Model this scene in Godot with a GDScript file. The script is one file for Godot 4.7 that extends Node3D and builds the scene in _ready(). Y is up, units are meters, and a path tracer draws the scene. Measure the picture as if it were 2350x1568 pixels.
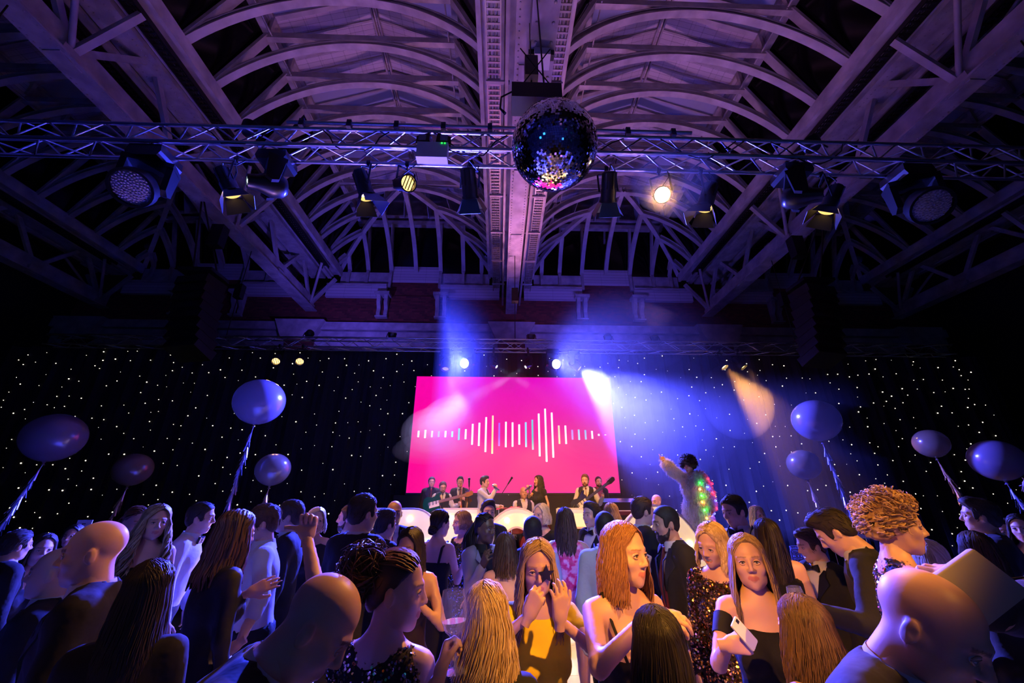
extends Node3D
# A gala evening in an iron-roofed hall: a band on a stage before a star cloth, a lighting truss and a mirror ball above the dancing guests.

const GX := [-16.4, -7.95, 0.42, 8.9, 17.3]      # the roof girders
const RIBZ := [-3.7, -4.72, -5.74, -6.75, -7.77, -8.78, -9.8, -10.8, -11.8]
var M := {}
var taken := {}
var rng := RandomNumberGenerator.new()
var unit_rod: CylinderMesh
var unit_box: BoxMesh

func _ready() -> void:
	rng.seed = 7
	setup_view()
	setup_materials()
	setup_lights()
	build_shell()
	build_roof()
	build_truss_and_lamps()
	build_stage()
	build_decor()
	build_people()
	build_haze()

func setup_view() -> void:
	var cam := Camera3D.new()
	cam.name = "camera"
	cam.fov = 82.1
	cam.near = 0.05
	cam.far = 100.0
	add_child(cam)
	cam.position = Vector3(0, 1.85, 0)
	cam.rotation_degrees = Vector3(22.1, -1.77, 0)
	cam.current = true
	var we := WorldEnvironment.new()
	we.name = "environment"
	var e := Environment.new()
	e.background_mode = Environment.BG_COLOR
	e.background_color = Color(0.004, 0.004, 0.009)
	e.ambient_light_source = Environment.AMBIENT_SOURCE_DISABLED
	e.tonemap_mode = Environment.TONE_MAPPER_LINEAR
	e.tonemap_exposure = 1.0
	e.sdfgi_enabled = true
	e.ssao_enabled = true
	e.ssil_enabled = true
	e.volumetric_fog_enabled = true
	e.volumetric_fog_density = 0.0
	we.environment = e
	add_child(we)

# ---------- naming and node helpers
func numbered(n: String) -> String:
	if not taken.has(n):
		taken[n] = 0
		return n
	taken[n] += 1
	return "%s_%03d" % [n, taken[n]]

func thing(n: String, label: String, category: String, at := Vector3.ZERO, group := "", kind := "") -> Node3D:
	var o := Node3D.new()
	o.name = numbered(n)
	add_child(o)
	o.position = at
	tag(o, label, category, group, kind)
	return o

func tag(o: Node, label: String, category := "", group := "", kind := "") -> void:
	if label: o.set_meta("label", label)
	if category: o.set_meta("category", category)
	if group: o.set_meta("group", group)
	if kind: o.set_meta("kind", kind)

func part(parent: Node, n: String, mesh: Mesh, mat: Material, at := Transform3D()) -> MeshInstance3D:
	var o := MeshInstance3D.new()
	o.name = n
	o.mesh = mesh
	if mat: o.material_override = mat
	o.transform = at
	parent.add_child(o, true)
	return o

func frame(a: Vector3, b: Vector3, up := Vector3.UP) -> Basis:   # y along a->b, z as near as may be to up
	var y := (b - a).normalized()
	if absf(y.dot(up)) > 0.99: up = Vector3.FORWARD if absf(y.z) < 0.9 else Vector3.RIGHT
	var x := y.cross(up).normalized()
	return Basis(x, y, x.cross(y))

func rod(parent: Node, n: String, a: Vector3, b: Vector3, r: float, mat: Material) -> MeshInstance3D:
	var f := frame(a, b)
	return part(parent, n, unit_rod, mat, Transform3D(Basis(f.x * r, f.y * a.distance_to(b), f.z * r), (a + b) / 2))

func beam(parent: Node, n: String, a: Vector3, b: Vector3, w: float, t: float, mat: Material, up := Vector3.UP) -> MeshInstance3D:   # w across, t along up
	var f := frame(a, b, up)
	return part(parent, n, unit_box, mat, Transform3D(Basis(f.x * w, f.y * a.distance_to(b), f.z * t), (a + b) / 2))

func block(parent: Node, n: String, lo: Vector3, hi: Vector3, mat: Material) -> MeshInstance3D:
	return part(parent, n, unit_box, mat, Transform3D(Basis.from_scale(hi - lo), (lo + hi) / 2))

# ---------- mesh builder: triangles with their own normals
class MB:
	var v := PackedVector3Array()
	var n := PackedVector3Array()
	var c := PackedColorArray()
	var tint := Color.WHITE
	var tinted := false
	func tri(a: Vector3, b: Vector3, d: Vector3, na: Vector3, nb: Vector3, nd: Vector3) -> void:
		if (b - a).cross(d - a).dot(na + nb + nd) > 0.0:
			v.append(a); v.append(d); v.append(b)
			n.append(na); n.append(nd); n.append(nb)
		else:
			v.append(a); v.append(b); v.append(d)
			n.append(na); n.append(nb); n.append(nd)
		if tinted:
			c.append(tint); c.append(tint); c.append(tint)
	func quad(a: Vector3, b: Vector3, d: Vector3, e: Vector3, nn: Vector3) -> void:
		tri(a, b, d, nn, nn, nn)
		tri(a, d, e, nn, nn, nn)
	func box(t: Transform3D, s: Vector3) -> void:
		var h := s / 2
		for ax in 3:
			for sg in [-1.0, 1.0]:
				var u := Vector3.ZERO; var w := Vector3.ZERO; var k := Vector3.ZERO
				k[ax] = sg * h[ax]
				u[(ax + 1) % 3] = h[(ax + 1) % 3]
				w[(ax + 2) % 3] = h[(ax + 2) % 3]
				quad(t * (k - u - w), t * (k + u - w), t * (k + u + w), t * (k - u + w), (t.basis * k).normalized())
	func bar(a: Vector3, b: Vector3, w: float, h: float, up := Vector3.UP) -> void:
		var y := (b - a).normalized()
		if absf(y.dot(up)) > 0.99: up = Vector3.RIGHT
		var x := y.cross(up).normalized()
		box(Transform3D(Basis(x, y, x.cross(y)), (a + b) / 2), Vector3(w, a.distance_to(b), h))
	func tube(p: PackedVector3Array, r: PackedFloat32Array, sides := 8, caps := true, flat := 1.0) -> void:
		var rings := []
		var norms := []
		var x := Vector3.ZERO
		for i in p.size():
			var y := (p[mini(i + 1, p.size() - 1)] - p[maxi(i - 1, 0)]).normalized()
			if x == Vector3.ZERO: x = y.cross(Vector3(0.31, 0.83, 0.46) if absf(y.y) < 0.9 else Vector3.RIGHT).normalized()
			x = (x - y * x.dot(y)).normalized()
			var z := x.cross(y)
			var ring := PackedVector3Array(); var nn := PackedVector3Array()
			for k in sides:
				var a := TAU * k / sides
				var d := x * cos(a) + z * sin(a) * flat
				ring.append(p[i] + d * r[i])
				nn.append((x * cos(a) * flat + z * sin(a)).normalized())
			rings.append(ring); norms.append(nn)
		for i in p.size() - 1:
			for k in sides:
				var l := (k + 1) % sides
				tri(rings[i][k], rings[i][l], rings[i + 1][l], norms[i][k], norms[i][l], norms[i + 1][l])
				tri(rings[i][k], rings[i + 1][l], rings[i + 1][k], norms[i][k], norms[i + 1][l], norms[i + 1][k])
		if caps:
			for e in [0, p.size() - 1]:
				var nn: Vector3 = (p[e] - p[1 if e == 0 else e - 1]).normalized()
				for k in range(1, sides - 1): tri(rings[e][0], rings[e][k], rings[e][k + 1], nn, nn, nn)
	func rod(a: Vector3, b: Vector3, r: float, sides := 8, rb := -1.0) -> void:
		tube(PackedVector3Array([a, b]), PackedFloat32Array([r, r if rb < 0 else rb]), sides)
	func lathe(prof: PackedVector2Array, t := Transform3D(), sides := 24, a0 := 0.0, a1 := TAU) -> void:   # x radius, y height
		for i in prof.size() - 1:
			var d := prof[i + 1] - prof[i]
			if d.length() < 1e-6: continue
			var m0 := Vector2(d.y, -d.x).normalized()
			var m1 := m0
			if i > 0 and (prof[i] - prof[i - 1]).normalized().dot(d.normalized()) > 0.6:
				var q := prof[i + 1] - prof[i - 1]; m0 = Vector2(q.y, -q.x).normalized()
			if i < prof.size() - 2 and (prof[i + 2] - prof[i + 1]).normalized().dot(d.normalized()) > 0.6:
				var q := prof[i + 2] - prof[i]; m1 = Vector2(q.y, -q.x).normalized()
			for k in sides:
				var a := lerpf(a0, a1, float(k) / sides); var b := lerpf(a0, a1, float(k + 1) / sides)
				var ca := Vector3(cos(a), 0, sin(a)); var cb := Vector3(cos(b), 0, sin(b))
				var p0 := t * (ca * prof[i].x + Vector3.UP * prof[i].y); var p1 := t * (cb * prof[i].x + Vector3.UP * prof[i].y)
				var q0 := t * (ca * prof[i + 1].x + Vector3.UP * prof[i + 1].y); var q1 := t * (cb * prof[i + 1].x + Vector3.UP * prof[i + 1].y)
				var n00 := (t.basis * (ca * m0.x + Vector3.UP * m0.y)).normalized(); var n01 := (t.basis * (cb * m0.x + Vector3.UP * m0.y)).normalized()
				var n10 := (t.basis * (ca * m1.x + Vector3.UP * m1.y)).normalized(); var n11 := (t.basis * (cb * m1.x + Vector3.UP * m1.y)).normalized()
				if prof[i].x > 1e-5: tri(p0, p1, q1, n00, n01, n11)
				if prof[i + 1].x > 1e-5: tri(p0, q1, q0, n00, n11, n10)
	func ball(c: Vector3, r: Vector3, sides := 16) -> void:
		var pr := PackedVector2Array()
		for i in sides / 2 + 1: pr.append(Vector2(maxf(0.0, sin(PI * i / (sides / 2))), -cos(PI * i / (sides / 2))))
		lathe(pr, Transform3D(Basis.from_scale(r), c), sides)
	func prism(poly: PackedVector2Array, depth: float, t := Transform3D()) -> void:   # outline in x, y; from z = 0 to depth
		var ix := Geometry2D.triangulate_polygon(poly)
		var z := Vector3(0, 0, depth)
		var nz := t.basis.z.normalized()
		for i in range(0, ix.size(), 3):
			var a := Vector3(poly[ix[i]].x, poly[ix[i]].y, 0); var b := Vector3(poly[ix[i + 1]].x, poly[ix[i + 1]].y, 0); var d := Vector3(poly[ix[i + 2]].x, poly[ix[i + 2]].y, 0)
			tri(t * a, t * b, t * d, -nz, -nz, -nz)
			tri(t * (a + z), t * (b + z), t * (d + z), nz, nz, nz)
		var s := 1.0 if not Geometry2D.is_polygon_clockwise(poly) else -1.0
		for i in poly.size():
			var a := Vector3(poly[i].x, poly[i].y, 0)
			var p2 := poly[(i + 1) % poly.size()]
			var b := Vector3(p2.x, p2.y, 0)
			quad(t * a, t * b, t * (b + z), t * (a + z), (t.basis * (Vector3((b - a).y, -(b - a).x, 0) * s)).normalized())
	func mesh() -> ArrayMesh:
		var a := []
		a.resize(Mesh.ARRAY_MAX)
		a[Mesh.ARRAY_VERTEX] = v
		a[Mesh.ARRAY_NORMAL] = n
		if c.size() == v.size() and v.size(): a[Mesh.ARRAY_COLOR] = c
		var m := ArrayMesh.new()
		m.add_surface_from_arrays(Mesh.PRIMITIVE_TRIANGLES, a)
		return m

# ---------- materials
func mat(n: String, color: Color, rough := 0.7, metal := 0.0) -> StandardMaterial3D:
	if M.has(n): return M[n]
	var m := StandardMaterial3D.new()
	m.resource_name = n
	m.albedo_color = color
	m.roughness = rough
	m.metallic = metal
	M[n] = m
	return m

func glow(n: String, color: Color, energy: float) -> StandardMaterial3D:
	var m := mat(n, Color(0.8, 0.8, 0.8), 0.4)
	m.emission_enabled = true
	m.emission = color
	m.emission_energy_multiplier = energy
	return m

func noise_tex(freq: float, seed_: int, octaves := 3, size := 256, lo := 0.0, hi := 1.0) -> NoiseTexture2D:
	var f := FastNoiseLite.new()
	f.seed = seed_
	f.frequency = freq
	f.fractal_octaves = octaves
	var t := NoiseTexture2D.new()
	t.width = size
	t.height = size
	t.seamless = true
	t.noise = f
	var ramp := Gradient.new()
	ramp.set_color(0, Color(lo, lo, lo))
	ramp.set_color(1, Color(hi, hi, hi))
	t.color_ramp = ramp
	return t

func relief(m: StandardMaterial3D, t: Texture2D, cm: float, scale: float) -> void:
	m.heightmap_enabled = true
	m.heightmap_texture = t
	m.heightmap_scale = cm
	m.uv1_triplanar = true
	m.uv1_scale = Vector3.ONE * scale

func patches(m: StandardMaterial3D, t: Texture2D, scale: float) -> void:
	m.albedo_texture = t
	m.uv1_triplanar = true
	m.uv1_world_triplanar = true
	m.uv1_scale = Vector3.ONE * scale

func line_image(w: int, h: int, rows: int, cols: int, base: Color, joint: Color, vary: float, offset_rows: bool) -> ImageTexture:
	var im := Image.create(w, h, false, Image.FORMAT_RGB8)
	im.fill(joint)
	var r := RandomNumberGenerator.new()
	r.seed = 3
	for y in rows:
		for x in cols + (1 if offset_rows else 0):
			var k := 1.0 + r.randf_range(-vary, vary)
			var c := Color(base.r * k, base.g * k * (1.0 - r.randf() * vary * 0.4), base.b * k)
			var x0 := int((x - (0.5 if offset_rows and y % 2 else 0.0)) * w / cols)
			im.fill_rect(Rect2i(maxi(x0 + 1, 0), int(y * h / float(rows)) + 1, int(w / float(cols)) - 2 if cols > 1 else w, int(h / float(rows)) - 2), c)
	return ImageTexture.create_from_image(im)

func setup_materials() -> void:
	unit_rod = CylinderMesh.new()
	unit_rod.top_radius = 1.0; unit_rod.bottom_radius = 1.0; unit_rod.height = 1.0
	unit_rod.radial_segments = 10; unit_rod.rings = 1
	unit_box = BoxMesh.new()
	var grime := noise_tex(0.02, 5, 4, 256, 0.72, 1.0)
	patches(mat("iron_paint", Color(0.74, 0.70, 0.70), 0.55), grime, 0.35)
	patches(mat("plaster", Color(0.78, 0.74, 0.74), 0.75), grime, 0.3)
	mat("night_glass", Color(0.012, 0.012, 0.016), 0.12)
	mat("frosted", Color(0.62, 0.64, 0.72), 0.35)
	var boards := mat("boards", Color(1, 1, 1), 0.65)
	boards.albedo_texture = line_image(256, 256, 8, 1, Color(0.76, 0.73, 0.74), Color(0.32, 0.30, 0.31), 0.05, false)
	boards.uv1_triplanar = true; boards.uv1_world_triplanar = true; boards.uv1_scale = Vector3.ONE * 0.9
	var brick := mat("brick", Color(1, 1, 1), 0.9)
	brick.albedo_texture = line_image(512, 512, 14, 5, Color(0.42, 0.20, 0.15), Color(0.33, 0.27, 0.24), 0.22, true)
	brick.uv1_triplanar = true; brick.uv1_world_triplanar = true; brick.uv1_scale = Vector3.ONE * 0.93
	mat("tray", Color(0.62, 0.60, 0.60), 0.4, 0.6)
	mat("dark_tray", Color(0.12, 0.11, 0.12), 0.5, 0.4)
	mat("truss", Color(0.78, 0.78, 0.80), 0.28, 1.0)
	mat("black_metal", Color(0.025, 0.025, 0.028), 0.42)
	mat("black_plastic", Color(0.02, 0.02, 0.022), 0.35)
	mat("cable", Color(0.015, 0.015, 0.015), 0.5)
	mat("chrome", Color(0.9, 0.9, 0.92), 0.12, 1.0)
	mat("drape", Color(0.008, 0.008, 0.011), 0.95)
	mat("carpet", Color(0.03, 0.028, 0.035), 0.95)
	mat("gloss_white", Color(0.82, 0.82, 0.86), 0.12)
	mat("stage_black", Color(0.02, 0.02, 0.022), 0.7)
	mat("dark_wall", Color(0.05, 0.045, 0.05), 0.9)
	mat("mirror", Color(0.93, 0.94, 0.96), 0.03, 1.0)
	mat("white_paint", Color(0.85, 0.84, 0.82), 0.5)
	mat("lens_glass", Color(0.55, 0.55, 0.6), 0.18, 0.2)

# ---------- the hall
func build_shell() -> void:
	var f := thing("floor", "dark carpeted hall floor around the pale dance floor", "floor", Vector3.ZERO, "", "structure")
	block(f, "carpet", Vector3(-17.6, -0.3, -15.2), Vector3(18.6, -0.02, 7.0), M.carpet)
	var tile := MB.new()
	tile.box(Transform3D(Basis(), Vector3.ZERO), Vector3(0.992, 0.06, 0.992))
	var tm := tile.mesh()
	for i in 10:
		for k in 7:
			part(f, "dance_floor_tile", tm, M.gloss_white, Transform3D(Basis(), Vector3(-4.1 + i, -0.01, -7.0 + k)))
	var pts := MultiMesh.new()
	pts.transform_format = MultiMesh.TRANSFORM_3D
	var dot := SphereMesh.new()
	dot.radius = 0.006; dot.height = 0.012; dot.radial_segments = 6; dot.rings = 3
	pts.mesh = dot
	pts.instance_count = 420
	for i in 420: pts.set_instance_transform(i, Transform3D(Basis(), Vector3(rng.randf_range(-4.5, 5.3), 0.021, rng.randf_range(-7.4, -0.6))))
	var mi := MultiMeshInstance3D.new()
	mi.name = "floor_star_lights"
	mi.multimesh = pts
	mi.material_override = glow("floor_star_light", Color(1, 1, 0.95), 3.0)
	tag(mi, "", "", "", "stuff")
	f.add_child(mi)
	var wb := thing("wall_back", "dim red brick end wall with white cornice behind the star cloth", "wall", Vector3.ZERO, "", "structure")
	block(wb, "brickwork", Vector3(-17.6, -0.3, -15.6), Vector3(18.6, 10.0, -15.0), M.brick)
	block(wb, "upper_wall", Vector3(-17.6, 13.3, -15.6), Vector3(18.6, 16.4, -15.25), M.plaster)
	block(wb, "cornice_shelf", Vector3(-17.6, 8.15, -15.0), Vector3(18.6, 8.48, -14.45), M.plaster)
	block(wb, "cornice_band", Vector3(-17.6, 7.5, -15.0), Vector3(18.6, 7.85, -14.68), M.plaster)
	block(wb, "cornice_bead", Vector3(-17.6, 7.9, -15.0), Vector3(18.6, 8.12, -14.58), M.plaster)
	for x in GX:
		var cap := MB.new()
		cap.prism(PackedVector2Array([Vector2(-0.95, 8.5), Vector2(-0.72, 8.0), Vector2(-0.6, 7.75), Vector2(0.6, 7.75), Vector2(0.72, 8.0), Vector2(0.95, 8.5)]), 0.75, Transform3D(Basis(), Vector3(x, 0, -15.0)))
		part(wb, "capital", cap.mesh(), M.plaster)
		block(wb, "pilaster", Vector3(x - 0.55, -0.3, -15.0), Vector3(x + 0.55, 7.75, -14.55), M.brick)
	for side in [["wall_left", -17.6, "dark side wall beyond the dim guest tables with balloons"], ["wall_right", 18.6, "dark side wall beyond the tables with numbered cards"]]:
		var w := thing(side[0], side[2], "wall", Vector3.ZERO, "", "structure")
		var sx: float = side[1]
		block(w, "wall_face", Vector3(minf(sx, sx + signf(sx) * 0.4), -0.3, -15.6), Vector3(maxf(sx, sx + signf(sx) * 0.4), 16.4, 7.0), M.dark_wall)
	var wf := thing("wall_front", "plain dark wall closing the hall opposite the stage", "wall", Vector3.ZERO, "", "structure")
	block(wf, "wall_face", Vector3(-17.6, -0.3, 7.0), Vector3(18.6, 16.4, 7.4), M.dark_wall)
	for k in 6:
		var up := thing("wall_uplighter", "tall cyan LED bar on the dark wall opposite the stage", "light", Vector3(-9.5 + 4.0 * k, 0.0, 6.85), "cyan LED bars opposite the stage")
		block(up, "bar_light", Vector3(-0.06, 0.4, -0.04), Vector3(0.06, 3.4, 0.02), glow("cyan_bar_light", Color(0.1, 0.75, 1.0), 1.6))
		block(up, "foot", Vector3(-0.16, -0.02, -0.14), Vector3(0.16, 0.4, 0.1), M.black_metal)
		omni(up, "bar_glow", Vector3(0, 2.0, -0.15), Color(0.1, 0.75, 1.0), 0.04, 0.2)
	var tr := thing("roof_cover", "dark outer roof closing the hall above the iron bays", "roof", Vector3.ZERO, "", "structure")
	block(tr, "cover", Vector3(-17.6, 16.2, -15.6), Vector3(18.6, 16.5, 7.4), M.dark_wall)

const HALF := 3.28
func arch_y(d: float) -> float:   # height of the arch soffit at distance d from the foot
	return 8.86 + sqrt(maxf(0.0, 16.2 - (HALF - d) * (HALF - d)))

func arch_strip(mb: MB, pts: PackedVector3Array, across: Vector3, w: float, r0: float, r1: float, centre: Vector3) -> void:
	for i in pts.size() - 1:
		var a := pts[i]; var b := pts[i + 1]
		var na := (a - centre); na -= across * na.dot(across); na = na.normalized()
		var nb := (b - centre); nb -= across * nb.dot(across); nb = nb.normalized()
		var h := across * w / 2
		for e in [[r0, -1.0], [r1, 1.0]]:
			mb.tri(a + na * e[0] - h, a + na * e[0] + h, b + nb * e[0] + h, na * e[1], na * e[1], nb * e[1])
			mb.tri(a + na * e[0] - h, b + nb * e[0] + h, b + nb * e[0] - h, na * e[1], nb * e[1], nb * e[1])
		for s in [-1.0, 1.0]:
			mb.quad(a + na * r0 + h * s, b + nb * r0 + h * s, b + nb * r1 + h * s, a + na * r1 + h * s, across * s)

func arch_mesh(d1: float, segs: int) -> ArrayMesh:   # from the foot at x = -HALF up to d = d1, in the x-y plane
	var p := PackedVector3Array()
	for i in segs + 1:
		var d := d1 * i / segs
		p.append(Vector3(-HALF + d, arch_y(d), 0))
	var mb := MB.new()
	var c := Vector3(0, 8.86, 0)
	arch_strip(mb, p, Vector3.BACK, 0.17, 0.0, 0.035, c)
	arch_strip(mb, p, Vector3.BACK, 0.05, 0.035, 0.2, c)
	arch_strip(mb, p, Vector3.BACK, 0.11, 0.2, 0.23, c)
	return mb.mesh()

func build_roof() -> void:
	var full := arch_mesh(2 * HALF, 28)
	var jacks := [2.2, 1.2, 0.4]
	var jack_mesh := []
	for d in jacks: jack_mesh.append(arch_mesh(d, 10))
	var hip := MB.new()
	var hp := PackedVector3Array()
	for i in 13: hp.append(Vector3(-HALF + HALF * i / 12.0, arch_y(HALF * i / 12.0), -15.0 + HALF * i / 12.0))
	arch_strip(hip, hp, Vector3(1, 0, -1).normalized(), 0.16, 0.0, 0.2, Vector3(0, 8.86, -15.0 + HALF))
	var hip_mesh := hip.mesh()
	var flip := Transform3D(Basis(Vector3(-1, 0, 0), Vector3.UP, Vector3(0, 0, 1)), Vector3.ZERO)
	for b in 4:
		var xc: float = (GX[b] + GX[b + 1]) / 2
		var lab: String = ["unlit arched glass roof bay beyond the outer lattice girder by the dim tables", "arched iron and glass roof bay over the guitarist's side of the stage", "arched iron and glass roof bay above the amber spotlight", "unlit arched glass roof bay beyond the lattice girder over the numbered tables"][b]
		var c := thing("ceiling", lab, "ceiling", Vector3(xc, 0, 0), "", "structure")
		var inner := b == 1 or b == 2
		for z in RIBZ:
			part(c, "arch_rib", full, M.iron_paint, Transform3D(Basis(), Vector3(0, 0, z)))
			for s in [-1.0, 1.0]:
				beam(c, "rafter", Vector3(s * (HALF + 0.05), 11.3, z), Vector3(s * 2.46, 13.15, z), 0.1, 0.2, M.iron_paint, Vector3.BACK)
				beam(c, "upper_rafter", Vector3(s * 2.46, 13.95, z), Vector3(s * 0.05, 14.95, z), 0.07, 0.12, M.iron_paint, Vector3.BACK)
				beam(c, "lantern_post", Vector3(s * 2.46, 13.15, z), Vector3(s * 2.46, 13.95, z), 0.1, 0.1, M.iron_paint, Vector3.BACK)
				rod(c, "tie_rod", Vector3(s * 2.3, 13.1, z + 0.1), Vector3(s * 2.3, 13.1, z - 0.9), 0.02, M.iron_paint)
			beam(c, "collar", Vector3(-2.5, 13.16, z), Vector3(2.5, 13.16, z), 0.13, 0.2, M.iron_paint)
		for s in [-1.0, 1.0]:
			beam(c, "purlin", Vector3(s * 2.5, 13.3, 4.0), Vector3(s * 2.5, 13.3, -14.3), 0.16, 0.1, M.iron_paint)
			beam(c, "lantern_sill", Vector3(s * 2.52, 13.95, 4.0), Vector3(s * 2.52, 13.95, -14.3), 0.14, 0.09, M.iron_paint)
			beam(c, "ridge_bar", Vector3(s * 0.07, 14.93, 4.0), Vector3(s * 0.07, 14.93, -13.0), 0.05, 0.1, M.iron_paint)
			var z0 := 4.0
			for k in RIBZ.size() + 3:
				var z1: float = RIBZ[k] if k < RIBZ.size() else [-12.8, -13.8, -15.0][k - RIBZ.size()]
				var zm := (z0 + z1) / 2
				var wz := z0 - z1 - 0.03
				beam(c, "glass_pane", Vector3(s * (HALF + 0.12), 11.35, zm), Vector3(s * 2.58, 13.22, zm), wz, 0.02, M.night_glass, Vector3(s * 0.9, 0.45, 0))
				if k < RIBZ.size() + 2:
					beam(c, "lantern_board", Vector3(s * 2.58, 13.3, zm), Vector3(s * 2.58, 13.95, zm), wz, 0.03, M.boards if k % 2 else M.plaster, Vector3(s, 0, 0))
					var pm: Material = M.frosted if k in [0, 1, 2, 3, 6, 8] else M.boards
					beam(c, "ceiling_panel", Vector3(s * 2.6, 14.02, zm), Vector3(s * 0.02, 15.05, zm), wz, 0.03, pm, Vector3(s * 0.37, 0.93, 0))
					if k > 0 and k < RIBZ.size() and inner:
						beam(c, "glazing_bar", Vector3(s * 2.46, 13.98, zm), Vector3(s * 0.05, 14.98, zm), 0.04, 0.05, M.iron_paint, Vector3.BACK)
				z0 = z1
			part(c, "hip_rib", hip_mesh, M.iron_paint, Transform3D() if s < 0 else flip)
			for k in 3:
				var d: float = jacks[k]
				part(c, "jack_rib", jack_mesh[k], M.iron_paint, (Transform3D() if s < 0 else flip) * Transform3D(Basis(), Vector3(0, 0, -15.0 + d)))
				var ex: float = s * (HALF - d)
				part(c, "end_rib", jack_mesh[k], M.iron_paint, Transform3D(Basis(Vector3(0, 0, 1), Vector3.UP, Vector3(-1, 0, 0)), Vector3(ex, 0, -15.0 + HALF)))
				beam(c, "end_post", Vector3(ex, 10.4, -14.98), Vector3(ex, 11.2, -14.98), 0.12, 0.12, M.iron_paint, Vector3.BACK)
				if k < 2:
					beam(c, "hip_rafter", Vector3(s * (HALF + 0.05), 11.35, -15.0 + d), Vector3(s * 2.46, 13.15, -15.0 + d), 0.1, 0.16, M.iron_paint, Vector3.BACK)
					beam(c, "end_rafter", Vector3(ex, 11.3, -15.0), Vector3(ex, 13.2, -14.3), 0.1, 0.14, M.iron_paint, Vector3.BACK)
		part(c, "end_rib", arch_mesh(HALF, 12), M.iron_paint, Transform3D(Basis(Vector3(0, 0, 1), Vector3.UP, Vector3(-1, 0, 0)), Vector3(0, 0, -15.0 + HALF)))
		beam(c, "end_header", Vector3(-3.3, 13.3, -14.4), Vector3(3.3, 13.3, -14.4), 0.2, 0.22, M.iron_paint)
		beam(c, "end_rail", Vector3(-3.3, 13.62, -14.3), Vector3(3.3, 13.62, -14.3), 0.1, 0.08, M.iron_paint)
		# the glazed end: dark panes between the posts, sill panels, boarded plinth, the recess in the middle
		var ex := [-HALF, -HALF + 1.2, -HALF + 2.2, 0.0, HALF - 2.2, HALF - 1.2, HALF]
		for k in 6:
			var mid := k == 2 or k == 3
			var lo := 11.55 if mid else 11.15
			var xm: float = (ex[k] + ex[k + 1]) / 2
			beam(c, "end_pane", Vector3(xm, lo, -15.12), Vector3(xm, 13.25, -14.5), ex[k + 1] - ex[k] - 0.1, 0.02, M.night_glass, Vector3(0, 0.4, 0.9))
			beam(c, "frosted_pane", Vector3(xm, 13.7, -14.4), Vector3(xm * 0.8, 14.5, -13.6), (ex[k + 1] - ex[k]) * 0.9, 0.02, M.frosted, Vector3(0, 0.7, 0.7))
			if not mid:
				block(c, "sill_panel", Vector3(ex[k] + 0.05, 10.45, -15.1), Vector3(ex[k + 1] - 0.05, 11.15, -15.02), M.plaster)
		for s in [-1.0, 1.0]:
			var x0 := minf(s * 1.15, s * (HALF + 0.4)); var x1 := maxf(s * 1.15, s * (HALF + 0.4))
			block(c, "boarded_plinth", Vector3(x0, 9.85, -15.0), Vector3(x1, 10.4, -14.86), M.boards)
			block(c, "sill_moulding", Vector3(x0, 10.38, -15.0), Vector3(x1, 10.47, -14.8), M.plaster)
			var br := MB.new()
			br.box(Transform3D(Basis(), Vector3(0, 0.0, 0.22)), Vector3(0.62, 0.12, 0.46))
			br.box(Transform3D(Basis(), Vector3(0, -0.98, 0.1)), Vector3(0.5, 0.07, 0.2))
			for q in [-0.15, 0.15]:
				var sc := PackedVector2Array()
				for i in 13: sc.append(Vector2(0.1 + 0.28 * pow(i / 12.0, 1.6) + 0.035 * sin(i * 1.0), -0.95 + 0.9 * i / 12.0))
				sc.append(Vector2(0, -0.05)); sc.append(Vector2(0, -0.95))
				br.prism(sc, 0.15, Transform3D(Basis(Vector3(0, 0, 1), Vector3.UP, Vector3(-1, 0, 0)), Vector3(q + 0.075, 0, 0)))
			part(c, "corbel_bracket", br.mesh(), M.plaster, Transform3D(Basis(), Vector3(s * 1.22, 9.92, -15.0)))
		block(c, "recess_lintel", Vector3(-1.1, 10.7, -15.2), Vector3(1.1, 11.5, -15.06), M.boards)
		block(c, "recess_wall", Vector3(-1.15, 9.7, -15.5), Vector3(1.15, 10.75, -15.08), M.brick)
	for i in GX.size():
		var x: float = GX[i]
		var g := thing("roof_girder", ["outermost dark lattice girder along the wall beyond the tables with balloons", "riveted lattice roof girder above the tall line array beside the round table card 5", "central riveted iron girder with twin cable trays above the mirror ball", "riveted lattice roof girder above the line array near the amber beam", "outermost dark lattice girder along the wall beyond the numbered tables"][i], "girder", Vector3(x, 0, 0), "", "structure")
		beam(g, "bottom_flange", Vector3(0, 9.22, 5.0), Vector3(0, 9.22, -15.0), 0.46, 0.045, M.iron_paint)
		beam(g, "web_plate", Vector3(0, 9.5, 5.0), Vector3(0, 9.5, -15.0), 0.1, 0.55, M.iron_paint)
		beam(g, "top_chord", Vector3(0, 10.95, 5.0), Vector3(0, 10.95, -15.0), 0.62, 0.3, M.iron_paint)
		beam(g, "valley_plate", Vector3(0, 11.3, 5.0), Vector3(0, 11.3, -15.0), 1.9, 0.04, M.iron_paint)
		var rv := MultiMesh.new()
		rv.transform_format = MultiMesh.TRANSFORM_3D
		var rs := SphereMesh.new()
		rs.radius = 0.017; rs.height = 0.024; rs.radial_segments = 7; rs.rings = 4
		rv.mesh = rs
		var n := 150
		rv.instance_count = n * 4
		for k in n:
			var z := 1.0 - 15.8 * k / n
			var j := 0
			for q in [[-0.17, 9.196], [0.17, 9.196], [-0.17, 10.796], [0.17, 10.796]]:
				rv.set_instance_transform(k * 4 + j, Transform3D(Basis(), Vector3(q[0], q[1], z + (0.05 if j % 2 else 0.0))))
				j += 1
		var ri := MultiMeshInstance3D.new()
		ri.name = "rivets"
		ri.multimesh = rv
		ri.material_override = M.iron_paint
		tag(ri, "", "", "", "stuff")
		g.add_child(ri)
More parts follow.
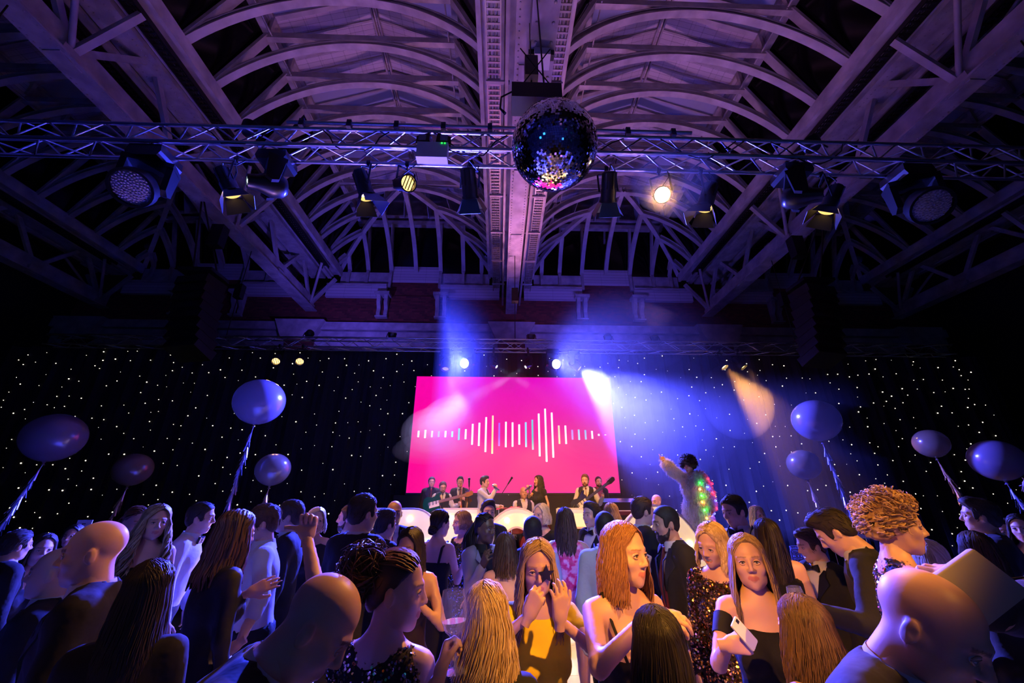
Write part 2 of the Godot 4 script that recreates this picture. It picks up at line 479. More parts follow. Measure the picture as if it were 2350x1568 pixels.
		for k in 8:
			var zb := -14.7 + 2.45 * k
			beam(g, "diagonal", Vector3(0, 9.45, zb), Vector3(0, 10.85, zb + 1.05), 0.1, 0.13, M.iron_paint)
			beam(g, "diagonal", Vector3(0, 9.45, zb), Vector3(0, 10.85, zb - 1.05), 0.1, 0.13, M.iron_paint)
			if i != 2 and k % 2 == 0:
				for s in [-1.0, 1.0]:
					beam(g, "side_strut", Vector3(s * 0.05, 9.4, zb), Vector3(s * 0.9, 10.6, zb), 0.12, 0.12, M.iron_paint)
					rod(g, "side_brace", Vector3(s * 0.05, 9.4, zb), Vector3(s * 0.75, 10.7, zb + 1.1), 0.05, M.iron_paint)
			beam(g, "gusset_plate", Vector3(0, 9.3, zb - 0.2), Vector3(0, 9.3, zb + 0.2), 0.3, 0.26, M.iron_paint)
		for s in [-1.0, 1.0]:
			beam(g, "gutter_board", Vector3(s * 0.95, 11.08, 5.0), Vector3(s * 0.95, 11.08, -15.0), 0.1, 0.34, M.plaster)
			beam(g, "gutter_lip", Vector3(s * 0.87, 11.02, 5.0), Vector3(s * 0.87, 11.02, -15.0), 0.06, 0.06, M.iron_paint)
			beam(g, "soffit_plate", Vector3(s * 0.62, 11.0, 5.0), Vector3(s * 0.62, 11.0, -15.0), 0.66, 0.03, M.iron_paint)
			beam(g, "cornice_moulding", Vector3(s * 0.5, 10.85, 5.0), Vector3(s * 0.5, 10.85, -15.0), 0.16, 0.1, M.plaster)
			beam(g, "cornice_moulding", Vector3(s * 0.58, 10.95, 5.0), Vector3(s * 0.58, 10.95, -15.0), 0.12, 0.08, M.plaster)
			var tx: float = s * (0.74 if i != 2 else 0.62)
			var ty := 10.72 if i != 2 else 9.8
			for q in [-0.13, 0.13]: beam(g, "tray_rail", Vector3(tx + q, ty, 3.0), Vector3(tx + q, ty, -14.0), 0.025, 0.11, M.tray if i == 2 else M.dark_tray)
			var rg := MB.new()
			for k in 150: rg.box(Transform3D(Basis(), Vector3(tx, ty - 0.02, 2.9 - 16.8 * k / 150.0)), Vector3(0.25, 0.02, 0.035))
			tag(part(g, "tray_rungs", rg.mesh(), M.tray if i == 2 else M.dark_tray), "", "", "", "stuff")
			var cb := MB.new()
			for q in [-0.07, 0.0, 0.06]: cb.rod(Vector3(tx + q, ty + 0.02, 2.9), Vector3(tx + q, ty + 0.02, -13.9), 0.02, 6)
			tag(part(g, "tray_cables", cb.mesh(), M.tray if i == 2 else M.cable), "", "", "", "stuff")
			if i == 2:
				beam(g, "side_channel", Vector3(s * 0.36, 9.7, 5.0), Vector3(s * 0.36, 9.7, -15.0), 0.07, 0.2, M.iron_paint)
				for k in 9: beam(g, "tray_bracket", Vector3(s * 0.3, 9.72, -13.4 + 1.6 * k), Vector3(s * 0.78, 9.72, -13.4 + 1.6 * k), 0.06, 0.05, M.iron_paint)
		if i == 2:
			block(g, "splice_box", Vector3(0.0, 8.72, -4.75), Vector3(0.42, 9.18, 1.0), M.iron_paint)
			for k in 6:
				for q in [0.08, 0.34]: part(g, "bolt_head", rs, M.iron_paint, Transform3D(Basis.from_scale(Vector3(1.6, 1.6, 1.6)), Vector3(q, 8.715, -4.6 + 0.28 * k)))

# ---------- lamps
func spot(parent: Node3D, n: String, at: Vector3, dir: Vector3, color: Color, energy: float, angle: float, size := 0.06, soft := 0.6) -> void:
	var l := SpotLight3D.new()
	l.name = n
	parent.add_child(l, true)
	l.position = at
	l.basis = Basis.looking_at(dir.normalized(), Vector3.UP if absf(dir.normalized().y) < 0.97 else Vector3.RIGHT)
	l.light_color = color
	l.light_energy = energy
	l.spot_angle = angle
	l.spot_angle_attenuation = soft
	l.spot_range = 30.0
	l.spot_attenuation = 2.0
	l.light_size = size
	l.shadow_enabled = true

func omni(parent: Node3D, n: String, at: Vector3, color: Color, energy: float, size := 0.1) -> void:
	var l := OmniLight3D.new()
	l.name = n
	parent.add_child(l, true)
	l.position = at
	l.light_color = color
	l.light_energy = energy
	l.omni_range = 30.0
	l.omni_attenuation = 2.0
	l.light_size = size
	l.shadow_enabled = true

func area(parent: Node3D, n: String, at: Vector3, dir: Vector3, size: Vector2, color: Color, energy: float) -> void:
	var l := AreaLight3D.new()
	l.name = n
	parent.add_child(l, true)
	l.position = at
	l.basis = Basis.looking_at(dir.normalized(), Vector3.UP if absf(dir.normalized().y) < 0.97 else Vector3.RIGHT)
	l.light_color = color
	l.light_energy = energy
	l.area_size = size
	l.area_range = 30.0
	l.area_attenuation = 2.0
	l.shadow_enabled = true

const WARM := Color(1.0, 0.67, 0.27)
const BLUE := Color(0.16, 0.16, 1.0)
const PURPLE := Color(0.82, 0.58, 0.95)
const PINK := Color(1.0, 0.62, 0.86)

func setup_lights() -> void:
	# LED washes light the iron roof: two on the front truss, three on the star cloth truss
	for w in [[Vector3(-3.5, 6.6, -4.04), Vector3(0.1, 1.0, -0.05), PURPLE, 9.0, "mauve batten light on top of the truss above the white shirts"], [Vector3(4.45, 6.6, -4.04), Vector3(-0.1, 1.0, -0.05), PURPLE, 9.0, "mauve batten light on top of the truss above the numbered tables"], [Vector3(-3.0, 0.12, -7.1), Vector3(0.1, 0.72, 0.69), PURPLE, 30.0, "mauve floor wash light before the stage beside the letter D"], [Vector3(4.1, 0.12, -6.9), Vector3(-0.1, 0.72, 0.69), PURPLE, 30.0, "mauve floor wash light before the stage beside the podium"], [Vector3(-3.2, 6.36, -10.72), Vector3(0.1, 0.85, 0.42), PURPLE, 11.0, "mauve batten light on the star cloth truss above the letter D"], [Vector3(0.9, 6.36, -10.72), Vector3(0.0, 0.85, 0.42), PINK, 15.0, "pink batten light on the star cloth truss above the screen"], [Vector3(4.6, 6.36, -10.72), Vector3(-0.1, 0.85, 0.42), PURPLE, 11.0, "mauve batten light on the star cloth truss above the fur-coated performer"]]:
		wash_light(w[4], w[0], w[1], w[2], w[3])

func wash_light(label: String, at: Vector3, dir: Vector3, color: Color, energy: float) -> void:
	var t := thing("floor_wash_light", label, "stage light", at)
	var b := aim(dir)
	var tf := Transform3D(b * Basis(Vector3.RIGHT, Vector3(0, 0, -1), Vector3.UP), Vector3.ZERO)
	var m := MB.new()
	m.lathe(PackedVector2Array([Vector2(0, -0.08), Vector2(0.08, -0.08), Vector2(0.11, -0.04), Vector2(0.12, 0.08), Vector2(0.105, 0.08), Vector2(0.1, 0.03), Vector2(0, 0.03)]), tf, 20)
	part(t, "housing", m.mesh(), M.black_metal)
	var l := MB.new()
	l.lathe(PackedVector2Array([Vector2(0.1, 0.05), Vector2(0.06, 0.06), Vector2(0, 0.064)]), tf, 18)
	part(t, "lens", l.mesh(), glow("wash_lens_light_" + color.to_html(false), color, 3.0))
	for s in [-1.0, 1.0]: rod(t, "foot", Vector3(s * 0.13, 0.05, 0), Vector3(s * 0.13, -0.12, 0.08), 0.012, M.black_metal)
	spot(t, "beam", b * Vector3(0, 0, -0.1), dir, color, energy, 62.0 if at.y > 1.0 else 36.0, 0.1, 1.0)

func aim(dir: Vector3) -> Basis:   # -z along dir
	return Basis.looking_at(dir.normalized(), Vector3.UP if absf(dir.normalized().y) < 0.97 else Vector3.RIGHT)

func can_lamp(label: String, at: Vector3, hang: float, dir: Vector3, doors: Color, lit: float, light: float, angle := 22.0, group := "", grille := false, tint := WARM) -> void:
	# a theatre lantern on a hook clamp: body along -z, four barn doors
	var t := thing("theatre_lantern", label, "stage light", at, group)
	var b := aim(dir)
	var body := MB.new()
	var tf := Transform3D(b * Basis(Vector3.RIGHT, Vector3(0, 0, -1), Vector3.UP), Vector3.ZERO)   # lathe y -> -z
	body.lathe(PackedVector2Array([Vector2(0, -0.26), Vector2(0.075, -0.26), Vector2(0.09, -0.24), Vector2(0.09, -0.05), Vector2(0.105, -0.03), Vector2(0.105, 0.1), Vector2(0.118, 0.11), Vector2(0.118, 0.135), Vector2(0.1, 0.135), Vector2(0.1, 0.05), Vector2(0.0, 0.05)]), tf, 20)
	for k in 6:
		var a := TAU * k / 6
		body.box(tf * Transform3D(Basis(Vector3.UP, -a), Vector3(cos(a) * 0.095, -0.14, sin(a) * 0.095)), Vector3(0.012, 0.2, 0.02))
	part(t, "body", body.mesh(), M.black_metal)
	var lens := MB.new()
	lens.lathe(PackedVector2Array([Vector2(0.097, 0.07), Vector2(0.07, 0.085), Vector2(0.03, 0.094), Vector2(0, 0.096)]), tf, 20)
	part(t, "lens", lens.mesh(), glow("warm_lens_light_%d" % int(lit * 10), Color(1.0, 0.78, 0.42), lit))
	if grille:
		for k in 4:
			var gx := -0.06 + 0.04 * k
			rod(t, "grille_bar", tf * Vector3(gx, 0.14, -0.09), tf * Vector3(gx, 0.14, 0.09), 0.007, M.black_metal)
	elif doors.a > 0.5:
		for k in 4:
			var d := MB.new()
			var w0 := 0.1; var w1 := 0.15; var l := 0.2
			d.prism(PackedVector2Array([Vector2(-w0, 0), Vector2(w0, 0), Vector2(w1, l), Vector2(-w1, l)]), 0.004)
			var open := 0.5
			var loc := Transform3D(Basis(Vector3.UP, TAU * k / 4), Vector3.ZERO) * Transform3D(Basis(Vector3.RIGHT, open), Vector3(0, 0.135, 0.1))
			part(t, "barn_door", d.mesh(), mat("door_" + doors.to_html(false), doors, 0.45) if k % 2 == 0 else M.black_metal, tf * loc)
	var yoke := MB.new()
	var up := b.inverse() * Vector3.UP
	var side := Vector3.RIGHT * 0.125
	yoke.bar(b * side, b * side + Vector3.UP * (hang - 0.08), 0.025, 0.008, Vector3.BACK)
	yoke.bar(b * -side, b * -side + Vector3.UP * (hang - 0.08), 0.025, 0.008, Vector3.BACK)
	yoke.bar(b * side + Vector3.UP * (hang - 0.08), b * -side + Vector3.UP * (hang - 0.08), 0.025, 0.012)
	part(t, "yoke", yoke.mesh(), M.black_metal)
	var cl := MB.new()
	cl.rod(Vector3.UP * (hang - 0.09), Vector3.UP * (hang - 0.02), 0.012)
	cl.lathe(PackedVector2Array([Vector2(0.03, -0.025), Vector2(0.045, -0.025), Vector2(0.045, 0.025), Vector2(0.03, 0.025)]), Transform3D(Basis(Vector3.BACK, PI / 2), Vector3.UP * (hang + 0.025)), 14)
	part(t, "hook_clamp", cl.mesh(), M.black_metal)
	var cord := MB.new()
	cord.tube(PackedVector3Array([b * Vector3(0, 0.02, 0.26), b * Vector3(0.02, 0.05, 0.34), Vector3(0.1, hang * 0.6, 0.1), Vector3(0.12, hang + 0.03, 0)]), PackedFloat32Array([0.008, 0.008, 0.008, 0.008]), 6)
	part(t, "power_cord", cord.mesh(), M.cable)
	if light > 0.0: spot(t, "beam", b * Vector3(0, 0, -0.15), dir, tint, light, angle, 0.08, 0.35)

func moving_head(label: String, at: Vector3, dir: Vector3, lens_r: float, lens_mat: Material, color: Color, light: float, angle: float, scale := 1.0, group := "", upright := false) -> void:
	var t := thing("moving_head_light", label, "stage light", at, group)
	var s := scale
	var v := -1.0 if upright else 1.0
	var b := aim(dir)
	var tf := Transform3D(b * Basis(Vector3.RIGHT, Vector3(0, 0, -1), Vector3.UP), Vector3.ZERO)
	var base := MB.new()
	base.prism(PackedVector2Array([Vector2(-0.17, 0.0), Vector2(0.17, 0.0), Vector2(0.2, 0.06), Vector2(0.18, 0.16), Vector2(-0.18, 0.16), Vector2(-0.2, 0.06)]), 0.32 * s, Transform3D(Basis.from_scale(Vector3(s, s * v, 1)), Vector3(0, 0.3 * s * v, -0.16 * s)))
	part(t, "base", base.mesh(), M.black_plastic)
	var arms := MB.new()
	var ax := b.x
	var flat := Vector3(ax.x, 0, ax.z).normalized()
	for q in [-1.0, 1.0]:
		var arm := PackedVector2Array([Vector2(-0.1, 0.26), Vector2(0.1, 0.26), Vector2(0.075, -0.05), Vector2(0.0, -0.09), Vector2(-0.075, -0.05)])
		var z := flat.cross(Vector3.UP)
		arms.prism(arm, 0.06 * s, Transform3D(Basis(z * s, Vector3.UP * s * v, flat), flat * (q * 0.21 * s - 0.03 * s)))
	arms.box(Transform3D(Basis(flat, Vector3.UP, flat.cross(Vector3.UP)), Vector3.UP * 0.28 * s * v), Vector3(0.48, 0.06, 0.22) * s)
	part(t, "yoke", arms.mesh(), M.black_plastic)
	var hd := MB.new()
	var r := lens_r
	hd.lathe(PackedVector2Array([Vector2(0, -0.2 * s), Vector2(0.1 * s, -0.19 * s), Vector2(0.15 * s, -0.13 * s), Vector2(0.165 * s, 0.0), Vector2(maxf(r + 0.03, 0.1 * s), 0.15 * s), Vector2(r + 0.03, 0.26 * s), Vector2(r, 0.26 * s), Vector2(r, 0.22 * s), Vector2(0, 0.22 * s)]), tf, 24)
	part(t, "head", hd.mesh(), M.black_plastic)
	var ln := MB.new()
	ln.lathe(PackedVector2Array([Vector2(r * 0.99, 0.225 * s), Vector2(r * 0.7, 0.245 * s), Vector2(r * 0.3, 0.255 * s), Vector2(0, 0.257 * s)]), tf, 24)
	var lens := part(t, "lens", ln.mesh(), lens_mat)
	if lens_r > 0.13:
		var bead := MB.new()
		for k in 120:
			var a := k * 2.39996; var rr := r * 0.95 * sqrt((k + 0.5) / 120.0)
			bead.ball(tf * Vector3(rr * cos(a), 0.258 * s - 0.03 * s * pow(rr / r, 2.0), rr * sin(a)), Vector3.ONE * r * 0.07, 6)
		tag(part(lens, "lens_beads", bead.mesh(), lens_mat), "", "", "", "stuff")
	if at.y > 5.0 and at.z < -9.0: rod(t, "hanging_clamp", Vector3(0, 0.44 * s, 0), Vector3(0, 5.95 - at.y, -0.4), 0.03, M.black_metal)
	if light > 0.0: spot(t, "beam", b * Vector3(0, 0, -0.3 * s), dir, color, light, angle, maxf(lens_r, 0.03), 0.5)

func truss_run(label: String, a: Vector3, b: Vector3, w: float, step: float, r: float) -> Node3D:
	# a square truss from a to b (the middle of its underside), laced on all four faces
	var t := thing("lighting_truss", label, "truss", a)
	var along := (b - a).normalized()
	var across := along.cross(Vector3.UP).normalized() * w / 2
	var len := a.distance_to(b)
	var cs := [-across, across, across + Vector3.UP * w, -across + Vector3.UP * w]
	for c in cs: rod(t, "chord", c, c + along * len, r, M.truss)
	var n := int(len / step)
	for k in n:
		var p := along * (step * k)
		var q := along * (step * (k + 1))
		for f in 4:
			var c0: Vector3 = cs[f]; var c1: Vector3 = cs[(f + 1) % 4]
			if k % 2: rod(t, "brace", c0 + p, c1 + q, r * 0.45, M.truss)
			else: rod(t, "brace", c1 + p, c0 + q, r * 0.45, M.truss)
	for x in GX:
		if x > a.x and x < b.x:
			rod(t, "hoist_chain", Vector3(x - a.x, w, 0), Vector3(x - a.x, 9.2 - a.y, 0), 0.012, M.black_metal)
			block(t, "chain_hoist", Vector3(x - a.x - 0.1, w + 1.3, -0.1), Vector3(x - a.x + 0.1, w + 1.75, 0.1), M.black_metal)
	return t

func build_truss_and_lamps() -> void:
	var t := truss_run("aluminium box truss carrying theatre lanterns above the dance floor", Vector3(-9.6, 6.2, -4.04), Vector3(10.8, 6.2, -4.04), 0.29, 0.36, 0.026)
	rod(t, "lamp_bar", Vector3(6.7, 0.36, 0.18), Vector3(12.2, 0.36, 0.18), 0.025, M.truss)
	for k in 9:
		var x := 6.9 + 0.63 * k
		var c := MB.new()
		c.box(Transform3D(Basis(), Vector3(0, -0.02, 0)), Vector3(0.06, 0.12, 0.07))
		c.lathe(PackedVector2Array([Vector2(0.026, -0.02), Vector2(0.042, -0.02), Vector2(0.042, 0.02), Vector2(0.026, 0.02)]), Transform3D(Basis(Vector3.BACK, PI / 2), Vector3.ZERO), 12)
		part(t, "pipe_clamp", c.mesh(), mat("blue_clamp", Color(0.05, 0.09, 0.25), 0.45), Transform3D(Basis(), Vector3(x, 0.36, 0.18)))
	for k in 6:
		var x := 5.6 + 1.55 * k
		var loop := MB.new()
		var p := PackedVector3Array(); var rr := PackedFloat32Array()
		for i in 9:
			p.append(Vector3(x + 0.12 * i + 0.05 * sin(i * 1.3 + k), 0.25 - 0.5 * sin(PI * i / 8.0) * (0.6 + 0.1 * (k % 3)), 0.16 + 0.02 * sin(i * 2.0)))
			rr.append(0.009)
		loop.tube(p, rr, 6)
		part(t, "cable_loop", loop.mesh(), M.cable)
	truss_run("dim box truss from which the star cloth hangs", Vector3(-12.8, 5.92, -10.72), Vector3(13.6, 5.92, -10.72), 0.29, 0.4, 0.022)
	var rear := truss_run("box truss with warm lanterns behind the crowd facing the stage", Vector3(-6.0, 6.2, 3.2), Vector3(7.0, 6.2, 3.2), 0.29, 0.5, 0.026)
	var stage := Vector3(0.4, 2.0, -8.6)
	for w in [[-5.6, "blue-violet batten light on the star cloth truss by the line array"], [3.2, "blue-violet batten light on the star cloth truss above the star-lit cloth"]]:
		wash_light(w[1], Vector3(w[0], 6.36, -10.72), Vector3(0.05, 0.75, -0.66), Color(0.40, 0.32, 1.0), 16.0)
	# lanterns on the front truss
	can_lamp("theatre lantern with black barn doors beside the honeycomb light over the white shirts", Vector3(-3.66, 5.76, -4.19), 0.42, Vector3(0.45, -0.8, -0.22), Color(0.03, 0.03, 0.03), 40.0, 14.0, 15.0)
	can_lamp("theatre lantern with a blue barn door hung next to the lit grilled spotlight", Vector3(-1.86, 5.76, -4.19), 0.42, Vector3(0.32, -0.84, -0.22), Color(0.03, 0.10, 0.42), 40.0, 14.0, 15.0)
	can_lamp("black grilled spotlight with a warm striped lens near the twin emergency lamps", Vector3(-1.33, 5.86, -4.19), 0.32, Vector3(0.55, -0.55, 0.62), Color(0.03, 0.03, 0.03), 2.6, 0.0, 20.0, "", true)
	can_lamp("theatre lantern with a grey-green barn door hung between the emergency lamps and the mirror ball", Vector3(-0.45, 5.81, -4.19), 0.37, Vector3(0.08, -0.64, -0.76), Color(0.16, 0.24, 0.24), 20.0, 48.0, 20.0)
	can_lamp("theatre lantern with a grey-green barn door next to the blazing amber lantern", Vector3(1.46, 5.80, -4.19), 0.38, Vector3(0.08, -0.64, -0.76), Color(0.17, 0.25, 0.25), 20.0, 48.0, 22.0)
	can_lamp("blazing amber lantern shining out over the dance floor", Vector3(2.21, 5.78, -4.19), 0.40, Vector3(-0.36, -0.70, 0.62), Color(0.03, 0.03, 0.03, 0.0), 250.0, 26.0, 30.0)
	can_lamp("theatre lantern with a tilted grey barn door beyond the blazing amber lantern", Vector3(2.81, 5.69, -4.19), 0.49, Vector3(-0.32, -0.84, -0.2), Color(0.22, 0.20, 0.24), 40.0, 14.0, 15.0)
	can_lamp("theatre lantern with black barn doors beside the honeycomb light over the numbered tables", Vector3(4.56, 5.70, -4.19), 0.48, Vector3(-0.45, -0.8, -0.22), Color(0.03, 0.03, 0.03), 40.0, 14.0, 15.0)
	var honey := mat("honeycomb_lens", Color(0.5, 0.49, 0.58), 0.3)
	var white_lens := glow("white_lens_light", Color(0.85, 0.95, 1.0), 9.0)
	moving_head("large unlit honeycomb wash light hung over the white shirts", Vector3(-4.66, 5.64, -4.1), Vector3(0.25, -0.75, 0.65), 0.21, honey, PURPLE, 0.0, 30, 1.15)
	moving_head("large unlit honeycomb wash light hung over the numbered tables", Vector3(5.72, 5.64, -4.1), Vector3(-0.3, -0.75, 0.62), 0.21, honey, PURPLE, 0.0, 30, 1.15)
	moving_head("black moving head with a small white lens beside the blue barn door", Vector3(-3.05, 5.7, -4.1), Vector3(-0.75, -0.3, 0.55), 0.06, white_lens, Color(0.5, 0.55, 1.0), 5.0, 12)
	moving_head("black moving head with a small white lens next to the grey barn-door lantern", Vector3(4.05, 5.7, -4.1), Vector3(0.8, -0.3, 0.5), 0.06, white_lens, Color(0.5, 0.55, 1.0), 5.0, 12)
	var em := thing("emergency_light", "white emergency light box with twin flood lamps clamped to the truss", "emergency light", Vector3(-0.92, 6.1, -3.86))
	block(em, "case", Vector3(-0.2, -0.16, -0.06), Vector3(0.2, 0.1, 0.06), M.white_paint)
	for s in [-1.0, 1.0]:
		var fl := MB.new()
		fl.prism(PackedVector2Array([Vector2(-0.1, -0.07), Vector2(0.1, -0.07), Vector2(0.09, 0.07), Vector2(-0.09, 0.07)]), 0.1, Transform3D(Basis(Vector3.UP, s * 0.3), Vector3(s * 0.11, 0.18, -0.05)))
		part(em, "flood_lamp", fl.mesh(), M.black_plastic)
		block(em, "flood_lens", Vector3(s * 0.12 - 0.07, 0.13, 0.052), Vector3(s * 0.12 + 0.07, 0.23, 0.06), M.lens_glass)
	for q in [0.12, 0.16]:
		var led := SphereMesh.new()
		led.radius = 0.009; led.height = 0.018
		part(em, "indicator_led", led, glow("green_led_light", Color(0.1, 1, 0.2), 4.0), Transform3D(Basis(), Vector3(q, 0.08, 0.062)))
	# warm lanterns on the truss behind the crowd: where, at what, how strong, how wide
	var warm := [[Vector3(-3.4, 5.95, 3.2), Vector3(1.25, 1.5, -2.25), 95.0, 5.4, "warm lantern on the rear truss aimed at the young woman with the phone"], [Vector3(3.6, 5.95, 3.2), Vector3(0.3, 1.5, -2.05), 80.0, 5.8, "warm lantern on the rear truss aimed at the strawberry blonde woman"], [Vector3(5.4, 5.95, 3.2), Vector3(2.15, 1.7, -2.3), 64.0, 5.0, "warm lantern on the rear truss aimed at the curly blonde hair"], [Vector3(-5.0, 5.95, 3.2), Vector3(-1.2, 1.5, -2.8), 3.0, 8.0, "warm lantern on the rear truss aimed at the lace dress"]]
	can_lamp("cool white lantern on the rear truss aimed at the pink tie-dye top", Vector3(0.4, 5.95, 3.2), 0.25, Vector3(0.7, 1.45, -4.2) - Vector3(0.4, 5.95, 3.2), Color(0.03, 0.03, 0.03), 3.0, 34.0, 7.0, "", false, Color(0.80, 0.84, 1.0))
	can_lamp("blue lantern on the rear truss aimed at the crumpled white shirt", Vector3(-1.6, 5.95, 3.2), 0.25, Vector3(-2.2, 1.4, -3.7) - Vector3(-1.6, 5.95, 3.2), Color(0.03, 0.03, 0.03), 3.0, 7.0, 7.0, "", false, Color(0.55, 0.6, 1.0))
	for w in warm: can_lamp(w[4], w[0], 0.25, w[1] - w[0], Color(0.03, 0.03, 0.03), 3.0, w[2], w[3])
	# the mirror ball with its motor
	var mb := thing("mirror_ball", "large silver mirror ball hung beneath the central girder", "mirror ball", Vector3(0.6, 5.69, -3.38))
	var core := SphereMesh.new()
	core.radius = 0.487; core.height = 0.974
	part(mb, "core", core, mat("ball_core", Color(0.08, 0.08, 0.09), 0.4))
	var tiles := MB.new()
	var rows := 66
	for i in rows:
		var la := PI * (i + 0.5) / rows - PI / 2
		var cnt := maxi(4, int(TAU * 0.495 * cos(la) / 0.0238))
		for k in cnt:
			var lo := TAU * k / cnt
			var nrm := Vector3(cos(la) * cos(lo), sin(la), cos(la) * sin(lo))
			var ex := Vector3(-sin(lo), 0, cos(lo)); var ey := nrm.cross(ex)
			var nt := (nrm + ex * rng.randfn(0, 0.055) + ey * rng.randfn(0, 0.055)).normalized()
			ex = (ex - nt * ex.dot(nt)).normalized(); ey = nt.cross(ex)
			var o := nrm * 0.497
			var a := ex * 0.0112; var b := ey * 0.0112
			tiles.quad(o - a - b, o + a - b, o + a + b, o - a + b, nt)
	tag(part(mb, "mirror_tiles", tiles.mesh(), M.mirror), "small square mirror tiles", "", "", "stuff")
	rod(mb, "shaft", Vector3(0, 0.48, 0), Vector3(0, 0.72, 0), 0.015, M.black_metal)
	var mo := thing("ball_motor", "black motor box rigged above the mirror ball", "motor", Vector3(0.52, 6.42, -3.42))
	block(mo, "case", Vector3(-0.42, 0.0, -0.15), Vector3(0.2, 0.26, 0.12), M.black_metal)
	rod(mo, "hanging_steel", Vector3(0, 0.26, 0), Vector3(-0.05, 2.4, -0.02), 0.012, M.black_metal)
	rod(mo, "cross_steel", Vector3(-0.35, 0.26, 0), Vector3(0.1, 1.1, 0), 0.008, M.cable)
	rod(mo, "cross_steel", Vector3(0.15, 0.26, 0), Vector3(-0.3, 1.1, 0), 0.008, M.cable)
	var cl := MB.new()
	cl.tube(PackedVector3Array([Vector3(-0.42, 0.1, 0.1), Vector3(-0.55, 0.0, 0.1), Vector3(-0.56, -0.2, 0.1), Vector3(-0.5, -0.28, 0.1)]), PackedFloat32Array([0.01, 0.01, 0.012, 0.02]), 8)
	part(mo, "power_cord", cl.mesh(), M.cable)
	var rp := thing("wireless_receiver", "small pale box bolted under the central girder", "receiver", Vector3(0.62, 8.5, -4.2))
	block(rp, "case", Vector3(-0.13, 0.0, -0.14), Vector3(0.13, 0.16, 0.12), M.white_paint)
	block(rp, "bracket", Vector3(-0.22, 0.1, -0.05), Vector3(0.2, 0.22, 0.05), M.black_metal)
	# hanging line arrays
	for s in [[-7.25, -0.2, "tall black line array hung beside the star cloth near the dim tables"], [7.85, 0.2, "tall black line array hung beside the star cloth near the amber beam"]]:
		var la := thing("line_array", s[2], "speaker", Vector3(s[0], 6.9, -8.5))
		var y := 0.0; var z := 0.0; var pitch := 0.12
		block(la, "flying_frame", Vector3(-0.4, 0.0, -0.3), Vector3(0.4, 0.08, 0.35), M.black_metal)
		for k in 8:
			var b := Basis(Vector3.UP, s[1]) * Basis(Vector3.RIGHT, -pitch)
			var cab := MB.new()
			cab.prism(PackedVector2Array([Vector2(-0.28, -0.12), Vector2(0.28, -0.105), Vector2(0.28, 0.105), Vector2(-0.28, 0.12)]), 0.86, Transform3D(Basis(Vector3(0, 0, 1), Vector3.UP, Vector3(-1, 0, 0)), Vector3(0.43, 0, 0)))
			y -= 0.225
			var c := part(la, "speaker_cabinet", cab.mesh(), M.black_plastic, Transform3D(b, Vector3(0, y, z)))
			block(c, "grille", Vector3(-0.4, -0.095, 0.281), Vector3(0.4, 0.095, 0.29), M.black_metal)
			z -= 0.225 * sin(pitch) * 0.8
			pitch += 0.035
		for q in [-0.3, 0.3]: rod(la, "chain", Vector3(q, 0.08, 0), Vector3((-7.95 if s[0] < 0 else 8.9) - s[0] + q * 0.1, 2.32, 0), 0.02, M.black_metal)
		block(la, "chain_hoist", Vector3(-0.15, 0.9, -0.12), Vector3(0.15, 1.5, 0.12), M.black_metal)

# ---------- stage
func ring_letter(mb: MB, outer: PackedVector2Array, inner: PackedVector2Array, depth: float) -> void:
	var n := outer.size()
	for i in n:
		var j := (i + 1) % n
		var a := Vector3(outer[i].x, outer[i].y, 0); var b := Vector3(outer[j].x, outer[j].y, 0)
		var c := Vector3(inner[i].x, inner[i].y, 0); var d := Vector3(inner[j].x, inner[j].y, 0)
		var z := Vector3(0, 0, depth)
		if a.distance_to(b) > 1e-5 or c.distance_to(d) > 1e-5:
			mb.quad(a + z, b + z, d + z, c + z, Vector3.BACK)
			mb.quad(a, b, d, c, Vector3.FORWARD)
		if a.distance_to(b) > 1e-5: mb.quad(a, b, b + z, a + z, Vector3((b - a).y, -(b - a).x, 0).normalized())
		if c.distance_to(d) > 1e-5: mb.quad(c, d, d + z, c + z, Vector3(-(d - c).y, (d - c).x, 0).normalized())

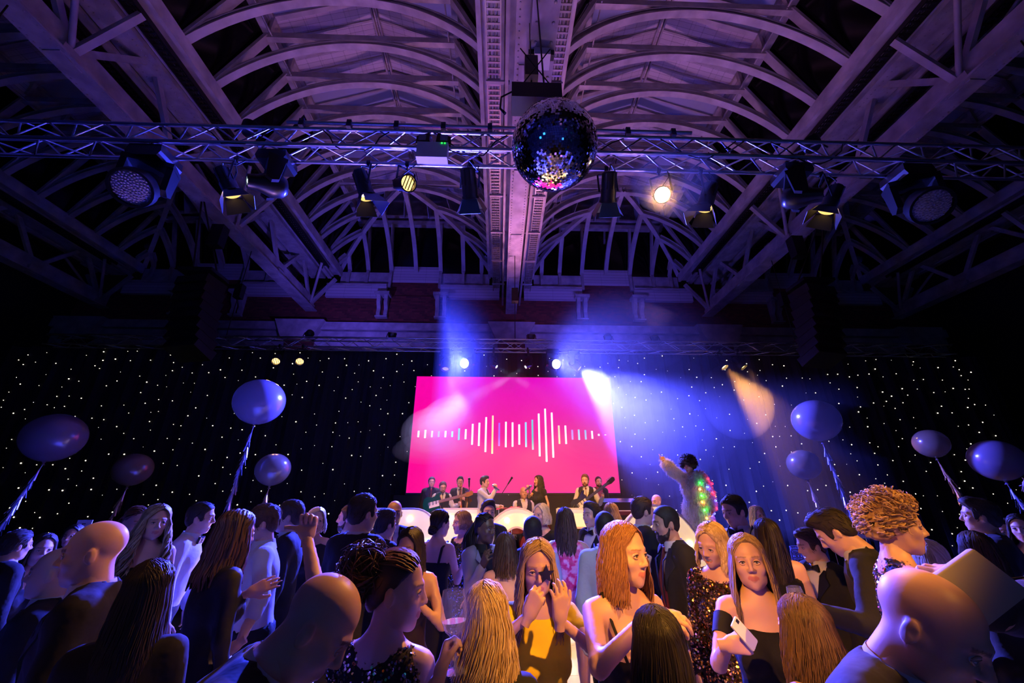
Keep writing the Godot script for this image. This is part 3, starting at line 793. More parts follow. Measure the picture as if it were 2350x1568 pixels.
func letter(kind: String, label: String, at: Vector3, w: float, h: float) -> void:
	var t := thing("light_up_letter", label, "letter light", at)
	var o := PackedVector2Array(); var i := PackedVector2Array()
	var bulbs := PackedVector2Array()
	var s := 0.3
	if kind == "O":
		for k in 40:
			var a := TAU * k / 40
			o.append(Vector2(cos(a) * w / 2, h / 2 + sin(a) * h / 2))
			i.append(Vector2(cos(a) * (w / 2 - s), h / 2 + sin(a) * (h / 2 - s)))
		for k in 9:
			var a := TAU * (k + 0.75) / 9
			bulbs.append(Vector2(cos(a) * (w - s) / 2, h / 2 + sin(a) * (h - s) / 2))
	elif kind == "D":
		var r := 0.42
		for q in [[o, 0.0, r], [i, s, r - s + 0.06]]:
			var m: float = q[1]; var rr: float = q[2]
			q[0].append(Vector2(-w / 2 + m, m))
			for k in 9:
				var a := -PI / 2 + PI / 2 * k / 8.0
				q[0].append(Vector2(w / 2 - m - rr + cos(a) * rr, m + rr + sin(a) * rr))
			for k in 9:
				var a := PI / 2 * k / 8.0
				q[0].append(Vector2(w / 2 - m - rr + cos(a) * rr, h - m - rr + sin(a) * rr))
			q[0].append(Vector2(-w / 2 + m, h - m))
		bulbs = PackedVector2Array([Vector2(-w / 2 + s / 2, h - s / 2), Vector2(0.1, h - s / 2), Vector2(w / 2 - s / 2, h * 0.7), Vector2(w / 2 - s / 2, h * 0.4), Vector2(-w / 2 + s / 2, h * 0.65), Vector2(-w / 2 + s / 2, h * 0.35), Vector2(-w / 2 + s / 2, s / 2), Vector2(0.1, s / 2)])
	var face := glow("letter_face_light", Color(1.0, 0.82, 0.55), 0.75)
	var body := MB.new()
	if kind == "E":
		var poly := PackedVector2Array([Vector2(-w / 2, 0), Vector2(w / 2, 0), Vector2(w / 2, s), Vector2(-w / 2 + s, s), Vector2(-w / 2 + s, h / 2 - s / 2), Vector2(w / 2 - 0.08, h / 2 - s / 2), Vector2(w / 2 - 0.08, h / 2 + s / 2), Vector2(-w / 2 + s, h / 2 + s / 2), Vector2(-w / 2 + s, h - s), Vector2(w / 2, h - s), Vector2(w / 2, h), Vector2(-w / 2, h)])
		body.prism(poly, 0.16)
		var rim := MB.new()
		for k in poly.size():
			var p := poly[k]; var q := poly[(k + 1) % poly.size()]
			rim.bar(Vector3(p.x, p.y, 0.18), Vector3(q.x, q.y, 0.18), 0.03, 0.05, Vector3.BACK)
		part(t, "rim", rim.mesh(), M.white_paint)
		for y in [s / 2, h / 2, h - s / 2]:
			for x in [-w / 2 + s / 2, w / 2 - 0.16]: bulbs.append(Vector2(x, y))
	else:
		ring_letter(body, o, i, 0.16)
		var rim := MB.new()
		for loop in [o, i]:
			for k in loop.size():
				var p: Vector2 = loop[k]; var q: Vector2 = loop[(k + 1) % loop.size()]
				if p.distance_to(q) > 0.001: rim.bar(Vector3(p.x, p.y, 0.18), Vector3(q.x, q.y, 0.18), 0.03, 0.05, Vector3.BACK)
		part(t, "rim", rim.mesh(), M.white_paint)
	part(t, "letter_body", body.mesh(), face)
	var bm := SphereMesh.new()
	bm.radius = 0.045; bm.height = 0.09; bm.radial_segments = 14; bm.rings = 8
	for b in bulbs:
		part(t, "bulb", bm, glow("letter_bulb_light", Color(1.0, 0.88, 0.62), 7.0), Transform3D(Basis(), Vector3(b.x, b.y, 0.17)))
	area(t, "glow", Vector3(0, h * 0.6, 0.24), Vector3.BACK, Vector2(w, h * 0.8), Color(1.0, 0.8, 0.5), 0.7)

func build_stage() -> void:
	var st := thing("stage", "low black stage deck before the screen", "stage", Vector3.ZERO, "", "structure")
	for k in 5: block(st, "deck_panel", Vector3(-3.6 + 1.7 * k, 0.62, -10.35), Vector3(-3.6 + 1.7 * k + 1.69, 0.7, -7.95), M.stage_black)
	block(st, "stage_skirt", Vector3(-3.6, -0.02, -10.3), Vector3(4.9, 0.62, -8.0), M.drape)
	block(st, "screen_skirt", Vector3(-2.6, 0.7, -10.62), Vector3(3.4, 1.98, -10.5), M.drape)
	# LED screen with its picture of a sound wave
	var sc := thing("led_screen", "large pink LED screen showing a white and coloured sound wave above the band", "screen", Vector3(0.375, 2.03, -10.5))
	var im := Image.create(64, 36, false, Image.FORMAT_RGB8)
	for y in 36:
		for x in 64:
			var u := x / 63.0; var v := y / 35.0
			im.set_pixel(x, y, Color(1.0, 0.0, 0.55).lerp(Color(0.93, 0.0, 0.78), clampf((1 - v) * 1.1 * (0.35 + u), 0, 1)).lerp(Color(1.0, 0.20, 0.56), clampf(v * 0.9 * u * 1.4, 0, 1)))
	var sm := mat("screen_picture", Color(0.02, 0.02, 0.02), 0.4)
	sm.emission_enabled = true
	sm.emission = Color.WHITE
	sm.emission_operator = BaseMaterial3D.EMISSION_OP_MULTIPLY
	sm.emission_texture = ImageTexture.create_from_image(im)
	sm.emission_energy_multiplier = 1.0
	var qm := QuadMesh.new()
	qm.size = Vector2(5.36, 3.01)
	part(sc, "picture", qm, sm, Transform3D(Basis(), Vector3(0, 1.505, 0.001)))
	block(sc, "cabinet", Vector3(-2.7, -0.04, -0.12), Vector3(2.7, 3.03, -0.002), M.black_plastic)
	# bars: height and middle as shares of the screen height, from side to side
	var hs := [0.055, 0.07, 0.055, 0.05, 0.055, 0.05, 0.10, 0.085, 0.18, 0.20, 0.30, 0.33, 0.20, 0.22, 0.21, 0.175, 0.215, 0.26, 0.37, 0.46, 0.39, 0.16, 0.16, 0.085, 0.09, 0.082, 0.068, 0.016, 0.006]
	var col := "wwybwcgwwwwyvwwwcgwwwywbcgwww"
	var cm := {"w": Color(1, 1, 1), "y": Color(1.0, 0.80, 0.45), "b": Color(0.55, 0.5, 0.9), "c": Color(0.45, 0.82, 0.95), "g": Color(0.22, 0.72, 0.62), "v": Color(0.6, 0.28, 0.85)}
	for k in 29:
		var x := -2.5 + k * 0.176
		var hh: float = hs[k] * 3.0
		block(sc, "wave_bar", Vector3(x - 0.023, 1.44 - hh / 2, 0.002), Vector3(x + 0.023, 1.44 + hh / 2, 0.006), glow("screen_bar_" + col[k], cm[col[k]], 1.3))
	area(sc, "screen_glow", Vector3(0, 1.5, 0.03), Vector3.BACK, Vector2(5.3, 3.0), Color(1.0, 0.10, 0.55), 3.2)
	# star cloth
	var cl := thing("star_cloth", "black star cloth with pinpoint lights behind the band", "curtain", Vector3(0.4, 0, -11.0))
	var mb := MB.new()
	var n := 320
	for k in n:
		var x0 := -14.6 + 29.2 * k / n; var x1 := -14.6 + 29.2 * (k + 1) / n
		var z0 := 0.06 * sin(x0 * 9.0) + 0.03 * sin(x0 * 23.0); var z1 := 0.06 * sin(x1 * 9.0) + 0.03 * sin(x1 * 23.0)
		var nn := Vector3(-(z1 - z0), 0, x1 - x0).normalized()
		mb.quad(Vector3(x0, 0.0, z0), Vector3(x1, 0.0, z1), Vector3(x1, 5.98, z1), Vector3(x0, 5.98, z0), nn)
		mb.quad(Vector3(x0, 0.0, z0 - 0.01), Vector3(x1, 0.0, z1 - 0.01), Vector3(x1, 5.98, z1 - 0.01), Vector3(x0, 5.98, z0 - 0.01), -nn)
	part(cl, "cloth", mb.mesh(), M.drape)
	var spots := []
	var tries := 0
	while spots.size() < 900 and tries < 20000:
		tries += 1
		var p := Vector2(rng.randf_range(-14.2, 14.0), rng.randf_range(0.6, 5.9))
		var ok := true
		for q in spots:
			if p.distance_squared_to(q) < 0.06:
				ok = false
				break
		if ok: spots.append(p)
	var mm := MultiMesh.new()
	mm.transform_format = MultiMesh.TRANSFORM_3D
	var sp := SphereMesh.new()
	sp.radius = 0.014; sp.height = 0.028; sp.radial_segments = 8; sp.rings = 4
	mm.mesh = sp
	mm.instance_count = spots.size()
	for k in spots.size():
		var p: Vector2 = spots[k]
		mm.set_instance_transform(k, Transform3D(Basis.from_scale(Vector3.ONE * rng.randf_range(0.45, 1.2)), Vector3(p.x, p.y, 0.06 * sin(p.x * 9.0) + 0.03 * sin(p.x * 23.0) + 0.012)))
	var mi := MultiMeshInstance3D.new()
	mi.name = "star_lights"
	mi.multimesh = mm
	mi.material_override = glow("star_light", Color(1.0, 0.95, 0.85), 2.2)
	tag(mi, "", "", "", "stuff")
	cl.add_child(mi)
	letter("D", "light-up letter D in front of the bass of the green guitar", Vector3(-1.62, 0, -7.6), 1.16, 1.72)
	letter("E", "light-up letter E between the letters D and O before the male singer", Vector3(-0.66, 0, -7.6), 0.6, 1.72)
	letter("O", "light-up round letter O in front of the seated drummer", Vector3(0.31, 0, -7.6), 1.26, 1.73)
	letter("D", "light-up letter D before the bearded guitarist with the red tie", Vector3(1.5, 0, -7.6), 0.95, 1.72)
	letter("O", "light-up round letter O beside the fur-coated performer's podium", Vector3(2.38, 0, -6.6), 1.36, 1.78)
	# lamps over the stage
	var beam_lens := glow("beam_lens_light", Color(0.8, 0.85, 1.0), 14.0)
	moving_head("big blue-white beam light over the screen above the guitarist's side", Vector3(-0.9, 5.36, -10.3), Vector3(-0.36, -0.28, 0.9), 0.13, beam_lens, Color(0.22, 0.26, 1.0), 900.0, 44, 0.9)
	moving_head("big blue-white beam light over the screen above the female singer", Vector3(1.45, 5.36, -10.3), Vector3(0.35, -0.28, 1.0), 0.13, beam_lens, Color(0.3, 0.32, 1.0), 460.0, 34, 0.9)
	var blue_lens := glow("blue_lens_light", Color(0.25, 0.3, 1.0), 3.0)
	moving_head("blue moving head over the screen turned down to the drifting smoke", Vector3(-1.5, 5.36, -10.3), Vector3(0.02, -0.93, 0.35), 0.09, blue_lens, Color(0.72, 0.74, 1.0), 36.0, 34, 0.8)
	moving_head("blue moving head over the screen turned toward the fur-coated performer", Vector3(2.05, 5.36, -10.3), Vector3(0.62, -0.65, 0.3), 0.09, blue_lens, Color(0.3, 0.32, 1.0), 520.0, 34, 0.8)
	moving_head("small spot over the screen crossing its beam toward the female singer's side", Vector3(-0.2, 5.3, -10.2), Vector3(0.75, -0.55, 0.3), 0.045, beam_lens, Color(0.7, 0.8, 1.0), 14.0, 7, 0.5)
	moving_head("small spot over the screen crossing its beam toward the guitar side", Vector3(0.78, 5.3, -10.2), Vector3(-0.75, -0.55, 0.3), 0.045, beam_lens, Color(0.7, 0.8, 1.0), 22.0, 7, 0.5)
	var k := 0
	for x in [6.2, 6.73]:
		can_lamp(["amber spotlight throwing a wide hazy beam before the star cloth", "small amber spotlight beside the one throwing the hazy beam"][k], Vector3(x * 1.03, 5.5, -10.55), 0.4, Vector3(0.25 + 0.1 * k, -0.75, 0.35), Color(0.03, 0.03, 0.03), 30.0 - 15 * k, 150.0 - 110 * k, 20.0, "", true)
		k += 1
	k = 0
	for x in [-6.07, -5.44]:
		can_lamp(["dim amber spotlight by the line array before the star cloth", "amber grilled spotlight above the big blue balloon"][k], Vector3(x * 1.03, 5.5, -10.55), 0.4, Vector3(0.3, -0.6, 0.7), Color(0.03, 0.03, 0.03), 4.0, 2.0, 20.0, "", true)
		k += 1

# ---------- balloons, tables, chairs, instruments
func balloon(label: String, at: Vector3, dia: float, tail: float, tint: Color, sway: Vector3, foil: Color) -> void:
	var t := thing("giant_balloon", label, "balloon", at)
	var pr := PackedVector2Array()
	var r := dia / 2
	for i in 25:
		var a := PI * i / 24.0
		var y := -cos(a) * r
		pr.append(Vector2(maxf(0.0, sin(a) * r * (1.0 if y > 0 else 1.0 - 0.06 * pow(-y / r, 3.0))), y * (0.94 if y > 0 else 1.0)))
	var b := MB.new()
	b.lathe(pr, Transform3D(), 36)
	b.lathe(PackedVector2Array([Vector2(0.012, -r - 0.045), Vector2(0.03, -r - 0.05), Vector2(0.012, -r - 0.02), Vector2(0.035, -r + 0.012)]), Transform3D(), 12)
	var lm := mat("latex_" + tint.to_html(false), tint, 0.24)
	lm.clearcoat_enabled = true
	lm.backlight_enabled = true
	lm.backlight = Color(0.5, 0.5, 0.5)
	lm.clearcoat = 1.0
	lm.clearcoat_roughness = 0.08
	part(t, "balloon", b.mesh(), lm)
	var s0 := Vector3(0, -r - 0.04, 0)
	var s1 := s0 + Vector3(0, -tail, 0) + sway
	rod(t, "ribbon", s0, s1, 0.006, mat("foil_" + foil.to_html(false), foil, 0.25, 0.7))
	var fl := Vector3(s1.x, -at.y, s1.z)
	rod(t, "ribbon", s1, fl, 0.004, M["foil_" + foil.to_html(false)])
	var wt := MB.new()
	wt.lathe(PackedVector2Array([Vector2(0, 0), Vector2(0.06, 0), Vector2(0.05, 0.07), Vector2(0, 0.09)]), Transform3D(Basis(), fl), 14)
	part(t, "weight", wt.mesh(), M["foil_" + foil.to_html(false)])
	var f := MB.new()
	var n := int(tail / 0.025)
	for k in n:
		var p := s0.lerp(s1, 0.04 + 0.9 * k / n)
		for q in 2:
			var a := rng.randf() * TAU
			var out := Vector3(cos(a), 0, sin(a))
			var l := rng.randf_range(0.14, 0.26)
			var tip := p + (s1 - s0).normalized() * l + out * rng.randf_range(0.02, 0.07)
			f.bar(p, tip, 0.016, 0.0012, out)
	tag(part(t, "foil_tassel", f.mesh(), M["foil_" + foil.to_html(false)]), "cut foil strips", "", "", "stuff")

var chair_proto: Node3D
func chair(at: Vector3, turn: float, label: String, group: String) -> void:
	var o: Node3D
	if chair_proto == null:
		o = thing("chiavari_chair", label, "chair", at, group)
		var m := mat("clear_resin", Color(0.55, 0.58, 0.75), 0.12)
		m.clearcoat_enabled = true
		for s in [-1.0, 1.0]:
			rod(o, "leg", Vector3(s * 0.19, 0, 0.19), Vector3(s * 0.18, 0.45, 0.17), 0.013, m)
			rod(o, "back_post", Vector3(s * 0.19, 0, -0.2), Vector3(s * 0.17, 0.92, -0.22), 0.014, m)
			rod(o, "stretcher", Vector3(s * 0.185, 0.2, 0.18), Vector3(s * 0.185, 0.2, -0.2), 0.009, m)
			rod(o, "stretcher", Vector3(s * 0.185, 0.28, 0.18), Vector3(s * 0.185, 0.28, -0.2), 0.009, m)
		for y in [0.2, 0.28]: rod(o, "stretcher", Vector3(-0.185, y, 0.185), Vector3(0.185, y, 0.185), 0.009, m)
		for y in [0.56, 0.66, 0.8, 0.86, 0.92]: rod(o, "back_rail", Vector3(-0.18, y, -0.215), Vector3(0.18, y, -0.215), 0.011, m)
		for k in 6: rod(o, "spindle", Vector3(-0.125 + 0.05 * k, 0.66, -0.215), Vector3(-0.125 + 0.05 * k, 0.92, -0.215), 0.008, m)
		var st := MB.new()
		st.lathe(PackedVector2Array([Vector2(0, 0.43), Vector2(0.21, 0.43), Vector2(0.225, 0.445), Vector2(0.215, 0.475), Vector2(0.15, 0.49), Vector2(0, 0.492)]), Transform3D(Basis.from_scale(Vector3(1, 1, 1)), Vector3.ZERO), 20)
		part(o, "seat_pad", st.mesh(), mat("seat_pad", Color(0.30, 0.30, 0.36), 0.8))
		chair_proto = o
	else:
		o = chair_proto.duplicate()
		o.name = numbered("chiavari_chair")
		add_child(o)
		o.position = at
		tag(o, label, "chair", group)
	o.rotation.y = turn

func round_table(at: Vector3, label: String, card: String) -> void:
	var t := thing("round_table", label, "table", at)
	var mb := MB.new()
	var pr := PackedVector2Array([Vector2(0, 0.75), Vector2(0.86, 0.75), Vector2(0.9, 0.74), Vector2(0.91, 0.7)])
	mb.lathe(pr, Transform3D(), 40)
	for k in 80:   # the cloth falls in folds
		var a := TAU * k / 80; var b := TAU * (k + 1) / 80
		var fa := 0.04 * sin(a * 14); var fb := 0.04 * sin(b * 14)
		var ta := Vector3(cos(a), 0, sin(a)); var tb := Vector3(cos(b), 0, sin(b))
		mb.quad(ta * 0.91 + Vector3.UP * 0.7, tb * 0.91 + Vector3.UP * 0.7, tb * (0.96 + fb) + Vector3.UP * 0.01, ta * (0.96 + fa) + Vector3.UP * 0.01, ((ta + tb) * 0.5 + (tb - ta) * (fa - fb) * 8.0).normalized())
	part(t, "tablecloth", mb.mesh(), mat("tablecloth", Color(0.05, 0.05, 0.07), 0.85))
	var st := thing("table_card", "white card with the number %s on a thin stand %s" % [card, {"5": "by the blue tassel", "24": "behind the navy suit", "23": "beside the profile in blue light"}[card]], "table number", at + Vector3(0.05, 0.75, 0.1))
	rod(st, "stand", Vector3(0, 0.01, 0), Vector3(0, 0.67, 0), 0.006, M.chrome)
	var bs := MB.new()
	bs.lathe(PackedVector2Array([Vector2(0, 0), Vector2(0.06, 0), Vector2(0.06, 0.01), Vector2(0, 0.014)]), Transform3D(), 16)
	part(st, "foot", bs.mesh(), M.chrome)
	block(st, "card", Vector3(-0.1, 0.65, -0.004), Vector3(0.1, 0.85, 0.004), M.white_paint)
	var tm := TextMesh.new()
	tm.text = card
	var sf := SystemFont.new()
	sf.font_names = PackedStringArray(["Droid Sans"])
	tm.font = sf
	tm.font_size = 16
	tm.pixel_size = 0.009
	tm.depth = 0.002
	part(st, "number", tm, mat("ink", Color(0.08, 0.08, 0.1), 0.7), Transform3D(Basis(), Vector3(0, 0.75, 0.005)))

func wine_glass(at: Vector3, label: String, turn: Basis, fill: Color) -> void:
	var t := thing("wine_glass", label, "glass", at)
	t.basis = turn
	var gm := mat("clear_glass", Color(0.9, 0.92, 0.95, 0.12), 0.04)
	gm.transparency = BaseMaterial3D.TRANSPARENCY_ALPHA
	var b := MB.new()
	b.lathe(PackedVector2Array([Vector2(0, 0.0), Vector2(0.034, 0.0), Vector2(0.034, 0.003), Vector2(0.006, 0.008), Vector2(0.004, 0.075), Vector2(0.008, 0.085), Vector2(0.03, 0.105), Vector2(0.042, 0.14), Vector2(0.04, 0.18), Vector2(0.034, 0.215)]), Transform3D(), 24)
	part(t, "bowl", b.mesh(), gm)
	var w := MB.new()
	w.lathe(PackedVector2Array([Vector2(0, 0.09), Vector2(0.028, 0.107), Vector2(0.038, 0.13), Vector2(0, 0.13)]), Transform3D(), 20)
	var dm := mat("drink_" + fill.to_html(false), Color(fill, 0.35), 0.05)
	dm.transparency = BaseMaterial3D.TRANSPARENCY_ALPHA
	part(t, "drink", w.mesh(), dm)

func mic_stand(label: String, at: Vector3, h: float, tip: Vector3) -> void:
	var t := thing("microphone_stand", label, "microphone", at)
	for k in 3:
		var a := TAU * k / 3
		rod(t, "leg", Vector3(0, 0.1, 0), Vector3(cos(a) * 0.28, 0.015, sin(a) * 0.28), 0.009, M.black_metal)
	rod(t, "pole", Vector3(0, 0.08, 0), Vector3(0, h, 0), 0.011, M.black_metal)
	rod(t, "boom", Vector3(0, h, 0), tip, 0.008, M.black_metal)
	var d := (tip - Vector3(0, h, 0)).normalized()
	var m := MB.new()
	m.rod(tip, tip + d * 0.14, 0.014, 10, 0.02)
	m.ball(tip + d * 0.165, Vector3.ONE * 0.028, 12)
	part(t, "microphone", m.mesh(), mat("mic_grey", Color(0.1, 0.1, 0.11), 0.4, 0.5))

func guitar(label: String, at: Transform3D, body: Color, neck: Color) -> void:
	var t := thing("electric_guitar", label, "guitar", Vector3.ZERO)
	t.transform = at
	# body in the x-y plane, the neck along +x
	var poly := PackedVector2Array()
	for p in [[0.12, 0.05], [0.1, 0.12], [0.15, 0.17], [0.1, 0.17], [0.02, 0.13], [-0.06, 0.115], [-0.16, 0.15], [-0.24, 0.12], [-0.27, 0.02], [-0.25, -0.1], [-0.17, -0.165], [-0.08, -0.13], [0.0, -0.12], [0.07, -0.16], [0.11, -0.14], [0.1, -0.07]]: poly.append(Vector2(p[0], p[1]))
	var b := MB.new()
	b.prism(poly, 0.042, Transform3D(Basis(), Vector3(0, 0, -0.021)))
	part(t, "body", b.mesh(), mat("guitar_" + body.to_html(false), body, 0.2))
	block(t, "pickguard", Vector3(-0.13, -0.08, 0.0215), Vector3(0.09, 0.03, 0.024), M.white_paint)
	for k in 3: block(t, "pickup", Vector3(-0.12 + 0.07 * k, -0.035, 0.024), Vector3(-0.105 + 0.07 * k, 0.035, 0.03), M.black_plastic)
	block(t, "neck", Vector3(0.08, -0.026, 0.0), Vector3(0.62, 0.026, 0.028), mat("neck_" + neck.to_html(false), neck, 0.4))
	var hd := MB.new()
	hd.prism(PackedVector2Array([Vector2(0.62, -0.026), Vector2(0.7, -0.045), Vector2(0.8, -0.03), Vector2(0.82, 0.02), Vector2(0.79, 0.05), Vector2(0.66, 0.04), Vector2(0.62, 0.026)]), 0.016)
	part(t, "headstock", hd.mesh(), M["neck_" + neck.to_html(false)])
	for k in 6: rod(t, "tuning_peg", Vector3(0.66 + 0.024 * k, 0.045, 0.01), Vector3(0.66 + 0.024 * k, 0.07, 0.01), 0.006, M.chrome)
	for k in 6: rod(t, "string", Vector3(-0.15, -0.02 + 0.008 * k, 0.034), Vector3(0.68, -0.018 + 0.007 * k, 0.032), 0.001, M.chrome)

func build_decor() -> void:
	var pearl := Color(0.42, 0.38, 0.44); var gold := Color(0.44, 0.37, 0.28)
	var foil := Color(0.75, 0.76, 0.85)
	for b in BALLOONS: balloon(b[0], b[1], b[2], b[3], gold if b[5] else pearl, b[4], foil if not b[5] else Color(0.8, 0.72, 0.58))
	for b in TABLES: round_table(b[0], b[1], b[2])
	for b in CHAIRS: chair(b[0], b[1], b[2], b[3])
	# instruments
	mic_stand("straight microphone stand beside the male singer", Vector3(-0.62, 0.7, -8.75), 1.3, Vector3(0.0, 1.42, 0.06))
	mic_stand("boom microphone stand between the two singers", Vector3(0.0, 0.7, -9.6), 1.2, Vector3(0.2, 1.5, 0.05))
	mic_stand("slanted microphone stand lit red before the bearded guitarist", Vector3(1.5, 0.7, -8.6), 1.0, Vector3(0.28, 1.45, -0.15))
	var kb := thing("keyboard", "stage keyboard on a stand beside the man in the dark jacket", "keyboard", Vector3(2.75, 0.7, -9.3))
	for s in [-1.0, 1.0]:
		rod(kb, "stand_leg", Vector3(s * 0.35, 0, 0.15), Vector3(-s * 0.35, 0.86, -0.05), 0.015, M.black_metal)
	block(kb, "case", Vector3(-0.5, 0.86, -0.18), Vector3(0.5, 0.94, 0.16), mat("keyboard_red", Color(0.3, 0.03, 0.05), 0.4))
	for k in 24: block(kb, "key", Vector3(-0.47 + 0.039 * k, 0.94, 0.0), Vector3(-0.435 + 0.039 * k, 0.955, 0.15), M.white_paint)
	block(kb, "upper_board", Vector3(-0.45, 1.12, -0.3), Vector3(0.45, 1.2, -0.05), M.chrome)
	for s in [-1.0, 1.0]: rod(kb, "riser", Vector3(s * 0.4, 0.9, -0.15), Vector3(s * 0.4, 1.12, -0.18), 0.012, M.black_metal)
	var dr := thing("drum_kit", "drum kit half hidden behind the female singer", "drums", Vector3(0.72, 0.7, -9.4))
	for d in [[Vector3(0, 0.28, 0.1), 0.27, 0.42, true], [Vector3(-0.35, 0.62, 0.15), 0.17, 0.18, false], [Vector3(0.25, 0.62, 0.1), 0.16, 0.2, false]]:
		var m := MB.new()
		var r: float = d[1]; var l: float = d[2]
		m.lathe(PackedVector2Array([Vector2(0, -l / 2), Vector2(r, -l / 2), Vector2(r + 0.01, -l / 2 + 0.02), Vector2(r, -l / 2 + 0.04), Vector2(r, l / 2 - 0.04), Vector2(r + 0.01, l / 2 - 0.02), Vector2(r, l / 2), Vector2(0, l / 2)]), Transform3D(Basis(Vector3.RIGHT, PI / 2) if d[3] else Basis(Vector3.RIGHT, 0.2), d[0]), 28)
		part(dr, "drum", m.mesh(), mat("drum_red", Color(0.35, 0.03, 0.05), 0.25))
	for d in [[Vector3(-0.72, 0.98, 0.25), 0.2, Color(0.8, 0.62, 0.3)], [Vector3(-0.45, 1.0, 0.4), 0.22, Color(0.75, 0.25, 0.2)]]:
		rod(dr, "cymbal_stand", Vector3(d[0].x, 0.0, d[0].z), d[0], 0.01, M.chrome)
		var m := MB.new()
		m.lathe(PackedVector2Array([Vector2(d[1], 0), Vector2(d[1] * 0.3, 0.02), Vector2(0.03, 0.03), Vector2(0, 0.045)]), Transform3D(Basis(Vector3.BACK, 0.18), d[0]), 24)
		part(dr, "cymbal", m.mesh(), mat("brass", Color(0.8, 0.6, 0.28), 0.25, 0.9))
	for b in GUITARS: guitar(b[0], b[1], b[2], b[3])
	var sx := thing("saxophone", "brass saxophone held by the man in the dark suit", "saxophone", SAX)
	var m := MB.new()
	m.tube(PackedVector3Array([Vector3(-0.02, 0.42, 0.02), Vector3(0.02, 0.47, 0.0), Vector3(0.05, 0.42, 0.02), Vector3(0.05, 0.1, 0.06), Vector3(0.07, -0.12, 0.08), Vector3(0.14, -0.18, 0.12), Vector3(0.2, -0.12, 0.15), Vector3(0.22, 0.02, 0.18), Vector3(0.24, 0.08, 0.21)]), PackedFloat32Array([0.008, 0.01, 0.013, 0.024, 0.032, 0.038, 0.045, 0.06, 0.085]), 16, false)
	part(sx, "body_tube", m.mesh(), M.brass)
	for k in 8: part(sx, "key", small_ball(), M.brass, Transform3D(Basis.from_scale(Vector3.ONE * 0.028), Vector3(0.05, 0.36 - 0.05 * k, 0.07 + 0.003 * k)))

# ---------- haze: thin mist over the stage and denser drifts before the screen
func build_haze() -> void:
	var root := thing("stage_haze", "thin smoke drifting in the coloured beams over the band", "haze", Vector3.ZERO, "", "stuff")
	for hz in HAZE:
		var f := FogVolume.new()
		f.name = "haze_drift"
		root.add_child(f, true)
		f.position = hz[0]
		f.rotation.z = hz[4]
		f.size = hz[1]
		f.shape = hz[2]
		var fm := FogMaterial.new()
		fm.density = hz[3]
		fm.albedo = Color(0.9, 0.9, 0.95)
		f.material = fm

func small_ball() -> SphereMesh:
	var s := SphereMesh.new()
	s.radial_segments = 10; s.rings = 5
	return s

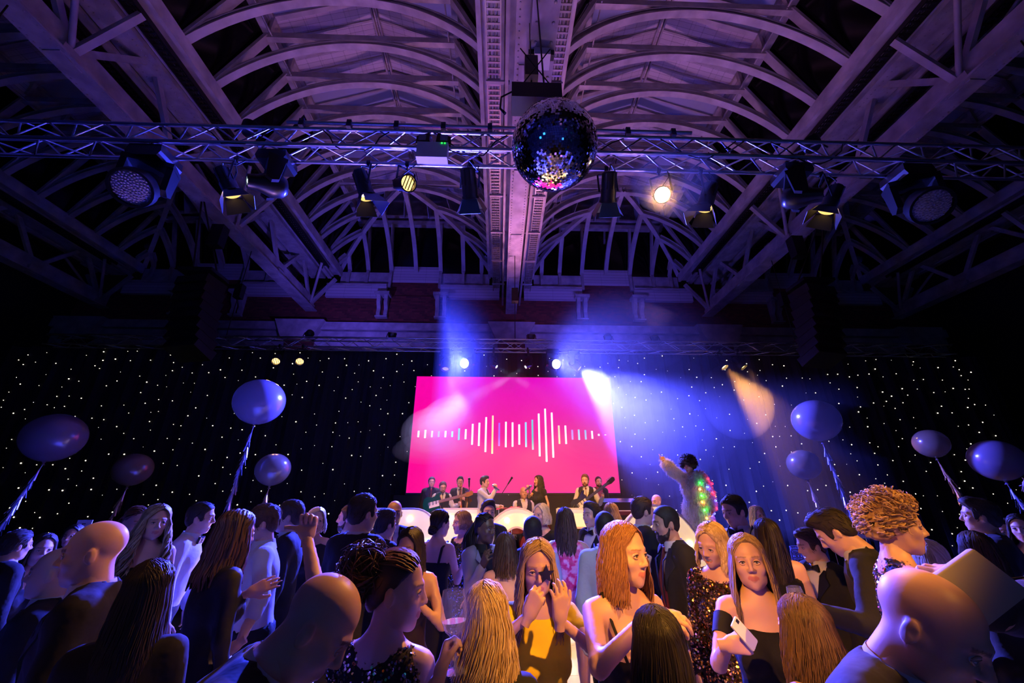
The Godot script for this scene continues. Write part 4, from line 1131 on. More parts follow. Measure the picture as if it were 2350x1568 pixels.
# ---------- bodies: smooth unions of bones on a grid, meshed as surface nets
class Field:
	var o: Vector3
	var h: float
	var nx: int
	var ny: int
	var nz: int
	var g := PackedFloat32Array()
	func _init(lo: Vector3, hi: Vector3, cell: float) -> void:
		o = lo; h = cell
		nx = int(ceil((hi.x - lo.x) / cell)) + 1
		ny = int(ceil((hi.y - lo.y) / cell)) + 1
		nz = int(ceil((hi.z - lo.z) / cell)) + 1
		g.resize(nx * ny * nz)
		g.fill(9.0)
	func span(lo: Vector3, hi: Vector3) -> PackedInt32Array:
		return PackedInt32Array([maxi(0, int((lo.x - o.x) / h)), mini(nx, int((hi.x - o.x) / h) + 2), maxi(0, int((lo.y - o.y) / h)), mini(ny, int((hi.y - o.y) / h) + 2), maxi(0, int((lo.z - o.z) / h)), mini(nz, int((hi.z - o.z) / h) + 2)])
	func cap(a: Vector3, b: Vector3, ra: float, rb: float, k := 0.03) -> void:
		var m := Vector3.ONE * (maxf(ra, rb) + k + 2.0 * h)
		var s := span(a.min(b) - m, a.max(b) + m)
		var ab := b - a
		var il := 1.0 / maxf(ab.length_squared(), 1e-9)
		var dr := rb - ra
		for z in range(s[4], s[5]):
			for y in range(s[2], s[3]):
				var i := (z * ny + y) * nx + s[0]
				var p := Vector3(o.x + s[0] * h, o.y + y * h, o.z + z * h) - a
				for x in range(s[0], s[1]):
					var t := clampf(p.dot(ab) * il, 0.0, 1.0)
					var d := (p - ab * t).length() - ra - dr * t
					var e := g[i]
					if d < e + k:
						var q := maxf(k - absf(d - e), 0.0)
						g[i] = minf(d, e) - q * q * 0.25 / k
					i += 1
					p.x += h
	func ell(c: Vector3, b: Basis, r: Vector3, k := 0.03) -> void:
		var e3 := (b.x * r.x).abs() + (b.y * r.y).abs() + (b.z * r.z).abs() + Vector3.ONE * (k + 2.0 * h)
		var s := span(c - e3, c + e3)
		var bt := b.transposed()
		var dx := bt.x * h / r
		for z in range(s[4], s[5]):
			for y in range(s[2], s[3]):
				var i := (z * ny + y) * nx + s[0]
				var p := (bt * (Vector3(o.x + s[0] * h, o.y + y * h, o.z + z * h) - c)) / r
				for x in range(s[0], s[1]):
					var k0 := p.length()
					var d := k0 * (k0 - 1.0) / maxf((p / r).length(), 1e-5)
					var e := g[i]
					if d < e + k:
						var q := maxf(k - absf(d - e), 0.0)
						g[i] = minf(d, e) - q * q * 0.25 / k
					i += 1
					p += dx
	func carve(a: Vector3, b: Vector3, ra: float, rb: float, k := 0.008) -> void:
		var m := Vector3.ONE * (maxf(ra, rb) + k + 2.0 * h)
		var s := span(a.min(b) - m, a.max(b) + m)
		var ab := b - a
		var il := 1.0 / maxf(ab.length_squared(), 1e-9)
		for z in range(s[4], s[5]):
			for y in range(s[2], s[3]):
				var i := (z * ny + y) * nx + s[0]
				var p := Vector3(o.x + s[0] * h, o.y + y * h, o.z + z * h) - a
				for x in range(s[0], s[1]):
					var t := clampf(p.dot(ab) * il, 0.0, 1.0)
					var d := -((p - ab * t).length() - ra - (rb - ra) * t)
					var e := g[i]
					if d > e - k:
						var q := maxf(k - absf(d - e), 0.0)
						g[i] = maxf(d, e) + q * q * 0.25 / k
					i += 1
					p.x += h
	func cut(n: Vector3, dist: float) -> void:   # keeps the side where n . p < dist
		var lim := 4.0 * h
		for z in nz:
			for y in ny:
				var i := (z * ny + y) * nx
				var v := n.x * o.x + n.y * (o.y + y * h) + n.z * (o.z + z * h) - dist
				var dv := n.x * h
				for x in nx:
					if g[i] < lim and v > g[i]: g[i] = v
					i += 1
					v += dv
	func land(p: Vector3, dir: Vector3, lift: float) -> Vector3:   # from outside along -dir on to the surface
		var q := p + dir * 0.16
		for k in 90:
			var x := int(round((q.x - o.x) / h)); var y := int(round((q.y - o.y) / h)); var z := int(round((q.z - o.z) / h))
			if x >= 0 and y >= 0 and z >= 0 and x < nx and y < ny and z < nz:
				var d := g[(z * ny + y) * nx + x]
				if d < h * 0.6: return q + dir * (lift - d)
				q -= dir * clampf(d * 0.5, 0.002, 0.03)
			else: q -= dir * 0.01
		return p
	func rough(nz_: FastNoiseLite, amp: float) -> void:
		var lim := 3.0 * h
		for z in nz:
			for y in ny:
				var i := (z * ny + y) * nx
				for x in nx:
					if absf(g[i]) < lim: g[i] += amp * nz_.get_noise_3d(o.x + x * h, o.y + y * h, o.z + z * h)
					i += 1
	func net() -> Array:   # [vertices, normals, indices]
		var vs := PackedVector3Array()
		var ix := PackedInt32Array()
		var at := PackedInt32Array()
		at.resize(g.size())
		at.fill(-1)
		var sy := nx
		var sz := nx * ny
		var off := [0, 1, sy, sy + 1, sz, sz + 1, sz + sy, sz + sy + 1]
		var edges := [[0, 1], [2, 3], [4, 5], [6, 7], [0, 2], [1, 3], [4, 6], [5, 7], [0, 4], [1, 5], [2, 6], [3, 7]]
		var lim := 2.6 * h
		var val := PackedFloat32Array()
		val.resize(8)
		for z in nz - 1:
			for y in ny - 1:
				var i := (z * ny + y) * nx
				for x in nx - 1:
					var v0 := g[i]
					if v0 < lim and v0 > -lim:
						var neg := 0
						for c in 8:
							var w := g[i + off[c]]
							val[c] = w
							if w < 0.0: neg += 1
						if neg > 0 and neg < 8:
							var sx := 0.0; var syy := 0.0; var szz := 0.0
							var cnt := 0
							for e in edges:
								var a: int = e[0]; var b: int = e[1]
								if (val[a] < 0.0) != (val[b] < 0.0):
									var t := val[a] / (val[a] - val[b])
									var ax := a & 1; var ay := (a >> 1) & 1; var az := a >> 2
									sx += ax + t * ((b & 1) - ax)
									syy += ay + t * (((b >> 1) & 1) - ay)
									szz += az + t * ((b >> 2) - az)
									cnt += 1
							at[i] = vs.size()
							vs.append(Vector3(o.x + (x + sx / cnt) * h, o.y + (y + syy / cnt) * h, o.z + (z + szz / cnt) * h))
					i += 1
		var ns := PackedVector3Array()
		ns.resize(vs.size())
		for z in range(1, nz - 1):
			for y in range(1, ny - 1):
				var i := (z * ny + y) * nx + 1
				for x in range(1, nx - 1):
					if at[i] >= 0:
						var neg := g[i] < 0.0
						for ax in 3:
							var st: int = [1, sy, sz][ax]
							if (g[i + st] < 0.0) != neg:
								var u: int = [sy, sz, 1][ax]
								var w: int = [sz, 1, sy][ax]
								var a := at[i]; var b := at[i - u]; var c := at[i - u - w]; var d := at[i - w]
								if a >= 0 and b >= 0 and c >= 0 and d >= 0:
									var fn := (vs[c] - vs[a]).cross(vs[d] - vs[b])
									if neg:
										ix.append_array(PackedInt32Array([a, c, b, a, d, c]))
									else:
										ix.append_array(PackedInt32Array([a, b, c, a, c, d]))
										fn = -fn
									ns[a] += fn; ns[b] += fn; ns[c] += fn; ns[d] += fn
					i += 1
		for k in ns.size(): ns[k] = ns[k].normalized()
		return [vs, ns, ix]

func net_mesh(r: Array, colors = null) -> ArrayMesh:
	var a := []
	a.resize(Mesh.ARRAY_MAX)
	a[Mesh.ARRAY_VERTEX] = r[0]
	a[Mesh.ARRAY_NORMAL] = r[1]
	a[Mesh.ARRAY_INDEX] = r[2]
	if colors != null: a[Mesh.ARRAY_COLOR] = colors
	var m := ArrayMesh.new()
	m.add_surface_from_arrays(Mesh.PRIMITIVE_TRIANGLES, a)
	return m

# head in its own axes: y up, z out of the face, the origin between the ears
# kinds of vertex: 0 skin, 1 lips, 2 brow, 3 eye white, 4 iris, 5 dark mouth, 6 teeth, 7 lashes
func head_shape(female: bool, mouth: float, cell: float) -> Array:
	var f := Field.new(Vector3(-0.11, -0.17, -0.13), Vector3(0.11, 0.15, 0.14), cell)
	var I := Basis()
	var w := 0.95 if female else 1.0
	f.ell(Vector3(0, 0.036, -0.014), I, Vector3(0.075 * w, 0.086, 0.096), 0.02)
	f.ell(Vector3(0, -0.03, 0.02), I, Vector3(0.064 * w, 0.082, 0.066), 0.03)
	f.ell(Vector3(0, -0.078, 0.036), I, Vector3(0.046 * w, 0.036, 0.044), 0.025)
	for s in [-1.0, 1.0]:
		f.ell(Vector3(s * 0.04 * w, -0.03, 0.056), I, Vector3(0.023, 0.02, 0.02), 0.022)
		f.cap(Vector3(s * 0.058 * w, -0.02, -0.005), Vector3(s * 0.042 * w, -0.082, 0.025), 0.014, 0.014, 0.025)
		f.cap(Vector3(s * 0.012, 0.022, 0.081), Vector3(s * 0.045, 0.021, 0.064), 0.011 if female else 0.0135, 0.009, 0.014)
	f.cap(Vector3(0, -0.104, 0.058), Vector3(0, -0.104, 0.06), 0.018 if female else 0.022, 0.018, 0.02)
	for s in [-1.0, 1.0]: f.carve(Vector3(s * 0.0305, -0.001, 0.098), Vector3(s * 0.0315, -0.001, 0.096), 0.0165, 0.0165, 0.012)
	f.cap(Vector3(0, 0.012, 0.083), Vector3(0, -0.03, 0.104), 0.0085, 0.0095 if female else 0.0115, 0.01)
	for s in [-1.0, 1.0]: f.cap(Vector3(s * 0.0105, -0.035, 0.094), Vector3(s * 0.011, -0.036, 0.09), 0.0085, 0.008, 0.007)
	var gape := 0.014 * mouth
	var smile := 1.0 if mouth > 0.05 and mouth < 0.9 else 0.35
	var cx := 0.019 + 0.006 * smile; var cy := -0.067 + 0.007 * smile; var cz := 0.075 - 0.003 * smile
	for s in [-1.0, 1.0]:
		f.cap(Vector3(s * cx, cy, cz), Vector3(0.0, -0.061, 0.086), 0.0042, 0.006, 0.006)
		f.cap(Vector3(s * cx * 0.92, cy - 0.004 - gape * 0.7, cz), Vector3(0.0, -0.074 - gape, 0.083), 0.0042, 0.0072, 0.006)
	if mouth > 0.05: f.carve(Vector3(-0.015, -0.066 - gape * 0.5 + 0.002 * smile, 0.081), Vector3(0.015, -0.066 - gape * 0.5 + 0.002 * smile, 0.081), 0.0045 + gape * 0.45, 0.005 + gape * 0.45, 0.003)
	for s in [-1.0, 1.0]:   # ears
		var eb := Basis(Vector3.UP, s * 0.35)
		f.ell(Vector3(s * 0.079 * w, -0.012, -0.016), eb, Vector3(0.009, 0.031, 0.019), 0.006)
		f.carve(Vector3(s * 0.092 * w, -0.005, -0.008), Vector3(s * 0.09 * w, -0.016, -0.006), 0.009, 0.006, 0.004)
	var nr := 0.046 if female else 0.057
	f.cap(Vector3(0, -0.06, -0.022), Vector3(0, -0.2, -0.04), nr, nr * 1.02, 0.03)
	f.cut(Vector3(0, -1, 0), 0.165)
	var r := f.net()
	var kind := PackedByteArray()
	for v in r[0]:
		var k := 0
		var mc := -0.067 - gape * 0.5
		if v.z > 0.06 and pow(v.x / 0.0255, 2.0) + pow((v.y - mc + 0.001) / (0.0112 + gape * 0.5), 2.0) < 1.0:
			k = 1
		if mouth > 0.05 and absf(v.x) < 0.018 and absf(v.y - mc) < 0.0035 + gape * 0.42 and v.z > 0.05:
			k = 6 if v.y > mc - gape * 0.12 else 5
		elif v.z > 0.05 and absf(v.y - 0.0235 + absf(absf(v.x) - 0.032) * 0.12) < (0.0035 if female else 0.0055) and absf(v.x) > 0.011 and absf(v.x) < 0.052: k = 2
		kind.append(k)
	# eyes: ball with iris, set in the sockets, and the upper lid
	var e := MB.new()
	var kinds2 := PackedByteArray()
	for s in [-1.0, 1.0]:
		var c := Vector3(s * 0.031, -0.001, 0.0715)
		var n0 := e.v.size()
		e.ball(c, Vector3.ONE * 0.0128, 14)
		for q in range(n0, e.v.size()):
			var d := e.v[q] - c
			kinds2.append(4 if Vector2(d.x, d.y).length() < 0.0056 and d.z > 0 else 3)
		n0 = e.v.size()
		e.tube(PackedVector3Array([c + Vector3(-s * 0.014, 0.001, 0.007), c + Vector3(-s * 0.006, 0.0058, 0.0125), c + Vector3(s * 0.004, 0.006, 0.012), c + Vector3(s * 0.0145, 0.0, 0.005)]), PackedFloat32Array([0.0018, 0.003, 0.003, 0.0018]), 6)
		for q in range(n0, e.v.size()): kinds2.append(7)
		n0 = e.v.size()
		e.tube(PackedVector3Array([c + Vector3(-s * 0.013, 0.003, 0.007), c + Vector3(-s * 0.005, 0.010, 0.0105), c + Vector3(s * 0.005, 0.0098, 0.010), c + Vector3(s * 0.015, 0.002, 0.004)]), PackedFloat32Array([0.002, 0.0042, 0.0042, 0.002]), 6)
		e.tube(PackedVector3Array([c + Vector3(-s * 0.013, -0.002, 0.007), c + Vector3(-s * 0.004, -0.0085, 0.0095), c + Vector3(s * 0.006, -0.008, 0.009), c + Vector3(s * 0.015, -0.001, 0.004)]), PackedFloat32Array([0.002, 0.0036, 0.0036, 0.002]), 6)
		for q in range(n0, e.v.size()): kinds2.append(0)
	var base: int = r[0].size()
	r[0].append_array(e.v)
	r[1].append_array(e.n)
	for q in e.v.size(): r[2].append(base + q)
	kind.append_array(kinds2)
	return [r[0], r[1], r[2], kind]

# right hand: wrist at the origin, fingers along +z, back of the hand up, thumb toward +x
const CURL := {"relaxed": [[22, 28, 18], [26, 30, 20], [30, 34, 22], [34, 36, 24], 0.0], "fist": [[82, 95, 60], [84, 95, 60], [86, 95, 60], [88, 95, 60], 0.8], "point": [[6, 8, 6], [84, 95, 60], [86, 95, 60], [88, 95, 60], 0.7], "flat": [[6, 6, 4], [4, 6, 4], [6, 6, 4], [8, 8, 6], -0.2], "grip": [[52, 58, 34], [56, 60, 36], [60, 62, 36], [62, 64, 36], 0.6], "thumb": [[82, 95, 60], [84, 95, 60], [86, 95, 60], [88, 95, 60], -1.0]}
func hand_shape(pose: String, cell: float) -> Array:
	var f := Field.new(Vector3(-0.07, -0.1, -0.04), Vector3(0.1, 0.05, 0.21), cell)
	var c: Array = CURL[pose]
	var kx := [0.029, 0.0095, -0.0105, -0.029]
	var kz := [0.088, 0.092, 0.087, 0.078]
	var ln := [0.072, 0.08, 0.074, 0.058]
	for i in 4:
		var p := Vector3(kx[i], 0.002, kz[i])
		f.cap(Vector3(kx[i] * 0.6, 0, 0.012), p, 0.0165, 0.0115, 0.012)
		var a := 0.0
		var rr := [0.0098, 0.0088, 0.008, 0.0068]
		var r0: float = rr[1] if i < 3 else 0.0082
		for s in 3:
			a += deg_to_rad(c[i][s])
			var l: float = ln[i] * [0.46, 0.3, 0.24][s]
			var q := p + Vector3(kx[i] * 0.10 * (1 - s * 0.5) * (0.0 if a > 1.0 else 1.0), -sin(a) * l, cos(a) * l)
			f.cap(p, q, r0 * (1.04 - 0.1 * s), r0 * (0.96 - 0.1 * s), 0.004)
			p = q
	f.cap(Vector3(0, 0, -0.035), Vector3(0, 0, 0.02), 0.023, 0.022, 0.015)
	var th: float = c[4]
	var t0 := Vector3(0.02, -0.006, 0.022); var t1 := Vector3(0.045 - 0.012 * maxf(th, 0), -0.014 - 0.012 * maxf(th, 0), 0.052); var t2 := Vector3(0.056 - 0.035 * maxf(th, 0), -0.02 - 0.024 * maxf(th, 0), 0.08); var t3 := Vector3(0.058 - 0.055 * maxf(th, 0), -0.022 - 0.03 * maxf(th, 0), 0.103)
	if th < -0.5:
		t1 = Vector3(0.05, 0.0, 0.045); t2 = Vector3(0.08, 0.002, 0.052); t3 = Vector3(0.105, 0.004, 0.054)
	f.cap(t0, t1, 0.016, 0.0125, 0.012)
	f.cap(t1, t2, 0.0118, 0.0105, 0.004)
	f.cap(t2, t3, 0.0104, 0.0085, 0.004)
	return f.net()

var heads := {}
var hands := {}
func head_of(female: bool, mouth: float, near: int) -> Array:
	var k := "%s%d%s" % [female, int(mouth * 10), near]
	if not heads.has(k): heads[k] = head_shape(female, mouth, [0.0115, 0.0086, 0.0056][near])
	return heads[k]
func hand_of(pose: String, near: int) -> Array:
	var k := "%s%s" % [pose, near]
	if not hands.has(k): hands[k] = hand_shape(pose, [0.0105, 0.008, 0.0052][near])
	return hands[k]

func add_net(dst: Array, src: Array, t: Transform3D, mirrored: bool) -> void:
	var base: int = dst[0].size()
	var tv: PackedVector3Array = t * PackedVector3Array(src[0])
	dst[0].append_array(tv)
	dst[1].append_array((Transform3D(t.basis.orthonormalized(), Vector3.ZERO) if not mirrored else Transform3D(t.basis, Vector3.ZERO)) * PackedVector3Array(src[1]))
	var ix: PackedInt32Array = src[2]
	if mirrored:
		for q in range(0, ix.size(), 3):
			dst[2].append(base + ix[q]); dst[2].append(base + ix[q + 2]); dst[2].append(base + ix[q + 1])
	else:
		for q in ix: dst[2].append(base + q)

func cloth(c: Color, rough := 0.85, shine := 0.0) -> StandardMaterial3D:
	var n := "cloth_%s_%d" % [c.to_html(false), int(rough * 100)]
	if M.has(n): return M[n]
	var m := mat(n, c, rough)
	if shine > 0.0:
		m.rim_enabled = true
		m.rim = shine
		m.rim_tint = 0.5
	if not M.has("weave_tex"): M["weave_tex"] = noise_tex(0.012, 11, 4, 256)
	relief(m, M.weave_tex, 0.5, 2.6)
	return m

const SKIN := {"fair": Color(0.60, 0.36, 0.26), "tan": Color(0.46, 0.26, 0.17), "brown": Color(0.24, 0.125, 0.075), "dark": Color(0.11, 0.055, 0.035)}

func ik(a: Vector3, target: Vector3, l1: float, l2: float, pole: Vector3) -> Array:
	var d := target - a
	var L := minf(d.length(), (l1 + l2) * 0.995)
	d = d.normalized()
	var t := a + d * L
	var x := (l1 * l1 - l2 * l2 + L * L) / (2 * L)
	var yy := sqrt(maxf(0.0, l1 * l1 - x * x))
	var p := (pole - d * pole.dot(d)).normalized()
	return [a + d * x + p * yy, t]

# P: head (world place of the head's middle), ground, yaw, lean, tilt (sideways), hyaw, hpitch, hroll, sex, skin, wear, hair, arms, near ...
func person(P: Dictionary) -> Node3D:
	var fem: bool = P.get("sex", "m") == "f"
	var lod: int = P.get("lod", 0)
	var near := lod == 2
	var sit: bool = P.get("sit", false)
	var yaw := Basis(Vector3.UP, deg_to_rad(P.get("yaw", 0.0)))
	var lean := Basis(Vector3.RIGHT, deg_to_rad(P.get("lean", 2.0))) * Basis(Vector3.BACK, deg_to_rad(P.get("tilt", 0.0)))
	var hip_u := Vector3(0, 0.93 if not sit else 0.50, 0)
	var neck_u := hip_u + lean * Vector3(0, 0.555, -0.01)
	var hd := Basis(Vector3.UP, deg_to_rad(P.get("hyaw", 0.0))) * Basis(Vector3.RIGHT, deg_to_rad(P.get("hpitch", 0.0))) * Basis(Vector3.BACK, deg_to_rad(P.get("hroll", 0.0)))
	var neck_dir := (lean * Vector3(0, 1, 0) * 0.6 + hd * Vector3(0, 1, 0) * 0.4).normalized()
	var head_u := neck_u + neck_dir * 0.112 + hd * Vector3(0, 0.035, 0.028)
	var head_w: Vector3 = P.head
	var ground: float = P.get("ground", 0.0)
	var s := clampf((head_w.y - ground) / head_u.y, 0.72, 1.2)
	var root := Vector3(head_w.x, ground, head_w.z) - yaw * Vector3(head_u.x, 0, head_u.z) * s
	var T := thing("person", P.label, "person", Vector3(root.x, head_w.y - head_u.y * s, root.z))
	T.basis = yaw
	var inv := T.transform.affine_inverse()
	# joints, in the person's own axes
	var hip := hip_u * s
	var U := lean.y; var X := lean.x; var W := lean.z
	var sh := 0.15 if fem else 0.168
	var joint := func(up: float, side: float, fwd: float) -> Vector3: return hip + (U * up + X * side + W * fwd) * s
	var neck := neck_u * s
	var head := head_u * s
	var hs: float = s * (P.get("hsize", 1.01) if not fem else P.get("hsize", 0.98))
	var cell: float = [0.028, 0.023, 0.0155][lod]
	var wear: Dictionary = P.get("wear", {})
	var kind: String = wear.get("kind", "suit")
	var bare: bool = kind in ["dress", "fur"]
	var ar := 0.037 if fem else 0.044
	var arms := []
	for side in [1.0, -1.0]:
		var a: Vector3 = joint.call(0.495, side * sh, -0.01)
		var spec: Dictionary = P.get("left" if side > 0 else "right", {})
		var l1 := (0.275 if fem else 0.295) * s; var l2 := (0.235 if fem else 0.255) * s
		var e: Vector3; var w: Vector3
		if spec.has("to"):
			var pole: Vector3 = spec.get("pole", Vector3(side * 0.4, -1, -0.3))
			var r := ik(a, inv * (spec.to as Vector3), l1, l2, pole)
			e = r[0]; w = r[1]
		else:
			var ud: Vector3 = spec.get("up", Vector3(0.16, -1, 0.0)); var fd: Vector3 = spec.get("fore", Vector3(0.03, -1, 0.25))
			ud.x *= side; fd.x *= side
			e = a + ud.normalized() * l1
			w = e + fd.normalized() * l2
		arms.append([a, e, w, spec, side])
	var knee_z := 0.04 if not sit else 0.44
	var legs := []
	for side in [1.0, -1.0]:
		if sit: legs.append([Vector3(side * 0.09, 0.5, 0) * s, Vector3(side * 0.11, 0.52, knee_z) * s, Vector3(side * 0.11, 0.09, knee_z - 0.04) * s, side])
		else: legs.append([Vector3(side * 0.088, 0.9, 0) * s, Vector3(side * 0.1, 0.49, 0.03) * s, Vector3(side * 0.105, 0.09, -0.02) * s, side])
	var lo := Vector3(-0.32, -0.02, -0.32) * s; var hi := Vector3(0.32, 1.0, 0.34) * s
	for q in [hip, neck, head]:
		lo = lo.min(q - Vector3.ONE * 0.27); hi = hi.max(q + Vector3.ONE * 0.27)
	for a in arms:
		for q in 3:
			lo = lo.min(a[q] - Vector3.ONE * 0.1); hi = hi.max(a[q] + Vector3.ONE * 0.1)
	if sit: hi.z = maxf(hi.z, 0.62 * s)
	# skin
	var k := s
	var skin := Field.new(lo, hi, cell)
	var shrink := 1.0 if bare else 0.86
	var wom := fem
	torso(skin, joint, Basis(X, U, W), s, wom, 0.0 if bare else -0.022, not bare)
	for a in arms:
		var sr: float = 1.0 if (bare and not wear.get("sleeves", false)) or wear.get("rolled", false) else 0.8
		skin.cap(a[0], a[1], ar * 1.12 * k * sr, ar * 0.9 * k * sr, 0.03)
		skin.cap(a[1], a[2], ar * 0.92 * k * sr, ar * 0.62 * k * maxf(sr, 0.9), 0.015)
	var nr := (0.05 if fem else 0.06) * s
	skin.cap(neck - U * 0.05 * s, head - hd.y * 0.06 * s - hd.z * 0.02 * s, nr * 1.1, nr * 0.95, 0.05)
	if bare:
		skin.cap(neck - U * 0.05 * s, joint.call(0.5, sh * 0.7, 0.0), 0.045 * s, 0.035 * s, 0.05)
		skin.cap(neck - U * 0.05 * s, joint.call(0.5, -sh * 0.7, 0.0), 0.045 * s, 0.035 * s, 0.05)
	for l in (legs if bare else []):
		skin.cap(l[0], l[1], 0.072 * s, 0.05 * s, 0.03)
		skin.cap(l[1], l[2], 0.048 * s, 0.033 * s, 0.02)
		skin.cap(l[2], l[2] + Vector3(l[3] * 0.02, -0.05, 0.11) * s, 0.033 * s, 0.028 * s, 0.02)
	var r := skin.net()
	var tone: Color = SKIN[P.get("skin", "fair")]
	tone = tone * P.get("tone", 1.0)
	tone.a = 1.0
	var cols := PackedColorArray()
	cols.resize(r[0].size())
	cols.fill(tone)
	var hb := hd * Basis.from_scale(Vector3.ONE * hs * 1.0)
	var ht := Transform3D(hb, head)
	var H := head_of(fem, P.get("mouth", 0.0), lod)
	add_net(r, H, ht, false)
	var hairc: Color = P.get("hairc", Color(0.02, 0.012, 0.008))
	var lip := Color(tone.r * 0.92, tone.g * 0.72, tone.b * 0.74) if not fem else Color(tone.r * 0.85, tone.g * 0.5, tone.b * 0.55)
	var table := [tone, lip, tone.lerp(hairc, 0.75), Color(0.62, 0.6, 0.58), Color(0.03, 0.02, 0.015), Color(0.05, 0.012, 0.012), Color(0.7, 0.68, 0.62), Color(0.02, 0.012, 0.01) if fem else tone.lerp(hairc, 0.5)]
	for q in H[3]: cols.append(table[q])
	for a in arms:
		var spec: Dictionary = a[3]
		var pose: String = spec.get("hand", "relaxed")
		var hnd := hand_of(pose, lod)
		var f: Vector3 = spec.get("fdir", (a[2] - a[1]).normalized())
		if spec.has("fdir"): f = (inv.basis * f).normalized()
		var back: Vector3 = spec.get("back", Vector3(a[4] * 1.0, 0.15, 0.25))
		if spec.has("wback"): back = inv.basis * (spec.wback as Vector3)
		back = (back - f * back.dot(f)).normalized()
		var xx := back.cross(f)
		var sz := s * (0.92 if fem else 1.02)
		var hb2 := Basis(xx * sz * (1.0 if a[4] < 0 else -1.0), back * sz, f * sz)
		var n0: int = r[0].size()
		add_net(r, hnd, Transform3D(hb2, a[2]), a[4] > 0)
		var add := PackedColorArray()
		add.resize(r[0].size() - n0)
		add.fill(tone)
		cols.append_array(add)
	part(T, "body", net_mesh(r, cols), skin_mat())
	dress_up(T, wear, P, joint, Basis(X, U, W), s, fem, arms, legs, neck, head, hd, lo, hi, cell, near, ar, skin)
	hair(T, P, ht, near, yaw)
	accessories(T, P, ht, joint, Basis(X, U, W), s)
	return T

func accessories(T: Node3D, P: Dictionary, ht: Transform3D, joint: Callable, b: Basis, s: float) -> void:
	if P.get("glasses", false):
		var g := MB.new()
		for q in [-1.0, 1.0]:
			var p := PackedVector3Array(); var r := PackedFloat32Array()
			for k in 17:
				p.append(ht * (Vector3(q * 0.033, 0.0, 0.096) + Vector3(cos(TAU * k / 16) * 0.024, sin(TAU * k / 16) * 0.019, -absf(cos(TAU * k / 16)) * 0.003))); r.append(0.0018)
			g.tube(p, r, 6, false)
			g.rod(ht * Vector3(q * 0.057, 0.004, 0.092), ht * Vector3(q * 0.083, 0.004, -0.01), 0.0018, 6)
		g.rod(ht * Vector3(-0.01, 0.004, 0.098), ht * Vector3(0.01, 0.004, 0.098), 0.0018, 6)
		part(T, "glasses", g.mesh(), M.black_metal)
	if P.get("earrings", false):
		for q in [-1.0, 1.0]:
			var g := MB.new()
			g.ball(ht * Vector3(q * 0.082, -0.052, -0.012), Vector3.ONE * 0.008, 10)
			g.ball(ht * Vector3(q * 0.083, -0.068, -0.012), Vector3(0.005, 0.012, 0.005), 8)
			part(T, "earring", g.mesh(), M.chrome)
	if P.get("star", false):
		var poly := PackedVector2Array()
		for k in 10:
			var a := PI / 2 + TAU * k / 10
			var r := 0.044 if k % 2 == 0 else 0.019
			poly.append(Vector2(cos(a), sin(a)) * r)
		var g := MB.new()
		g.prism(poly, 0.003, Transform3D(ht.basis * Basis(Vector3.UP, 0.3), ht * Vector3(0.034, -0.004, 0.092)))
		part(T, "face_star", g.mesh(), cloth(Color(0.01, 0.01, 0.012), 0.5))
	if P.get("lanyard", false):
		for q in [-1.0, 1.0]:
			var g := MB.new()
			g.tube(PackedVector3Array([joint.call(0.555, q * 0.075, 0.0), joint.call(0.47, q * 0.07, 0.13), joint.call(0.3, q * 0.03, 0.165), joint.call(0.17, 0, 0.165)]), PackedFloat32Array([0.009, 0.009, 0.009, 0.009]), 6, true, 0.3)
			part(T, "lanyard", g.mesh(), cloth(Color(0.01, 0.01, 0.02), 0.6))
		var c := MB.new()
		c.box(Transform3D(b, joint.call(0.12, 0.0, 0.17)), Vector3(0.075, 0.1, 0.004))
		part(T, "name_card", c.mesh(), mat("name_card", Color(0.75, 0.55, 0.75), 0.6))

func skin_mat() -> StandardMaterial3D:
	if M.has("skin"): return M.skin
	var m := mat("skin", Color.WHITE, 0.46)
	m.vertex_color_use_as_albedo = true
	m.subsurf_scatter_enabled = true
	m.subsurf_scatter_strength = 0.08
	return m

func torso(f: Field, joint: Callable, b: Basis, s: float, fem: bool, off: float, covered: bool) -> void:
	if fem:
		f.ell(joint.call(0.0, 0, -0.01), b, Vector3(0.165, 0.13, 0.115) * s + Vector3.ONE * off, 0.05)
		f.ell(joint.call(0.17, 0, 0.0), b, Vector3(0.122, 0.16, 0.09) * s + Vector3.ONE * off, 0.05)
		f.ell(joint.call(0.36, 0, -0.005), b, Vector3(0.142, 0.155, 0.097) * s + Vector3.ONE * off, 0.05)
		for q in [-1.0, 1.0]: f.ell(joint.call(0.325, q * 0.066, 0.075), b, Vector3(0.062, 0.062, 0.058) * s + Vector3.ONE * off, 0.025)
	else:
		f.ell(joint.call(0.0, 0, 0.0), b, Vector3(0.162, 0.13, 0.115) * s + Vector3.ONE * off, 0.05)
		f.ell(joint.call(0.17, 0, 0.01), b, Vector3(0.148, 0.17, 0.112) * s + Vector3.ONE * off, 0.05)
		f.ell(joint.call(0.37, 0, 0.0), b, Vector3(0.162, 0.16, 0.116) * s + Vector3.ONE * off, 0.05)
	for q in [-1.0, 1.0]: f.cap(joint.call(0.535, q * 0.03, -0.02), joint.call(0.485, q * (0.1 if fem else 0.12), -0.015), (0.038 if fem else 0.05) * s + off, (0.03 if fem else 0.036) * s + off, 0.04)
	var w := 0.112 if fem else 0.13
	f.cap(joint.call(0.475, w, -0.015), joint.call(0.475, -w, -0.015), (0.045 if fem else 0.056) * s + off, (0.045 if fem else 0.056) * s + off, 0.05)

